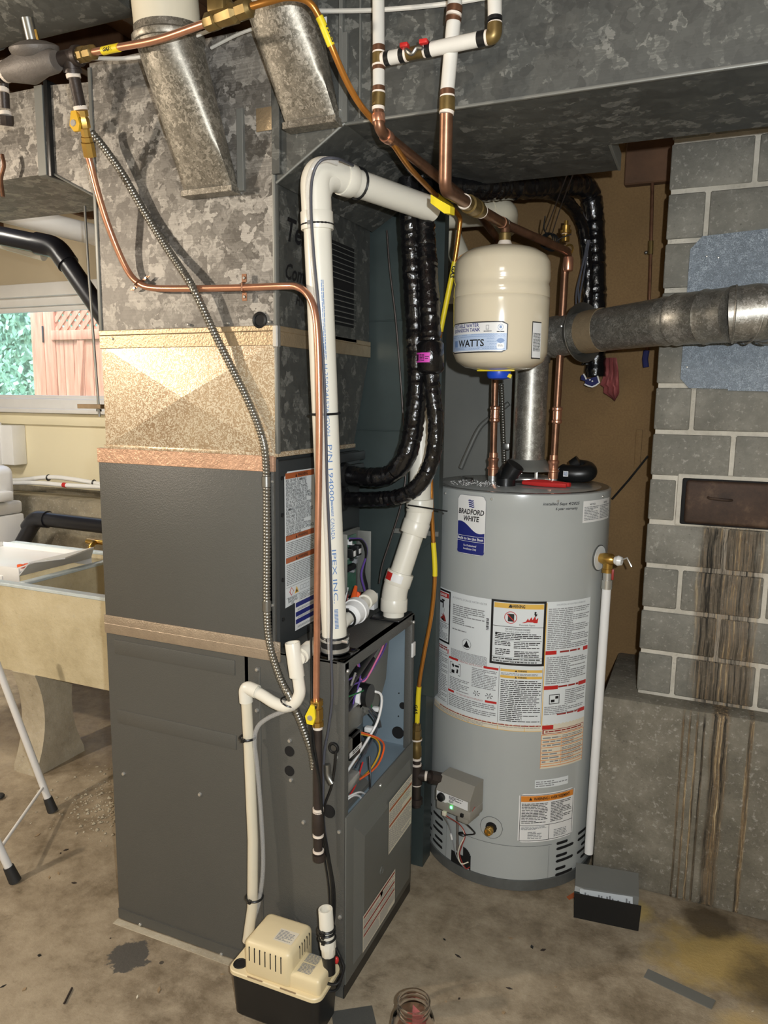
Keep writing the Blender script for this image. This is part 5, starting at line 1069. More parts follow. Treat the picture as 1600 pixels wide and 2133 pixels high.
# by-pass between the two water pipes with red lever valves
t = T('bypass_pipe', 'white insulated cross pipe with two small red valve handles', 'pipe', (-0.5180, 1.4400, 2.1548))
P_ = lambda x, y: V3((x, y))
sA_, sB_ = V3((-0.6301, 1.4400, 2.1561)), V3((-0.4008, 1.4200, 2.1524)); dv_ = sB_-sA_
def seg_(a, b, m_, rr_, nm='insulation'): O(nm, B(m_).along(sA_+dv_*a, sA_+dv_*b, [(0, rr_), (1, rr_)], 20), t)
seg_(.0, .03, 'teflon', .0128, 'collar'); seg_(.03, .075, 'black', .0132, 'collar'); seg_(.07, .175, 'insul', .0128); seg_(.17, .215, 'black', .0132, 'collar'); seg_(.215, .235, 'teflon', .0128, 'collar'); seg_(.235, .39, 'brass_old', .0118, 'valve_body'); seg_(.39, .42, 'teflon', .0125, 'collar'); seg_(.41, .46, 'black', .0132, 'collar'); seg_(.45, .87, 'insul', .0130); seg_(.865, .93, 'black', .0135, 'collar'); seg_(.93, .955, 'teflon', .013, 'collar')
O('corner_elbow', B('brass_old').tube(rounded([sA_+dv_*.95, sB_, (-0.4006, 1.4200, 2.1724)], .012, 6), .0135, 20), t)
O('riser_insulation', B('insul').tube([(-0.4009, 1.4200, 2.1820), (-0.4045, 1.4200, 2.2601)], .0128, 20).m('black').tube([(-0.4008, 1.4200, 2.1772), (-0.4010, 1.4200, 2.1836)], .0135, 20).m('teflon').tube([(-0.4005, 1.4200, 2.1708), (-0.4007, 1.4200, 2.1740)], .0132, 20), t)
for x, y, w_ in ((842, 96, .0), (884, 91, .0)):
    O('valve_handle', B('red').rbox((-0.5768, 1.4200, 2.1638)[0]-.006+(x-842)*.00093, (-0.5768, 1.4200, 2.1638)[0]+.010+(x-842)*.00093, 1.41, 1.425, (-0.5767, 1.4200, 2.1587)[2], (-0.5769, 1.4200, 2.1671)[2], .002), t, 'red handle')
O('handle_bar', B('steel').tube(catmull([(-0.5717, 1.4150, 2.1551), (-0.5589, 1.4150, 2.1455), (-0.5494, 1.4150, 2.1540), (-0.5378, 1.4150, 2.1522)], 5), .004, 8), t)
# gas supply tube coated yellow, up and over and down to the heater
Yg = 1.40
t = T('gas_tube', 'lacquered copper gas tube with yellow marks running from the ceiling to the heater', 'gas pipe', (-0.7014, 1.3800, 2.1386))
gp = [(-0.7909, 1.2200, 2.1817), (-0.7638, 1.2400, 2.1944), (-0.7421, 1.2700, 2.2110), (-0.7196, 1.3000, 2.2141), (-0.7057, 1.3200, 2.1939), (-0.6912, 1.3400, 2.1507), (-0.6807, 1.3800, 2.1056), (-0.6708, 1.4200, 2.0750), (-0.6616, 1.4620, 2.0583), (-0.6340, 1.4900, 2.0253), (-0.6368, 1.6000, 2.0047), (-0.6478, 1.7200, 2.0037), (-0.6576, 1.8500, 2.0039), (-0.6458, 1.9300, 1.9937), (-0.6359, 1.9700, 1.9778), (-0.6384, 1.9800, 1.9521), (-0.6527, 1.9900, 1.8687), (-0.6741, 2.0000, 1.7768), (-0.6947, 2.0100, 1.6884), (-0.7116, 2.0200, 1.5973), (-0.7175, 2.0200, 1.4767), (-0.7188, 2.0200, 1.3402), (-0.7160, 2.0250, 1.2005), (-0.7092, 2.0300, 1.0867), (-0.7024, 2.0300, 0.9866), (-0.7103, 2.0300, 0.8687), (-0.7305, 2.0300, 0.7468), (-0.7453, 2.0300, 0.6382), (-0.7492, 2.0300, 0.5219)]
full = catmull(gp, 6)
O('tube', B('copper_gold').tube(full, .0062, 14), t)
def seg_near(a, b): return [Vector(q) for q in full[a*6:b*6+1]]
for a, b, rr_ in ((4, 5, .0075), (12, 13, .0075), (16, 18, .0073), (23, 24, .0075), (27, 28, .0078)): O('yellow_sleeve', B('yellow').tube(seg_near(a, b), rr_, 14), t, 'yellow sleeve')
def gas_word(p, d, s_, n=Vector((0, -1, 0)), off=.0):
    mb = MB(); p = V3(p); d = V3(d).normalized(); w_ = n.cross(d).normalized()
    if w_.dot(Vector((0, 0, 1))) < 0 and abs(d.z) < .8: w_ = -w_
    mb.map = lambda u, v, h: tuple(p+d*u+w_*v+n*(.0085+h)); mb.text('GAS', 0, -.004, s_, 'ink', s_*3.2, 0, .04); return mb
O('lettering', gas_word((-0.6930, 1.3320, 2.1782), V3((-0.6802, 1.3500, 2.1488))-V3((-0.6946, 1.3350, 2.1797)), .009), t, smooth=0)
O('lettering', gas_word((-0.7504, 2.0300, 0.5821), (0, 0, -1), .009), t, smooth=0); O('lettering', gas_word((-0.6510, 1.9900, 1.8561), V3((-0.6689, 2.0000, 1.7893))-V3((-0.6510, 1.9900, 1.8561)), .010), t, smooth=0)
O('end_fitting', B('brass_old').along((-0.7493, 2.0300, 0.5250), (-0.7499, 2.0300, 0.4734), [(0, .008), (.12, .009), (.15, .0125), (.5, .0125), (.52, .015), (1, .015)], 6), t)
t = T('gas_drip_leg', 'black iron and brass gas fittings joining the left side of the heater control', 'gas pipe', (-0.7454, 2.0300, 0.2459))
O('union', B('brass_old').along((-0.7499, 2.0300, 0.4734), (-0.7486, 2.0300, 0.4077), [(0, .0165), (.05, .0165), (.1, .0135), (.4, .0135), (.45, .0155), (.9, .0155), (1, .012)], 20).m('teflon').along((-0.7498, 2.0300, 0.4703), (-0.7497, 2.0300, 0.4656), [(0, .017), (1, .017)], 20).along((-0.7486, 2.0300, 0.4077), (-0.7485, 2.0300, 0.4014), [(0, .0145), (1, .0145)], 20), t)
O('nipple', B('iron').along((-0.7485, 2.0300, 0.4046), (-0.7454, 2.0300, 0.2459), [(0, .0125), (1, .0125)], 20), t)
O('tee', B('iron').along((-0.7481, 2.0300, 0.3826), (-0.7469, 2.0300, 0.3225), [(0, .018), (.2, .0165), (.8, .0165), (1, .018)], 20).along((-0.7475, 2.0300, 0.3510), (-0.7209, 2.0350, 0.3513), [(0, .015), (1, .0175)], 20).m('teflon').along((-0.7482, 2.0300, 0.3889), (-0.7481, 2.0300, 0.3810), [(0, .0150), (1, .0150)], 20).along((-0.7470, 2.0300, 0.3240), (-0.7468, 2.0300, 0.3177), [(0, .0150), (1, .0150)], 20).along((-0.7240, 2.0350, 0.3506), (-0.7153, 2.0370, 0.3500), [(0, .0150), (1, .0150)], 20), t)
O('cap', B('iron').along((-0.7460, 2.0300, 0.2747), (-0.7456, 2.0300, 0.2523), [(0, .0185), (.8, .0185), (1, .013)], 20), t)
O('horizontal_nipple', B('iron').along((-0.7216, 2.0370, 0.3501), (-0.6746, 2.0800, 0.3268), [(0, .0125), (.2, .0125), (.25, .021), (.8, .021), (.85, .013), (1, .013)], 8), t)
# gas pipe to the furnace
Yc = 1.485
t = T('gas_tube', 'bare copper gas tube strapped across the plenum and dropping to the furnace', 'gas pipe', (-0.7890, 1.4600, 0.8141))
gp = [(-1.3688, 1.4200, 2.0534), (-1.3686, 1.4300, 2.0242), (-1.3623, 1.4400, 1.9724), (-1.3548, 1.4550, 1.9152), (-1.3427, 1.4750, 1.8517), (-1.3228, 1.4880, 1.7997), (-1.2950, 1.4920, 1.7729), (-1.2515, 1.4920, 1.7595), (-1.1381, 1.4920, 1.7533), (-0.9907, 1.4920, 1.7487), (-0.8852, 1.4850, 1.7460), (-0.8428, 1.4750, 1.7406), (-0.8094, 1.4620, 1.7203), (-0.7898, 1.4560, 1.6837), (-0.7823, 1.4550, 1.6127), (-0.7806, 1.4580, 1.4687), (-0.7842, 1.4620, 1.3201), (-0.7904, 1.4660, 1.0993), (-0.7942, 1.4700, 0.9266), (-0.7968, 1.4720, 0.7940)]
O('tube', B('copper').tube(catmull(gp, 6), .0078, 16), t)
for c_, ang_ in (((-1.2948, 1.4970, 1.7736), .45), ((-0.9941, 1.4970, 1.7496), 1.57)):
    c_ = V3(c_); d = Vector((math.cos(ang_)*.8, 0, math.sin(ang_))).normalized(); st = B('copper_old')
    st.tube([c_+d*.028, c_+d*.011, c_+d*.008+Vector((0, -.012, 0)), c_-d*.008+Vector((0, -.012, 0)), c_-d*.011, c_-d*.028], .0026, 6)
    st.prism([c_+d*.030+Vector((-.006, .0, 0)), c_+d*.030+Vector((.006, 0, 0)), c_+d*.012+Vector((.006, 0, 0)), c_+d*.012+Vector((-.006, 0, 0))], (0, -.002, 0)).prism([c_-d*.030+Vector((-.006, .0, 0)), c_-d*.030+Vector((.006, 0, 0)), c_-d*.012+Vector((.006, 0, 0)), c_-d*.012+Vector((-.006, 0, 0))], (0, -.002, 0))
    so = O('strap', st, t); 
    for s_ in (.021, -.021): O('screw', B('steel').lathe(c_+d*s_+Vector((0, -.002, 0)), (0, -1, 0), [(0, .004), (.002, .003)], 8), so)
def yvalve(name, a, b, hx, par, mat='brass'):
    a, b = V3(a), V3(b); O(name, B(mat).along(a, b, [(0, .0155), (.18, .0155), (.2, .0120), (.3, .0120), (.32, .0150), (.7, .0150), (.72, .0120), (.8, .0120), (.82, .0150), (1, .0150)], 8), par)
t = T('gas_shutoff', 'brass gas valve with a yellow lever on the furnace drip leg', 'valve', (-0.7927, 1.4700, 0.3804))
yvalve('body', (-0.7944, 1.4700, 0.7999), (-0.7920, 1.4700, 0.7360), 0, t)
lc_ = V3((-0.7989, 1.4500, 0.7667)); O('lever', B('yellow').prism([lc_+Vector((-.008, 0, -.018)), lc_+Vector((.008, 0, -.018)), lc_+Vector((.014, 0, .0)), lc_+Vector((.012, 0, .028)), lc_+Vector((.002, 0, .030)), lc_+Vector((-.013, 0, .0))], (0, -.006, 0)).m('chrome').lathe(lc_+Vector((0, -.006, -.002)), (0, -1, 0), [(0, .007), (.002, .006)], 14), t, 'yellow lever')
O('pipe', B('iron').tube([(-0.7920, 1.4700, 0.7360), (-0.7913, 1.4700, 0.3935)], .0108, 20), t); O('sealant', B('teflon').tube([(-0.7920, 1.4700, 0.7372), (-0.7920, 1.4700, 0.7288)], .0118, 16), t)
O('coupling', B('iron').along((-0.7911, 1.4700, 0.5191), (-0.7912, 1.4700, 0.4629), [(0, .0130), (.04, .0140), (.96, .0140), (1, .0130)], 20), t)
for a, b in ((1682, 1687), (1689, 1692), (1731, 1735), (1739, 1744), (1774, 1779)): O('sealant', B('teflon').tube([V3((-0.7911, 1.4700, 0.5066))+Vector((0, 0, -(a-1700)*.00118)), V3((-0.7911, 1.4700, 0.5066))+Vector((0, 0, -(b-1700)*.00118))], .0135, 16), t)
O('cap', B('iron').along((-0.7887, 1.4700, 0.4094), (-0.7874, 1.4700, 0.3908), [(0, .0155), (.8, .0155), (1, .012)], 20), t)
# regulator and its supply, top left
t = T('gas_regulator', 'grey cast gas regulator with a round diaphragm housing at the top left', 'regulator', (-1.4163, 1.3200, 2.2345))
rc = V3((-1.4213, 1.3200, 2.2431))
O('body', B('iron_grey').along((-1.5086, 1.3200, 2.2188), (-1.3496, 1.3200, 2.2184), [(0, .020), (.06, .022), (.2, .026), (.5, .036), (.75, .026), (.95, .024), (1, .020)], 24), t)
dn = Vector((.05, -.32, 1)).normalized(); dc0 = V3((-1.4122, 1.3200, 2.2495))
O('diaphragm_housing', B('iron_grey').lathe(dc0-dn*.025, dn, [(0, .022), (.012, .040), (.020, .050), (.026, .052), (.030, .052), (.034, .046), (.040, .030), (.044, .012)], 36), t)
O('bonnet', B('steel').lathe(dc0+dn*.012, dn, [(0, .0125), (.048, .0125)], 20), t)
O('vent_screw', B('brass').lathe(dc0+Vector((.022, -.01, .012)), dn, [(0, .003), (.02, .003)], 10), t)
for a, b in (((-1.5057, 1.3200, 2.2184), (-1.4966, 1.3200, 2.2190)), ((-1.3776, 1.3200, 2.2188), (-1.3663, 1.3200, 2.2190))): O('sealant', B('teflon').along(a, b, [(0, .0225), (1, .0225)], 20), t)
t = T('gas_manifold', 'black iron tee and nipples feeding the copper gas lines at the top left', 'gas pipe', (-1.3185, 1.3400, 2.2272))
O('tee', B('iron').along((-1.3767, 1.3300, 2.2235), (-1.3114, 1.3400, 2.2300), [(0, .018), (.25, .016), (1, .016)], 20).along((-1.3142, 1.3400, 2.2294), (-1.3033, 1.3400, 2.2287), [(0, .021), (1, .021)], 20).along((-1.3293, 1.3400, 2.2308), (-1.3346, 1.3500, 2.2022), [(0, .018), (.7, .018), (.72, .020), (1, .020)], 20), t)
O('nipple', B('iron').along((-1.3334, 1.3500, 2.1991), (-1.3464, 1.3800, 2.1418), [(0, .0125), (1, .0125)], 20), t)
for a, b in (((-1.3347, 1.3500, 2.2003), (-1.3345, 1.3520, 2.1922)), ((-1.3476, 1.3800, 2.1450), (-1.3473, 1.3820, 2.1375)), ((-1.3074, 1.3400, 2.2293), (-1.3005, 1.3400, 2.2292))): O('sealant', B('teflon').along(a, b, [(0, .0155), (1, .0155)], 16), t)
O('flare_fitting', B('brass_old').along((-1.3019, 1.3400, 2.2294), (-1.2531, 1.3300, 2.2245), [(0, .0165), (.4, .0165), (.42, .0135), (.55, .0135), (.57, .0150), (.95, .0150), (1, .011)], 8), t)
O('left_riser', B('iron').along((-1.5510, 1.3200, 2.2200), (-1.5117, 1.3200, 2.2182), [(0, .022), (1, .022)], 20).along((-1.5128, 1.3200, 2.2395), (-1.5353, 1.3400, 2.1532), [(0, .020), (.3, .020), (.32, .0115), (.85, .0115), (1, .0115)], 20).along((-1.5393, 1.3450, 2.1398), (-1.5440, 1.3500, 2.1191), [(0, .0165), (.7, .0165), (1, .014)], 8), t)
for a, b in (((-1.5276, 1.3300, 2.1908), (-1.5270, 1.3300, 2.1805)), ((-1.5403, 1.3450, 2.1462), (-1.5395, 1.3450, 2.1378))): O('sealant', B('teflon').along(a, b, [(0, .0140), (1, .0140)], 16), t)
t = T('gas_tube', 'copper gas line with a yellow mark climbing right from the iron tee', 'gas pipe', (-1.0817, 1.3000, 2.2061))
tp = catmull([(-1.2584, 1.3300, 2.2244), (-1.1647, 1.3100, 2.2118), (-1.0414, 1.2800, 2.1940), (-0.8980, 1.2400, 2.1820)], 8); O('tube', B('copper').tube(tp, .0072, 16), t)
O('yellow_sleeve', B('yellow').tube(catmull([(-1.2207, 1.3220, 2.2181), (-1.1931, 1.3160, 2.2151), (-1.1673, 1.3100, 2.2113)], 5), .0082, 16), t)
mb = gas_word((-1.2093, 1.3180, 2.2138), V3((-1.1647, 1.3100, 2.2118))-V3((-1.2110, 1.3200, 2.2167)), .007); O('lettering', mb, t, smooth=0)
t = T('gas_cross_valve', 'tarnished brass valve joining the gas tubes at the top', 'valve', (-0.8433, 1.2300, 2.1844))
O('body', B('brass_old').along((-0.9002, 1.2400, 2.1808), (-0.7869, 1.2200, 2.1810), [(0, .010), (.08, .0165), (.25, .0165), (.27, .012), (.35, .016), (.65, .018), (.72, .012), (.75, .0165), (.95, .0165), (1, .010)], 8).along((-0.8403, 1.2300, 2.1823), (-0.8519, 1.2300, 2.2161), [(0, .013), (1, .011)], 12), t)
O('handle', B('brass_old').rbox((-0.8759, 1.2250, 2.1983)[0], (-0.8397, 1.2250, 2.1918)[0], 1.21, 1.235, (-0.8606, 1.2250, 2.1836)[2], (-0.8599, 1.2250, 2.2113)[2], .004), t)
t = T('gas_shutoff', 'brass gas valve with an amber lever hanging below the iron tee', 'valve', (-1.3662, 1.4100, 2.0765))
O('body', B('brass').along((-1.3472, 1.3820, 2.1385), (-1.3679, 1.4250, 2.0515), [(0, .0145), (.12, .0145), (.13, .012), (.2, .0145), (.36, .0145), (.38, .011), (.55, .011), (.56, .013), (.66, .013), (.68, .0150), (.98, .0150), (1, .009)], 8), t)
lc_ = V3((-1.3593, 1.3750, 2.1082)); O('lever', B('yellow_handle').prism([lc_+Vector((-.006, 0, .026)), lc_+Vector((-.012, 0, -.004)), lc_+Vector((.0, 0, -.018)), lc_+Vector((.014, 0, -.018)), lc_+Vector((.018, 0, -.004)), lc_+Vector((.008, 0, .026))], (0, -.006, 0)).m('chrome').lathe(lc_+Vector((0, -.006, .0)), (0, -1, 0), [(0, .008), (.002, .007)], 14), t, 'amber lever')
# armoured conduit
t = T('armoured_cable', 'grey spiral armoured cable snaking down the plenum and furnace side', 'cable', (-0.9290, 1.4800, 1.0229))
cp = [(-1.3951, 1.4600, 2.1216), (-1.3741, 1.4750, 2.0913), (-1.3277, 1.4850, 2.0272), (-1.2726, 1.4920, 1.9386), (-1.2032, 1.4900, 1.8454), (-1.1273, 1.4780, 1.7563), (-1.0743, 1.4850, 1.6527), (-1.0326, 1.4900, 1.5753), (-0.9889, 1.4920, 1.4980), (-0.9534, 1.4920, 1.4208), (-0.9412, 1.4940, 1.3539), (-0.9414, 1.4950, 1.1940), (-0.9434, 1.4940, 1.0058), (-0.9340, 1.4900, 0.9120), (-0.9030, 1.4840, 0.8340), (-0.8671, 1.4700, 0.7944), (-0.8479, 1.4840, 0.7341), (-0.8317, 1.4900, 0.6858), (-0.8198, 1.4920, 0.6503), (-0.8146, 1.4920, 0.6143)]
fine_ = resample(catmull(cp, 12), .0026); rad = [.0094 if (i % 3) else .0078 for i in range(len(fine_))]
O('armour', B('conduit').tube(fine_, rad, 12), t, smooth=60)
for p in ((-0.9405, 1.4940, 1.3054), (-0.9434, 1.4940, 1.0034)): O('clip', B('steel').lathe(V3(p)-Vector((0, 0, .012)), (0, 0, 1), [(0, .0108), (.024, .0108)], 20), t)
zt = B('black').torus((-0.8709, 1.4740, 0.7801), (.3, 0, .9), .021, .002, 20, 6); O('cable_tie', zt, t)
t = T('armoured_cable', 'short armoured cable rising behind the pipes of the water heater', 'cable', (-0.6429, 2.5500, 1.3423))
f2_ = resample([V3((-0.6480, 2.5200, 1.5556)), V3((-0.6381, 2.5600, 1.2833))], .003); O('armour', B('conduit').tube(f2_, [.0075 if i % 3 else .006 for i in range(len(f2_))], 10), t); O('connector', B('steel').rbox((-0.6285, 2.5400, 1.3434)[0]-.012, (-0.6285, 2.5400, 1.3434)[0]+.012, 2.53, 2.55, (-0.6285, 2.5400, 1.3434)[2]-.012, (-0.6285, 2.5400, 1.3434)[2]+.012, .003), t)
# refrigerant lines wrapped in black tape
rnd = random.Random(11)
def taped(name, pts, r, par, step=.006):
    P = resample(catmull(pts, 8), step); R_ = [r*(1+rnd.uniform(-.06, .06)) for _ in P]
    mb = B('tape').tube(P, R_, 18); mb.v = [tuple(c+rnd.uniform(-.0011, .0011) for c in v) for v in mb.v]; return O(name, mb, par, smooth=28)
t = T('suction_line', 'thick black taped refrigerant line curving up from the upper coil port', 'pipe', (-0.7965, 1.8600, 1.2950))
taped('wrap', [pA, (-0.8379, 1.8500, 1.2885), (-0.7767, 1.8400, 1.2978), (-0.7315, 1.8300, 1.3316), (-0.7093, 1.8300, 1.3844), (-0.6985, 1.8300, 1.4534), (-0.6935, 1.8300, 1.5397), (-0.6967, 1.8300, 1.6370), (-0.7073, 1.8300, 1.7806), (-0.7174, 1.8300, 1.8984), (-0.7246, 1.8300, 2.0143), (-0.7265, 1.8300, 2.0464)], .0262, t)
t = T('liquid_line', 'black taped refrigerant line with a filter drier, from the lower coil port', 'pipe', (-0.7674, 1.8600, 1.2440))
taped('wrap', [pB, (-0.8250, 1.8450, 1.2290), (-0.7370, 1.8200, 1.2440), (-0.6783, 1.8000, 1.2751), (-0.6475, 1.8000, 1.3203), (-0.6318, 1.8000, 1.3763), (-0.6295, 1.8000, 1.4432), (-0.6373, 1.8000, 1.5033), (-0.6451, 1.8000, 1.5631)], .0205, t)
taped('upper_wrap', [(-0.6482, 1.8000, 1.6435), (-0.6562, 1.8100, 1.7290), (-0.6683, 1.8200, 1.8240), (-0.6854, 1.8400, 1.9213), (-0.6982, 1.8600, 1.9961), (-0.7081, 1.8800, 2.0529)], .0265, t)
O('filter_drier', B('tape').along((-0.6450, 1.8000, 1.5607), (-0.6496, 1.8000, 1.6506), [(0, .018), (.08, .028), (.14, .034), (.86, .034), (.93, .028), (1, .018)], 28), t, smooth=50)
dc_ = V3((-0.6473, 1.8000, 1.6034)); dm = MB(); dm.map = lambda u, v, h: (dc_.x+(.0348+h)*math.sin(u/.034), dc_.y-(.0348+h)*math.cos(u/.034), dc_.z+v)
dm.rect(-.040, -.012, .010, .012, 'magenta', .0004, .006); dm.rect(-.030, -.008, -.022, .008, 'ink', .001); dm.fine(-.018, -.009, -.004, .009, 5, 'ink', .5, .001, False); dm.fine(-.002, -.005, .008, .005, 2, 'ink', .4, .001, False)
O('drier_sticker', dm, t, 'magenta sticker')
t = T('line_set', 'pair of black taped lines turning down the brown wall behind the flue', 'pipe', (-0.3510, 2.6000, 1.5899))
taped('wrap', [(-0.7005, 1.9500, 2.0594), (-0.6326, 2.0500, 2.0744), (-0.5647, 2.2000, 2.1030), (-0.5004, 2.3500, 2.1371), (-0.4417, 2.5000, 2.1735), (-0.4047, 2.6000, 2.1804), (-0.3889, 2.6300, 2.1189), (-0.3778, 2.6400, 1.9988), (-0.3665, 2.6400, 1.8440), (-0.3630, 2.6400, 1.7185), (-0.3559, 2.6400, 1.5833)], .034, t, .008)
taped('wrap', [(-0.6319, 2.0500, 2.0496), (-0.5781, 2.2000, 2.0886), (-0.5142, 2.3500, 2.1220), (-0.4605, 2.4500, 2.1245), (-0.4230, 2.5500, 2.0892), (-0.4036, 2.6000, 2.0084), (-0.3903, 2.6100, 1.8720), (-0.3822, 2.6100, 1.6220)], .018, t, .008)
for a in ([(-0.3936, 2.5800, 2.0190), (-0.4089, 2.5800, 1.9296), (-0.4230, 2.5800, 1.8388), (-0.4044, 2.5800, 1.7146)], [(-0.3890, 2.5800, 2.0187), (-0.3997, 2.5800, 1.9291), (-0.4121, 2.5800, 1.8076), (-0.3950, 2.5800, 1.7144)], [(-0.3966, 2.5800, 1.9892), (-0.4167, 2.5800, 1.8692), (-0.4012, 2.5800, 1.7765)]): O('wire', B('tubegrey').tube(catmull(a, 6), .003, 6), t)
t = T('hanging_cloth', 'dusty red rag hanging beside the black lines under the flue', 'cloth', (-0.3072, 2.6600, 1.5115))
cl0 = []; n = 14
pts = [(1258,745),(1290,755),(1293,800),(1291,824),(1282,835),(1270,824),(1258,820),(1256,808),(1248,800),(1252,775)]
P_ = [(-0.3272, 2.6600, 1.6479), (-0.2928, 2.6600, 1.6475), (-0.2824, 2.6600, 1.5998), (-0.2752, 2.6600, 1.5279), (-0.2895, 2.6600, 1.5036), (-0.3044, 2.6600, 1.5180), (-0.3270, 2.6600, 1.5275), (-0.3267, 2.6600, 1.5501), (-0.3397, 2.6600, 1.5565), (-0.3274, 2.6600, 1.5919)]
mb = B('cloth_red'); m_ = 16; xs = [p[0] for p in P_]; zs = [p[2] for p in P_]
def inside(x, z):
    c = False; j = len(P_)-1
    for i in range(len(P_)):
        if ((P_[i][2] > z) != (P_[j][2] > z)) and x < (P_[j][0]-P_[i][0])*(z-P_[i][2])/(P_[j][2]-P_[i][2])+P_[i][0]: c = not c
        j = i
    return c
rows_ = []
for i in range(m_+1):
    z = max(zs)+(min(zs)-max(zs))*i/m_; z = min(max(z, min(zs)+.0005), max(zs)-.0005); cross = []
    for a in range(len(P_)):
        p, q = P_[a], P_[(a+1) % len(P_)]
        if (p[2]-z)*(q[2]-z) < 0: cross.append(p[0]+(q[0]-p[0])*(z-p[2])/(q[2]-p[2]))
    lo, hi = (min(cross), max(cross)) if cross else (rows_[-1][0][0], rows_[-1][-1][0])
    rows_.append([(lo+(hi-lo)*j/12, 2.655-.010*math.sin(j*1.5+i*.15)-.004*math.sin(j*3.1), z) for j in range(13)])
V = [v for r_ in rows_ for v in r_]; n_ = len(V); V += [(x, y+.003, z) for x, y, z in V]
F = [(i*13+j, i*13+j+1, (i+1)*13+j+1, (i+1)*13+j) for i in range(m_) for j in range(12)]
mb.add(V, F+[tuple(k_+n_ for k_ in f[::-1]) for f in F]); O('rag', mb, t, smooth=60)
t = T('hanging_cloth', 'small navy cloth with white edging below the black lines', 'cloth', (-0.3649, 2.6000, 1.5583))
Q_ = [(-0.3963, 2.6000, 1.5868), (-0.3886, 2.6000, 1.5916), (-0.3783, 2.6000, 1.5741), (-0.3567, 2.6000, 1.5804), (-0.3429, 2.6000, 1.5852), (-0.3355, 2.6000, 1.5631), (-0.3475, 2.6000, 1.5536), (-0.3582, 2.6000, 1.5488), (-0.3709, 2.6000, 1.5519), (-0.3838, 2.6000, 1.5582), (-0.3827, 2.6000, 1.5678), (-0.3971, 2.6000, 1.5725)]
O('rag', B('cloth_blue').prism(Q_, (0, .004, 0)), t, smooth=0); O('white_edging', B('white').tube([Vector(q)+Vector((0, -.002, 0)) for q in Q_[4:10]], .0026, 6), t); O('white_edging', B('white').tube([Vector(q)+Vector((0, -.002, 0)) for q in (Q_[1], Q_[2])], .0026, 6), t)
for q in ((-0.3795, 2.5970, 1.5756), (-0.3668, 2.5970, 1.5724), (-0.3587, 2.5970, 1.5677)): O('dot', B('white').ball(q, .003), t)
# thin copper line on the brown wall and the thermostat cord
t = T('copper_line', 'thin copper line running down the brown wall beside the block wall', 'pipe', (-0.1983, 2.6900, 1.8433))
O('tube', B('copper_old').tube([(-0.2190, 2.6700, 2.3409), (-0.2114, 2.6700, 2.1723), (-0.2048, 2.6700, 1.9930), (-0.1995, 2.6700, 1.8102), (-0.1960, 2.6700, 1.6549)], .0055, 10), t)
O('yellow_band', B('brass_old').tube([(-0.2064, 2.6700, 2.0202), (-0.2053, 2.6700, 1.9780)], .0085, 10), t); O('clip', B('steel').ball((-0.2191, 2.6700, 1.9849), .006), t)
O('corroded_end', B('cloth_blue').tube([(-0.1984, 2.6700, 1.6706), (-0.2013, 2.6700, 1.6424), (-0.1966, 2.6700, 1.6156)], .010, 10), t)
O('cable', B('black').tube([(-0.2824, 2.6800, 1.1646), (-0.2305, 2.6800, 1.2346), (-0.1731, 2.6800, 1.3196)], .0035, 8), None, 'thin black cable slanting across the brown wall', 'cable')
O('conduit', B('sheet').tube(catmull([(-0.8093, 2.6000, 1.2552), (-0.7839, 2.6000, 1.3174), (-0.7419, 2.6000, 1.4048), (-0.6906, 2.6000, 1.4483), (-0.6404, 2.6000, 1.4911)], 6), .009, 12), None, 'pale grey flexible tube behind the tank, in front of the grey duct', 'tube')
O('board_strip', B('board').rbox((-0.2173, 2.6900, 1.3171)[0], (-0.1970, 2.6900, 1.3180)[0], 2.69, 2.70, (-0.2149, 2.6900, 1.2760)[2], (-0.2226, 2.6900, 1.4071)[2], .001), None, 'short tan strip of tape on the brown wall', 'strip')
# ================================================================== FLUE
t = T('flue_pipe', 'galvanised flue pipe rising from the heater and elbowing into the block wall', 'pipe', (HX+.01, 2.395, 1.25))
vx, vy = -.521, 2.403
O('draft_hood_ring', B('chrome').lathe((vx, vy, 1.240), (0, 0, 1), [(0, .075), (.004, .077), (.016, .075), (.020, .070)], 40), t)
for a in (-2.6, -.9, .6): O('hood_leg', B('chrome').rbox(vx+.070*math.sin(a)-.005, vx+.070*math.sin(a)+.005, vy-.070*math.cos(a)-.003, vy-.070*math.cos(a)+.003, 1.235, 1.292, .001), t)
O('draft_hood', B('sheet').lathe((vx, vy, 1.278), (0, 0, 1), [(.0, .082), (.001, .084), (.006, .082), (.018, .070), (.030, .060), (.036, .056)], 40), t)
O('riser', B('galv_pipe').lathe((vx, vy, 1.312), (0, 0, 1), [(0, .052), (.40, .052)], 40), t)
f0, f1_, f2_, f3, f4_ = Vector((vx, vy, 1.70)), V3((-0.3976, 2.3700, 1.7020)), V3((-0.2337, 2.2700, 1.7129)), V3((-0.0780, 2.1600, 1.7172)), V3((0.0458, 2.0800, 1.7171))
O('lower_elbow', B('galv_pipe').tube(rounded([Vector((vx, vy, 1.62)), Vector((vx, vy, f1_.z-.0)), f1_], .09, 8), .056, 36), t)
fd = (f2_-f1_).normalized()
O('run', B('galv_pipe').along(f1_-fd*.08, f1_+fd*.055, [(0, .060), (.05, .064), (.12, .064), (.15, .061), (.22, .061), (.25, .064), (.30, .061), (1, .060)], 40), t)
O('flared_collar', B('steel').lathe(f1_+fd*.015, fd, [(0, .060), (.012, .066), (.022, .076), (.030, .086), (.034, .089), (.036, .088), (.030, .078), (.020, .068), (.012, .062)], 40, False), t)
O('foil_tape', B('foil').along(f1_+fd*.055, f1_+fd*.12, [(0, .0625), (.3, .0632), (.6, .0624), (1, .0632)], 36), t)
fe = (f3-f2_).normalized()
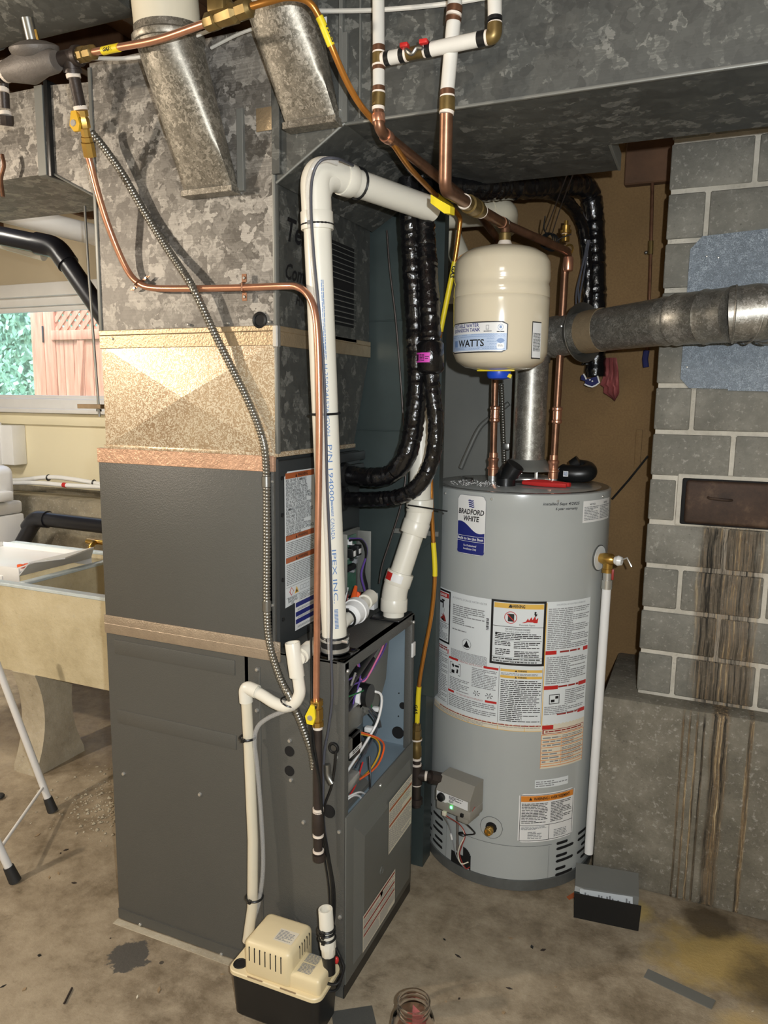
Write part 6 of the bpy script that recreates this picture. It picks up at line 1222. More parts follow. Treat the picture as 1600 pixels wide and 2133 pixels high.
O('run', B('galv_pipe').along(f1_+fd*.09, f3+fe*.0, [(0, .0605), (.8, .0635), (.84, .066), (.87, .0635), (1, .0635)], 40), t)
ff = (f4_-f3).normalized()
O('adjustable_elbow', B('galv_pipe').along(f3-ff*.02, f4_, [(0, .066), (.06, .069), (.12, .066), (.5, .067), (.55, .070), (.6, .067), (.93, .067), (1, .070)], 40), t)
O('elbow_gore', B('galv_pipe').tube([f4_-ff*.01, f4_+Vector((.045, .0, .004)), f4_+Vector((.085, .045, .006)), f4_+Vector((.10, .11, .006)), f4_+Vector((.10, .245, .006))], [.066, .068, .069, .069, .069], 40), t, smooth=20)
for s_ in (0, .035, .075): O('crimp_ring', B('galv_pipe').torus(f4_+Vector((s_, s_*s_*4, 0)), (1, s_*12, 0), .069, .0028, 40, 6), t)
for p, d in ((f3+Vector((-.0, -.068, -.014)), (0, -1, 0)), (f1_+Vector((-.02, -.063, .02)), (0, -1, 0))): screw(p, d, t, .004)
# things lying on the heater
LZ = 1.2375
t = T('pliers', 'red handled pliers lying on the heater lid', 'pliers', (-0.4572, 2.3292, 1.2375))
a0, a1, a2, a3 = V3((-0.5147, 2.3135, 1.2480)), V3((-0.4415, 2.3234, 1.2480)), V3((-0.3677, 2.3046, 1.2480)), V3((-0.5701, 2.3396, 1.2440))
O('grip', B('red').tube([a0, (a0+a1)/2+Vector((0, .006, 0)), a1, a2], [.006, .0095, .0095, .007], 10), t, 'red grip'); O('grip', B('red').tube([a0+Vector((0, -.008, -.001)), (a0+a2)/2+Vector((0, -.014, -.001)), a2+Vector((-.01, -.010, -.001))], [.006, .009, .008], 10), t, 'red grip')
O('jaw', B('iron').tube([a0, a3], [.006, .002], 8), t); O('jaw', B('iron').tube([a0+Vector((0, -.006, 0)), a3+Vector((0, -.004, 0))], [.005, .002], 8), t)
t = T('black_fitting', 'black plastic elbow fitting standing on the heater lid left of the flue', 'fitting', (-.563, 2.29, 1.2375))
bf = Vector((-.563, 2.285, 1.2375))
O('base_hub', B('black').lathe(bf, (0, 0, 1), [(0, .030), (.024, .030), (.025, .026)], 28), t); O('angled_hub', B('black').along(bf+Vector((-.002, 0, .018)), bf+Vector((.030, -.006, .066)), [(0, .026), (.45, .027), (.46, .030), (1, .030)], 28).m('void').along(bf+Vector((.030, -.006, .066)), bf+Vector((.0305, -.0061, .0668)), [(0, .026), (1, .026)], 24), t)
O('angled_hub', B('black').along(bf+Vector((0, 0, .02)), bf+Vector((-.016, .004, .042)), [(0, .026), (1, .022)], 24), t)
t = T('black_fitting', 'black plastic trap fitting lying on the heater lid beside the hot pipe', 'fitting', (-.385, 2.50, 1.2375))
bf = Vector(((-0.3868, 2.5000, 1.2671)[0], 2.50, 1.2375+.032))
O('trap_bend', B('black').tube(catmull([bf+Vector((-.055, .0, .006)), bf+Vector((-.045, 0, -.002)), bf+Vector((-.02, -.01, -.004)), bf+Vector((.02, -.008, -.004)), bf+Vector((.042, .004, .0)), bf+Vector((.035, .03, .008)), bf+Vector((.005, .035, .012))], 6), .0285, 24), t, smooth=60); O('hub', B('black').along(bf+Vector((-.012, .01, .02)), bf+Vector((.012, .01, .036)), [(0, .018), (1, .021)], 20), t)
ls = MB(); ls.map = lambda u, v, h: (bf.x-.030+u, bf.y-.0395-h, bf.z-.012+v); ls.rect(0, 0, .016, .018, 'paper_w', .001); ls.fine(.002, .002, .014, .016, 5, 'ink_sky', .5, .002, False); O('sticker', ls, t, smooth=0)
O('hex_key', B('iron').tube([(-0.7320, 2.3978, 1.2410), (-0.7077, 2.4116, 1.2410), (-0.6845, 2.3065, 1.2410)], .0022, 8), None, 'small bent dark key on the left of the heater lid', 'tool')
mb = B('paper_w'); rnd = random.Random(9)
for i in range(170):
    a = rnd.uniform(0, 6.28); d = rnd.random()**.6*.10; x, y, s_ = HX-.12+d*math.cos(a), HY-.06+d*math.sin(a), rnd.uniform(.0006, .0018)
    if (x-HX)**2+(y-HY)**2 < .26**2: mb.box(x-s_, x+s_, y-s_, y+s_, 1.2368, 1.2368+s_)
O('shavings', mb, None, 'pale plastic shavings scattered on the heater lid', 'shavings', kind='stuff', smooth=0)
# ================================================================== CONDENSATE DRAIN AND PUMP
Yd = 1.472
t = T('condensate_drain', 'white plastic drain trap and pipe on the furnace side, running down to the pump', 'pipe', (-0.9914, 1.4700, 0.1910))
O('open_tee', B('pvc').along((-0.8499, 1.4750, 0.8470), (-0.8624, 1.4750, 0.9293), [(0, .0182), (.98, .0182), (1, .0175), (.995, .0145), (.6, .0140)], 28, False).m('pvc_old').along((-0.8573, 1.4750, 0.9040), (-0.8574, 1.4750, 0.9028), [(0, .0145), (1, .0145)], 20), t)
O('side_branch', B('pvc').tube([(-0.8475, 1.4780, 0.8903), (-0.8535, 1.5600, 0.8961), (-0.9008, 1.7500, 0.8757)], .0165, 24).along((-0.8464, 1.4900, 0.8937), (-0.8451, 1.5300, 0.9005), [(0, .0195), (1, .0195)], 24), t)
O('trap_bend', B('pvc').tube(catmull([(-0.8499, 1.4750, 0.8577), (-0.8448, 1.4750, 0.8287), (-0.8431, 1.4740, 0.8054), (-0.8552, 1.4720, 0.7812), (-0.8791, 1.4720, 0.7673), (-0.9112, 1.4720, 0.7713), (-0.9435, 1.4720, 0.7839), (-0.9763, 1.4720, 0.7943)], 6), .0142, 24), t)
O('elbow', B('pvc').tube(rounded([(-0.9598, 1.4720, 0.7909), (-0.9943, 1.4720, 0.7986), (-0.9922, 1.4720, 0.7593)], .016, 8), .0168, 24), t)
O('down_pipe', B('pvc_old').tube([(-0.9919, 1.4720, 0.7743), (-0.9847, 1.4700, 0.6387), (-0.9724, 1.4620, 0.4014), (-0.9724, 1.4550, 0.2205), (-0.9852, 1.4500, 0.1254)], .0133, 24), t)
zip_tie((-0.9871, 1.4680, 0.6694), (0, 0, 1), .019, t); zip_tie((-0.9661, 1.4550, 0.2518), (0, 0, 1), .021, t)
cl_ = [(-0.8521, 1.4620, 0.7724), (-0.8915, 1.4680, 0.7520), (-0.9307, 1.4720, 0.7284), (-0.9586, 1.4700, 0.7016), (-0.9663, 1.4660, 0.6631), (-0.9617, 1.4700, 0.5928), (-0.9538, 1.4720, 0.4655), (-0.9475, 1.4680, 0.3389), (-0.9550, 1.4620, 0.2478), (-0.9709, 1.4560, 0.1799), (-0.9824, 1.4500, 0.1195)]
O('clear_tube', B('clear').tube(catmull(cl_, 6), .0058, 12), None, 'clear vinyl tube curling beside the white drain pipe', 'tube')
# grey and clear tubes strapped to the exhaust pipe
O('clear_tube', B('clear').tube(catmull([(-0.7462, 1.4800, 1.9900), (-0.7715, 1.4700, 1.9956), (-0.7956, 1.4660, 1.9847), (-0.8101, 1.4650, 1.9475), (-0.8075, 1.4640, 1.8937), (-0.7990, 1.4650, 1.7950), (-0.7892, 1.4680, 1.6950), (-0.7861, 1.4750, 1.5314), (-0.7845, 1.4900, 1.3175), (-0.7850, 1.5100, 1.0903), (-0.7850, 1.5150, 0.9495), (-0.7733, 1.5000, 0.8909)], 6), .0062, 12), None, 'clear vinyl tube strapped along the white exhaust pipe', 'tube')
O('grey_wire', B('tubegrey').tube(catmull([(-0.7463, 1.5500, 2.0025), (-0.7467, 1.4700, 1.9948), (-0.7749, 1.4550, 1.9889), (-0.7926, 1.4520, 1.9568), (-0.7962, 1.4520, 1.8997), (-0.7924, 1.4550, 1.8126), (-0.7861, 1.4580, 1.7337), (-0.7790, 1.4620, 1.6537), (-0.7740, 1.4680, 1.5519), (-0.7724, 1.4740, 1.4265), (-0.7719, 1.4800, 1.2974), (-0.7676, 1.4860, 1.1423), (-0.7648, 1.4880, 1.0062), (-0.7628, 1.4820, 0.9159), (-0.7632, 1.4880, 0.8081), (-0.7744, 1.4900, 0.7214), (-0.7860, 1.4900, 0.6460), (-0.7874, 1.4900, 0.4967), (-0.7742, 1.4900, 0.3988)], 6), .0032, 8), None, 'thin dark grey wire following the white exhaust pipe', 'wire')
O('thermostat_wire', B('iron').tube(catmull([(-0.8693, 2.0300, 1.9731), (-0.8589, 2.0300, 1.8676), (-0.8392, 2.0300, 1.7339), (-0.8217, 2.0300, 1.5713), (-0.8069, 2.0300, 1.4060), (-0.7951, 2.0200, 1.2950), (-0.8045, 2.0100, 1.1965), (-0.8310, 2.0000, 1.0958), (-0.8535, 1.9900, 1.0158), (-0.8615, 1.9850, 0.9575)], 6), .0028, 8), None, 'thin brown wire hanging in front of the dark return duct', 'wire')
t = T('drain_union', 'white ribbed plastic union and stub lying between the two furnace vent pipes', 'fitting', (-0.8075, 1.7200, 0.9455))
u0, u1 = V3((-0.8023, 1.6600, 0.9505)), V3((-0.8064, 1.8000, 0.9677)); O('union_nut', B('white').along(u0, u0+(u1-u0)*.45, [(0, .022), (.1, .028), (.5, .031), (.52, .034), (.8, .034), (.82, .028), (1, .024)], 20), t); O('stub', B('pvc').along(u0+(u1-u0)*.4, u1, [(0, .017), (.5, .017), (.52, .0215), (1, .0215)], 24), t); O('elbow', B('pvc').tube(rounded([u0, u0+(u0-u1)*.3, (u0-(u1-u0)*.3)+Vector((0, -.03, -.02))], .01, 6), .016, 20), t)
zip_tie(u0+(u0-u1)*.1, u1-u0, .022, t)
# condensate pump
A_ = V3((-0.9788, 1.3468, 0.1250)); B_ = V3((-0.7258, 1.3494, 0.1250)); du = (B_-A_); L = du.length; du.normalize(); dv2 = Vector((-du.y, du.x, 0)); W_ = .128
print('pump length', L)
def lp_(mb):
    mb.v = [tuple(Vector((A_.x, A_.y, 0))+du*v[0]+dv2*v[1]+Vector((0, 0, v[2]))) for v in mb.v]; return mb
t = T('condensate_pump', 'condensate pump with a cream cover on a black reservoir, at the furnace foot', 'pump', (A_.x+.1, A_.y+.05, 0))
def rcs(x0, x1, y0, y1, z, r_):
    return [(cx_+r_*math.cos(a), cy_+r_*math.sin(a), z) for cx_, cy_, a0_ in ((x1-r_, y1-r_, 0), (x0+r_, y1-r_, 1.5708), (x0+r_, y0+r_, 3.1416), (x1-r_, y0+r_, 4.7124)) for a in [a0_+i*.2618 for i in range(7)]]
rs = B('black'); rings = [rcs(.018, L-.018, .016, W_-.016, 0, .014), rcs(.012, L-.012, .010, W_-.010, .008, .018), rcs(.006, L-.006, .004, W_-.004, .118, .020)]
for p_, q_ in zip(rings, rings[1:]): rs.loft(p_, q_, False)
rs.add(rings[0], [tuple(range(28))[::-1]]); rs.add(rings[2], [tuple(range(28))]); O('reservoir', lp_(rs), t, smooth=40)
dk = B('cream').loft(rcs(0, L, 0, W_, .117, .024), rcs(0, L, 0, W_, .125, .024), True).loft(rcs(0, L, 0, W_, .125, .024), rcs(.002, L-.002, .002, W_-.002, .127, .022), True); O('deck', lp_(dk), t, smooth=40)
mx0, mx1, my0, my1 = .045, .175, .006, W_-.004
O('motor_cover', lp_(B('cream').rbox(mx0, mx1, my0, my1, .12, .215, .016, 4)), t)
O('lower_cover', lp_(B('cream').rbox(.13, L-.004, .012, W_-.035, .12, .166, .010, 3)), t)
for i in range(7): O('vent_slot', lp_(B('void').rbox(mx0+.016+i*.0145, mx0+.020+i*.0145, my0-.0006, my0+.004, .165-.001*i, .203, .0012, 1)), t)
for i in range(5): O('vent_slot', lp_(B('void').rbox(mx1-.004, mx1+.0006, my0+.045+i*.012, my0+.0485+i*.012, .172, .206, .0012, 1)), t)
for i in range(6): O('vent_slot', lp_(B('void').rbox(mx0+.025+i*.016, mx0+.029+i*.016, my1-.004, my1+.0006, .185, .206, .0012, 1)), t)
for a in (.060, .150): O('clip_slot', lp_(B('wood').rbox(a, a+.042, -.0006, .002, .1255, .1285, .0005, 1)), t)
O('inlet_hole', lp_(B('void').lathe((.022, .028, .1268), (0, 0, 1), [(0, .015), (.001, .015)], 24).m('black').torus((.022, .028, .1275), (0, 0, 1), .0155, .002, 24, 6)), t)
pl_ = MB(); pl_.map = lambda u, v, h: (mx0+.065+u, my0+.03+v, .2152+h); pl_.rect(0, 0, .05, .042, 'paper_c', .0003); pl_.fine(.003, .004, .045, .038, 8, 'ink_grey', .5, .0006, True); O('rating_label', lp_(pl_), t, smooth=0)
pl_ = MB(); pl_.map = lambda u, v, h: (.184+u, .022+v, .1662+h); pl_.rect(0, 0, .030, .066, 'ink_pale', .0003) if False else None; pl_.fine(0, 0, .034, .030, 8, 'ink_grey', .6, .0006, False); pl_.fine(0, .034, .034, .064, 8, 'ink_grey', .6, .0006, False); O('caution_label', lp_(pl_), t, smooth=0)
t = T('discharge_check_valve', 'white plastic check valve upright on the black outlet of the pump', 'valve', (-0.7403, 1.4300, 0.1300))
cv = V3((-0.7351, 1.4200, 0.1626)); c2 = V3((-0.7454, 1.4200, 0.3093)); cu = (c2-cv)
O('barb', B('black').along(cv+cu*(-.12), cv+cu*.20, [(0, .014), (.5, .015), (1, .017)], 20), t)
O('adapter', B('pvc').along(cv+cu*.16, cv+cu*.5, [(0, .0135), (.1, .0165), (.5, .0175), (.52, .0195), (.9, .0195), (1, .0165)], 10), t)
O('pipe', B('pvc').along(cv+cu*.45, c2, [(0, .0172), (.98, .0172), (1, .0165), (.998, .013), (.7, .013)], 28, False).m('pvc_old').along(cv+cu*.85, cv+cu*.855, [(0, .0132), (1, .0132)], 20), t)
for f in (.66, .60, .50): zip_tie(cv+cu*f, cu, .0190, t)
O('red_tip', B('red').ball((-0.7210, 1.4300, 0.1751), .006, 1, 1, 1.6), t, 'red wire cap')
def cord(pts, r, lab, m_='black'): return O('power_cord', B(m_).tube(catmull(pts, 7), r, 10), None, lab, 'cord')
cord([(-0.7513, 1.4850, 0.6738), (-0.7550, 1.4850, 0.6305), (-0.7645, 1.4860, 0.5789), (-0.7837, 1.4880, 0.5237), (-0.7863, 1.4880, 0.4729), (-0.7705, 1.4880, 0.3883), (-0.7573, 1.4880, 0.3151), (-0.7548, 1.4860, 0.2526), (-0.7518, 1.4700, 0.2063), (-0.7349, 1.4600, 0.1672), (-0.7167, 1.4500, 0.1226), (-0.7170, 1.4200, 0.1049), (-0.7426, 1.4000, 0.1118), (-0.7657, 1.3950, 0.1153)], .0032, 'black power cord leaving the side grommet and looping to the pump')
cord([(-0.7862, 1.4500, 0.7950), (-0.7990, 1.4500, 0.7572), (-0.7994, 1.4550, 0.6835), (-0.7816, 1.4550, 0.6149), (-0.7794, 1.4700, 0.5095), (-0.7790, 1.4840, 0.4265), (-0.7642, 1.4860, 0.3401), (-0.7578, 1.4840, 0.2530), (-0.7478, 1.4700, 0.1880), (-0.7168, 1.4500, 0.1614), (-0.7067, 1.4400, 0.1467), (-0.7120, 1.4100, 0.1300), (-0.7581, 1.4000, 0.1319)], .0036, 'black cord dropping behind the yellow lever valve to the pump')
cord([(-0.8202, 1.4900, 0.9753), (-0.8193, 1.4900, 0.8574), (-0.8073, 1.4700, 0.7714), (-0.7982, 1.4600, 0.7055), (-0.7792, 1.4600, 0.5886), (-0.7899, 1.4800, 0.5140), (-0.7879, 1.4860, 0.4230), (-0.7710, 1.4840, 0.3266), (-0.7626, 1.4780, 0.2427), (-0.7480, 1.4600, 0.2275)], .0026, 'thin black cord hanging left of the copper gas tube')
O('cord_plug', B('steel').tube(catmull([(-0.7782, 1.4900, 0.6330), (-0.7746, 1.4880, 0.6065), (-0.7624, 1.4870, 0.5887)], 5), .009, 12), None, 'grey cord clamp on the furnace side below the grommet', 'clamp')
# ================================================================== LEFT SIDE: LAUNDRY TUB
SY0, SY1, RZ = 2.02, 2.66, .775
SX0, SX1 = -3.15, -1.62; PXm = -2.42
t = T('laundry_tub', 'old two-basin concrete laundry tub on hourglass legs', 'sink', (-2.4, 2.3, 0))
tb = B('tub'); Zb = .415
ro = [(SX0, SY0, RZ-.012), (SX1, SY0, RZ-.012), (SX1, SY1, RZ-.012), (SX0, SY1, RZ-.012)]; rb = [(SX0+.06, SY0+.01, Zb), (SX1-.06, SY0+.01, Zb), (SX1-.06, SY1-.03, Zb), (SX0+.06, SY1-.03, Zb)]
tb.add(ro+rb, [(0, 4, 5, 1), (1, 5, 6, 2), (2, 6, 7, 3), (3, 7, 4, 0), (4, 7, 6, 5)])
wl = .035
for x0, x1 in ((SX0+wl, PXm-wl/2), (PXm+wl/2, SX1-wl)):
    a = [(x0, SY0+wl, RZ-.012), (x1, SY0+wl, RZ-.012), (x1, SY1-wl, RZ-.012), (x0, SY1-wl, RZ-.012)]; b = [(x0+.04, SY0+wl+.03, Zb+.04), (x1-.04, SY0+wl+.03, Zb+.04), (x1-.04, SY1-wl-.03, Zb+.04), (x0+.04, SY1-wl-.03, Zb+.04)]
    tb.add(a+b, [(1, 5, 4, 0), (2, 6, 5, 1), (3, 7, 6, 2), (0, 4, 7, 3), (4, 5, 6, 7)])
O('body', tb, t, smooth=0)
rm = B('tub_rim_lit')
for x0, x1, y0, y1 in ((SX0, SX1, SY0-.003, SY0+wl), (SX0, SX1, SY1-wl, SY1), (SX0, SX0+wl, SY0+wl, SY1-wl), (SX1-wl, SX1, SY0+wl, SY1-wl), (PXm-wl/2, PXm+wl/2, SY0+wl, SY1-wl)): rm.rbox(x0, x1, y0, y1, RZ-.014, RZ, .003, 1)
O('rim', rm, t, 'metal rim with cool window light in its colour')
O('washboard_ledge', B('tub').prism([(PXm+.05, SY1-.14, RZ-.10), (PXm+.05, SY1-wl, RZ-.07), (PXm+.05, SY1-wl, RZ-.13)], (.6, 0, 0)), t)
pf = [(0, .10), (.05, .095), (.14, .065), (.24, .055), (.33, .075), (Zb-.001, .11)]
def leg(xc):
    mb = B('tub_leg'); wd = [Zb*i/14 for i in range(15)]; V = []
    for z in wd:
        q = (2*z/Zb-1.15); h = .070+.05*min(1.1, q*q); V += [(xc-.063, 2.13-h, z), (xc+.063, 2.13-h, z), (xc+.063, 2.13+h, z), (xc-.063, 2.13+h, z)]
    n = len(wd); F = [(0, 3, 2, 1), (4*n-4, 4*n-3, 4*n-2, 4*n-1)]
    for i in range(n-1):
        for j in range(4): F.append((i*4+j, i*4+(j+1) % 4, (i+1)*4+(j+1) % 4, (i+1)*4+j))
    O('leg', mb.add(V, F), t, smooth=25)
leg(-2.405); leg(-1.80)
O('faucet', B('brass').tube(catmull([(-1.70, 2.66, .80), (-1.72, 2.62, .83), (-2.5305, 2.5800, 0.8351), (-2.5370, 2.5600, 0.8335), (-2.5384, 2.5400, 0.8168), (-2.5364, 2.5400, 0.8036)], 6), .013, 14), None, 'brass faucet spout over the laundry tub', 'faucet')
# drying tray
t = T('drain_tray', 'white plastic tray resting across the left basin of the laundry tub', 'tray', (-2.75, 2.3, RZ))
a, b, c, d = V3((-2.1116, 1.5970, 0.7900)), V3((-2.4583, 2.2227, 0.8000)), V3((-2.5151, 2.4061, 0.8000)), V3((-2.9671, 2.5774, 0.8000))
x0, x1, y0, y1 = -3.05, -2.50, 2.12, 2.50
O('pan', B('white').rbox(x0, x1, y0, y1, RZ+.002, RZ+.010, .003), t)
O('rim_wall', B('white').rbox(x0, x1, y0-.006, y0, RZ-.03, RZ+.035, .003).rbox(x0, x1, y1, y1+.006, RZ-.03, RZ+.03, .003).rbox(x0-.006, x0, y0, y1, RZ-.03, RZ+.03, .003), t)
O('spout', B('white').prism([(x1, y0-.006, RZ+.002), (x1+.02, y0+.03, RZ+.05), (x1+.10, y0+.14, RZ+.055), (x1+.02, y1, RZ+.05), (x1, y1, RZ+.002)], (0, 0, .006)).prism([(x1-.10, y0-.002, RZ+.006), (x1, y0-.002, RZ+.034), (x1+.03, y0+.04, RZ+.05), (x1+.02, y0+.04, RZ+.05)], (0, .004, 0)), t)
for x in (x0+.10, x0+.24, x0+.40): O('clip', B('white').rbox(x, x+.06, y0-.012, y0-.004, RZ-.055, RZ-.005, .003), t)
for i, (x, y) in enumerate(((-2.60, 2.19), (-2.575, 2.205), (-2.59, 2.215))): 
    O('orange_clip', B('orange').rbox(x, x+.028, y, y+.02, RZ+.012, RZ+.026, .003), None, ['left orange plastic clip lying in the white tray', 'right orange plastic clip lying in the white tray', 'rear orange plastic clip lying in the white tray'][i], 'clip')
# white softener cabinet and wall box
t = T('water_softener', 'white plastic utility cabinet behind the laundry tub at the left edge', 'appliance', (-4.2, 3.35, 0))
sx = (-4.1706, 3.5500, 0.6850)[0]
O('cabinet', B('white').rbox(sx-.55, sx, 3.15, 3.6, 0, (-3.8356, 3.2000, 0.7155)[2], .012), t)
O('lid', B('white').rbox(sx-.54, sx-.005, 3.14, 3.6, (-3.8354, 3.2000, 0.7185)[2], (-3.8281, 3.2000, 0.8014)[2], .02, 3), t)
O('control_head', B('white').rbox(sx-.52, sx-.03, 3.2, 3.58, (-3.8286, 3.2000, 0.7955)[2], (-3.8073, 3.2000, 1.0381)[2], .055, 5), t)
O('side_ledge', B('white').rbox(sx-.06, sx+.035, 3.3, 3.5, (-3.8270, 3.2000, 0.8132)[2], (-3.8214, 3.2000, 0.8779)[2], .012, 2), t)
wx = (-4.5674, 3.9000, 1.1664)[0]; t = T('wall_box', 'white plastic box on the beige wall at the left edge', 'box', (wx-.1, 3.97, (-4.6349, 3.9000, 0.9970)[2]))
O('housing', B('white').rbox(wx-.25, wx, 3.88, 3.997, (-4.6349, 3.9000, 0.9970)[2], (-4.6098, 3.9000, 1.2823)[2], .006), t); O('lid', B('white').rbox(wx-.26, wx-.12, 3.85, 3.9, (-4.6370, 3.9000, 0.9723)[2], (-4.6080, 3.9000, 1.3029)[2], .006), t)
# pipes on the foundation shelf
for yy, lab, pts in ((0, 'upper white water tube lying on the foundation shelf', [(-4.7806, 3.8500, 0.8780), (-4.4898, 3.8500, 0.8971), (-4.2097, 3.8500, 0.9323), (-3.9874, 3.8500, 0.9305), (-3.6066, 3.8500, 0.8989)]), (1, 'lower white water tube with a red band on the foundation shelf', [(-4.5275, 3.8000, 0.8792), (-4.2485, 3.8000, 0.8945), (-3.9820, 3.8000, 0.8926), (-3.5602, 3.8000, 0.9003)])):
    t = T('water_tube', lab, 'tube', pts[1]); O('tube', B('white').tube(catmull(pts, 6), .016, 12), t)
    if yy: O('red_band', B('red').tube([(-4.0169, 3.8000, 0.8939), (-3.9864, 3.8000, 0.8923)], .018, 12), t)
    else:
        for p in ((-4.2054, 3.8500, 0.9291), (-3.7900, 3.8500, 0.9147)): O('clip', B('black').torus(p, (1, 0, 0), .018, .006, 16, 6), t)
t = T('drain_stack', 'black plastic drain pipe running behind the laundry tub', 'pipe', (-3.7781, 3.5500, 0.6889))
O('pipe', B('abs').tube([(-3.9660, 3.5500, 0.7001), (-3.2631, 3.5500, 0.6889)], .048, 24), t); O('elbow', B('abs').tube(rounded([(-3.9026, 3.5500, 0.6985), (-4.0090, 3.5500, 0.6970), (-4.0793, 3.5500, 0.6272)], .06, 6), .056, 24), t); O('pipe', B('abs').tube([(-4.0232, 3.5500, 0.6799), (-4.1693, 3.5000, 0.4332)], .048, 24), t)
t = T('drain_stack', 'black plastic drain pipe with an elbow crossing the window', 'pipe', (-2.3188, 2.3000, 2.0988))
a, b, c = V3((-3.1184, 2.5000, 2.2380)), V3((-2.7134, 2.6000, 2.1525)), V3((-2.3861, 2.6000, 1.7589))
O('pipe', B('abs').tube([a, b], .041, 28), t); O('pipe', B('abs').tube([b, c], .041, 28), t); O('elbow', B('abs').tube(rounded([b+(a-b).normalized()*.10, b, b+(c-b).normalized()*.10], .07, 8), .048, 28), t)
O('white_pipe', B('pvc').tube([(-3.2703, 2.6200, 2.2518), (-2.8766, 2.6800, 2.1415)], .026, 20), None, 'slim white pipe under the black drain pipe near the window', 'pipe')
O('white_pipe', B('paintw').tube([(-2.8588, 2.3000, 2.2790), (-2.2863, 2.5000, 2.1347)], .042, 28), None, 'fat white pipe passing behind the plenum above the window', 'pipe')
t = T('threaded_rod', 'threaded hanger rod with a wooden washer beside the window', 'rod', (-1.8346, 1.9000, 1.4291))
O('rod', B('steel').tube([(-1.8557, 1.9000, 2.1070), (-1.8526, 1.9000, 1.9018), (-1.8344, 1.9000, 1.4322)], .0042, 10), t); O('wood_strip', B('wood').rbox((-1.9131, 1.9000, 1.4670)[0], (-1.8139, 1.9000, 1.4684)[0], 1.885, 1.915, (-1.8678, 1.9000, 1.4583)[2], (-1.8669, 1.9000, 1.4724)[2], .001), t); O('nut', B('steel').along((-1.8350, 1.9000, 1.4572), (-1.8354, 1.9000, 1.4494), [(0, .009), (1, .009)], 6), t)
O('rusty_chain', B('copper_old').tube(catmull([(-1.8085, 1.5600, 2.1450), (-1.8039, 1.5600, 2.1161), (-1.8177, 1.5600, 2.0841), (-1.8147, 1.5600, 2.0364)], 6), .0055, 8), None, 'rusty strap hanging at the left edge below the duct', 'strap')
# cables at the ceiling
for i, (pts, r_, m_) in enumerate((([(-1.2930, 1.3600, 2.2291), (-1.1625, 1.3800, 2.2215), (-1.0265, 1.4000, 2.2519), (-0.8934, 1.4500, 2.2928), (-0.8193, 1.4800, 2.2966)], .004, 'insul'), ([(-0.8478, 1.4900, 2.3042), (-0.7686, 1.4900, 2.2894), (-0.6500, 1.4900, 2.2711), (-0.5183, 1.4900, 2.2581), (-0.4137, 1.4900, 2.2543)], .0045, 'insul'), ([(-1.0676, 1.4900, 2.2666), (-0.9782, 1.4700, 2.2729), (-0.8937, 1.4500, 2.2690)], .0035, 'insul'))):
    O('ceiling_cable', B(m_).tube(catmull(pts, 6), r_, 8), None, ['white cable crossing above the left boot at the ceiling', 'white cable crossing the face of the trunk duct', 'short white cable between the two take-off boots'][i], 'cable')
# folding stand legs
t = T('folding_stand', 'white tubular folding stand with black rubber feet at the left edge', 'stand', (-2.0, 1.7, 0))
f0_, f1_ = V3((-2.0901, 1.8488, 0.0000)), V3((-1.8791, 1.5056, 0.0000)); g0_, g1_ = V3((-2.2857, 1.7800, 0.6649)), V3((-1.9714, 1.4500, 0.3212))
for f_, g_ in ((f0_, g0_), (f1_, g1_)):
    d = (g_-f_).normalized(); lg = O('leg', B('white').tube([f_+d*.03, g_], .0125, 20), t); O('rubber_foot', B('rubber').tube([f_+Vector((0, 0, .001)), f_+d*.055], [.0185, .0155], 16), lg)
d0, d1 = (g0_-f0_).normalized(), (g1_-f1_).normalized(); O('crossbar', B('white').tube([f0_+d0*.10, f1_+d1*.12], .0055, 12), t)
O('rubber_foot', B('rubber').ball((-2.3419, 1.8318, 0.0100), .02, 1, 1, .5), None, 'dark rubber foot at the very left edge of the floor', 'foot')
# ================================================================== FLOOR THINGS
t = T('metal_tray', 'open black and bare metal access cover lying by the heater base', 'cover', (-.18, 2.16, 0))
A1, B1 = V3((-0.2564, 2.0538, 0.0000)), V3((-0.0765, 2.0708, 0.0000)); C1, D1 = V3((-0.0757, 2.1097, 0.0450)), V3((-0.2620, 2.0839, 0.0450)); E1, F1 = V3((-0.0872, 2.2123, 0.0120)), V3((-0.2737, 2.1856, 0.0120)); G1, H1 = V3((-0.0928, 2.2075, 0.0900)), V3((-0.2734, 2.1778, 0.0900))
def plate(pts, th, m_): 
    P = [V3(p) for p in pts]; n_ = (P[1]-P[0]).cross(P[2]-P[0]).normalized()*th; return B(m_).prism(P, n_)
E1, F1, G1, H1 = V3((-0.0859, 2.1800, 0.0338)), V3((-0.2730, 2.1800, 0.0158)), V3((-0.0944, 2.2450, 0.0660)), V3((-0.2820, 2.2450, 0.0498))
O('black_face', B('black').prism([A1, B1, B1+Vector((.004, -.012, .088)), A1+Vector((.002, -.012, .086))], (0, .003, 0)), t, smooth=0)
O('inner_floor', B('sheet_dark').prism([A1+Vector((0, .004, .003)), B1+Vector((0, .004, .003)), (E1.x, 2.17, .003), (F1.x, 2.17, .003)], (0, 0, .002)), t, smooth=0)
O('lower_panel', B('sheet').prism([(F1.x, 2.17, .003), (E1.x, 2.17, .003), E1, F1], (0, .002, 0)), t, smooth=0)
O('back_panel', B('sheet').prism([F1, E1, G1, H1], (0, .002, .001)), t, 'bare bright metal panel', smooth=0)
lbm = MB(); ox, oy = V3((-0.2541, 2.1650, -0.0257)), V3((-0.1001, 2.1650, -0.0063)); lx = (oy-ox); ly = (V3((-0.2564, 2.1660, 0.0183))-ox); lbm.map = lambda u, v, h: tuple(ox+lx*u+ly*v+Vector((0, -.001, h*2))); lbm.rect(0, 0, 1, 1, 'paper', .0005)
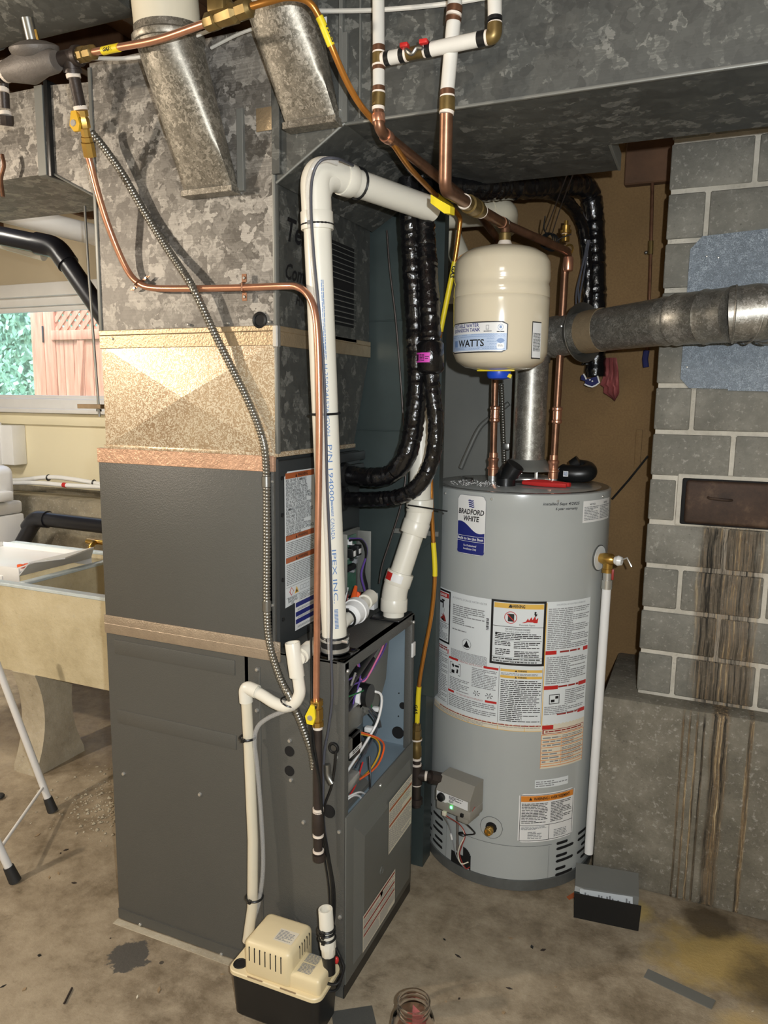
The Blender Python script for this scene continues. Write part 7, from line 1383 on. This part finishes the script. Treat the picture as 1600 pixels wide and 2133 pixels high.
for i in range(18): u = .04+i*.052; lbm.rect(u, .1, u+.03, .3+.5*random.random(), 'ink_grey', .001)
O('paper_label', lbm, t, smooth=0)
O('metal_strip', B('sheet').prism([(-0.0491, 1.8944, 0.0000), (-0.0407, 1.9293, 0.0000), (0.1248, 1.8867, 0.0000), (0.1146, 1.8526, 0.0000)], (0, 0, .002)), None, 'flat grey metal strip lying on the floor at the lower right', 'strip', smooth=0)
O('metal_sheet', B('grey').prism([(-0.7502, 1.4598, 0.0000), (-0.6659, 1.5183, 0.0000), (-0.6125, 1.4411, 0.0000), (-0.6973, 1.3815, 0.0000)], (0, 0, .0015)), None, 'dull grey sheet metal scrap on the floor beside the pump', 'scrap', smooth=0)
t = T('plastic_jar', 'clear threaded plastic jar with a red tint on the floor at the bottom edge', 'jar', (-.56, 1.30, 0))
jx, jy = (-0.5060, 1.3881, 0.1000)[0], (-0.5060, 1.3881, 0.1000)[1]
jc = V3((-0.5144, 1.4069, 0.1600)); 
O('jar_wall', B('jar').lathe((jc.x, jc.y, .002), (0, 0, 1), [(0, .0), (0, .045), (.004, .050), (.10, .050), (.118, .046), (.128, .036), (.132, .0365), (.134, .038), (.137, .0365), (.143, .0365), (.145, .038), (.148, .0365), (.155, .0365), (.158, .038), (.160, .0365), (.159, .034), (.13, .0335), (.116, .043), (.10, .0475), (.006, .0475), (.004, 0)], 48, False), t)
O('red_liquid', B('ink_red').lathe((jc.x, jc.y, .0065), (0, 0, 1), [(0, .046), (.02, .046)], 32), t); O('paper_slip', plate([(jc.x-.005, jc.y+.0, .03), (jc.x+.04, jc.y-.0, .03), (jc.x+.028, jc.y+.005, .125), (jc.x-.004, jc.y+.006, .145)], .001, 'cloth_red'), t, 'pink paper slip', smooth=0)
rnd = random.Random(21); mb = B('ink')
for i in range(90):
    x, y = rnd.uniform(-2.2, .3), rnd.uniform(.9, 1.9); s_ = rnd.uniform(.001, .0045)
    if FX0-.03 < x < FX1+.02 and y > FY0-.03: continue
    mb.m(rnd.choice(['iron', 'black', 'paper_c', 'wood'])); a = rnd.uniform(0, 3.1); l_ = s_*rnd.uniform(1, 3.5); c_, q_ = math.cos(a), math.sin(a)
    mb.prism([(x+c_*l_, y+q_*l_, 0), (x-q_*s_, y+c_*s_, 0), (x-c_*l_, y-q_*l_, 0), (x+q_*s_, y-c_*s_, 0)], (0, 0, s_*.7))
O('floor_debris', mb, None, 'chips and crumbs scattered over the basement floor', 'debris', kind='stuff', smooth=0)
mb = B('tub_leg'); 
for i in range(1800):
    x, y = rnd.gauss(-1.82, .15), rnd.gauss(2.06, .13); s_ = abs(rnd.gauss(0, .003))+.0012
    if y > 1.75: mb.ball((x, y, s_*.3), s_, 1, 1.2, .7, 4)
O('rubble', mb, None, 'crumbled pale concrete rubble on the floor under the laundry tub', 'rubble', kind='stuff', smooth=0)
O('leaf_scrap', plate([(-0.2915, 2.1373, 0.0010), (-0.2736, 2.1699, 0.0010), (-0.2667, 2.1439, 0.0040), (-0.2810, 2.1259, 0.0020)], .001, 'ink_rust'), None, 'rust brown scrap beside the metal cover on the floor', 'scrap', smooth=0)
O('twig', B('iron').tube([(-1.3678, 1.2104, 0.0030), (-1.3882, 1.2550, 0.0030)], .003, 6), None, 'dark splinter lying on the floor at the lower left', 'splinter')
O('sealant_bead', B('tub_leg').rbox(FX0-.002, FX1-.08, FY0-.026, FY0-.004, -.004, .0015, .0006, 1), None, 'pale concrete strip along the foot of the furnace', 'strip')
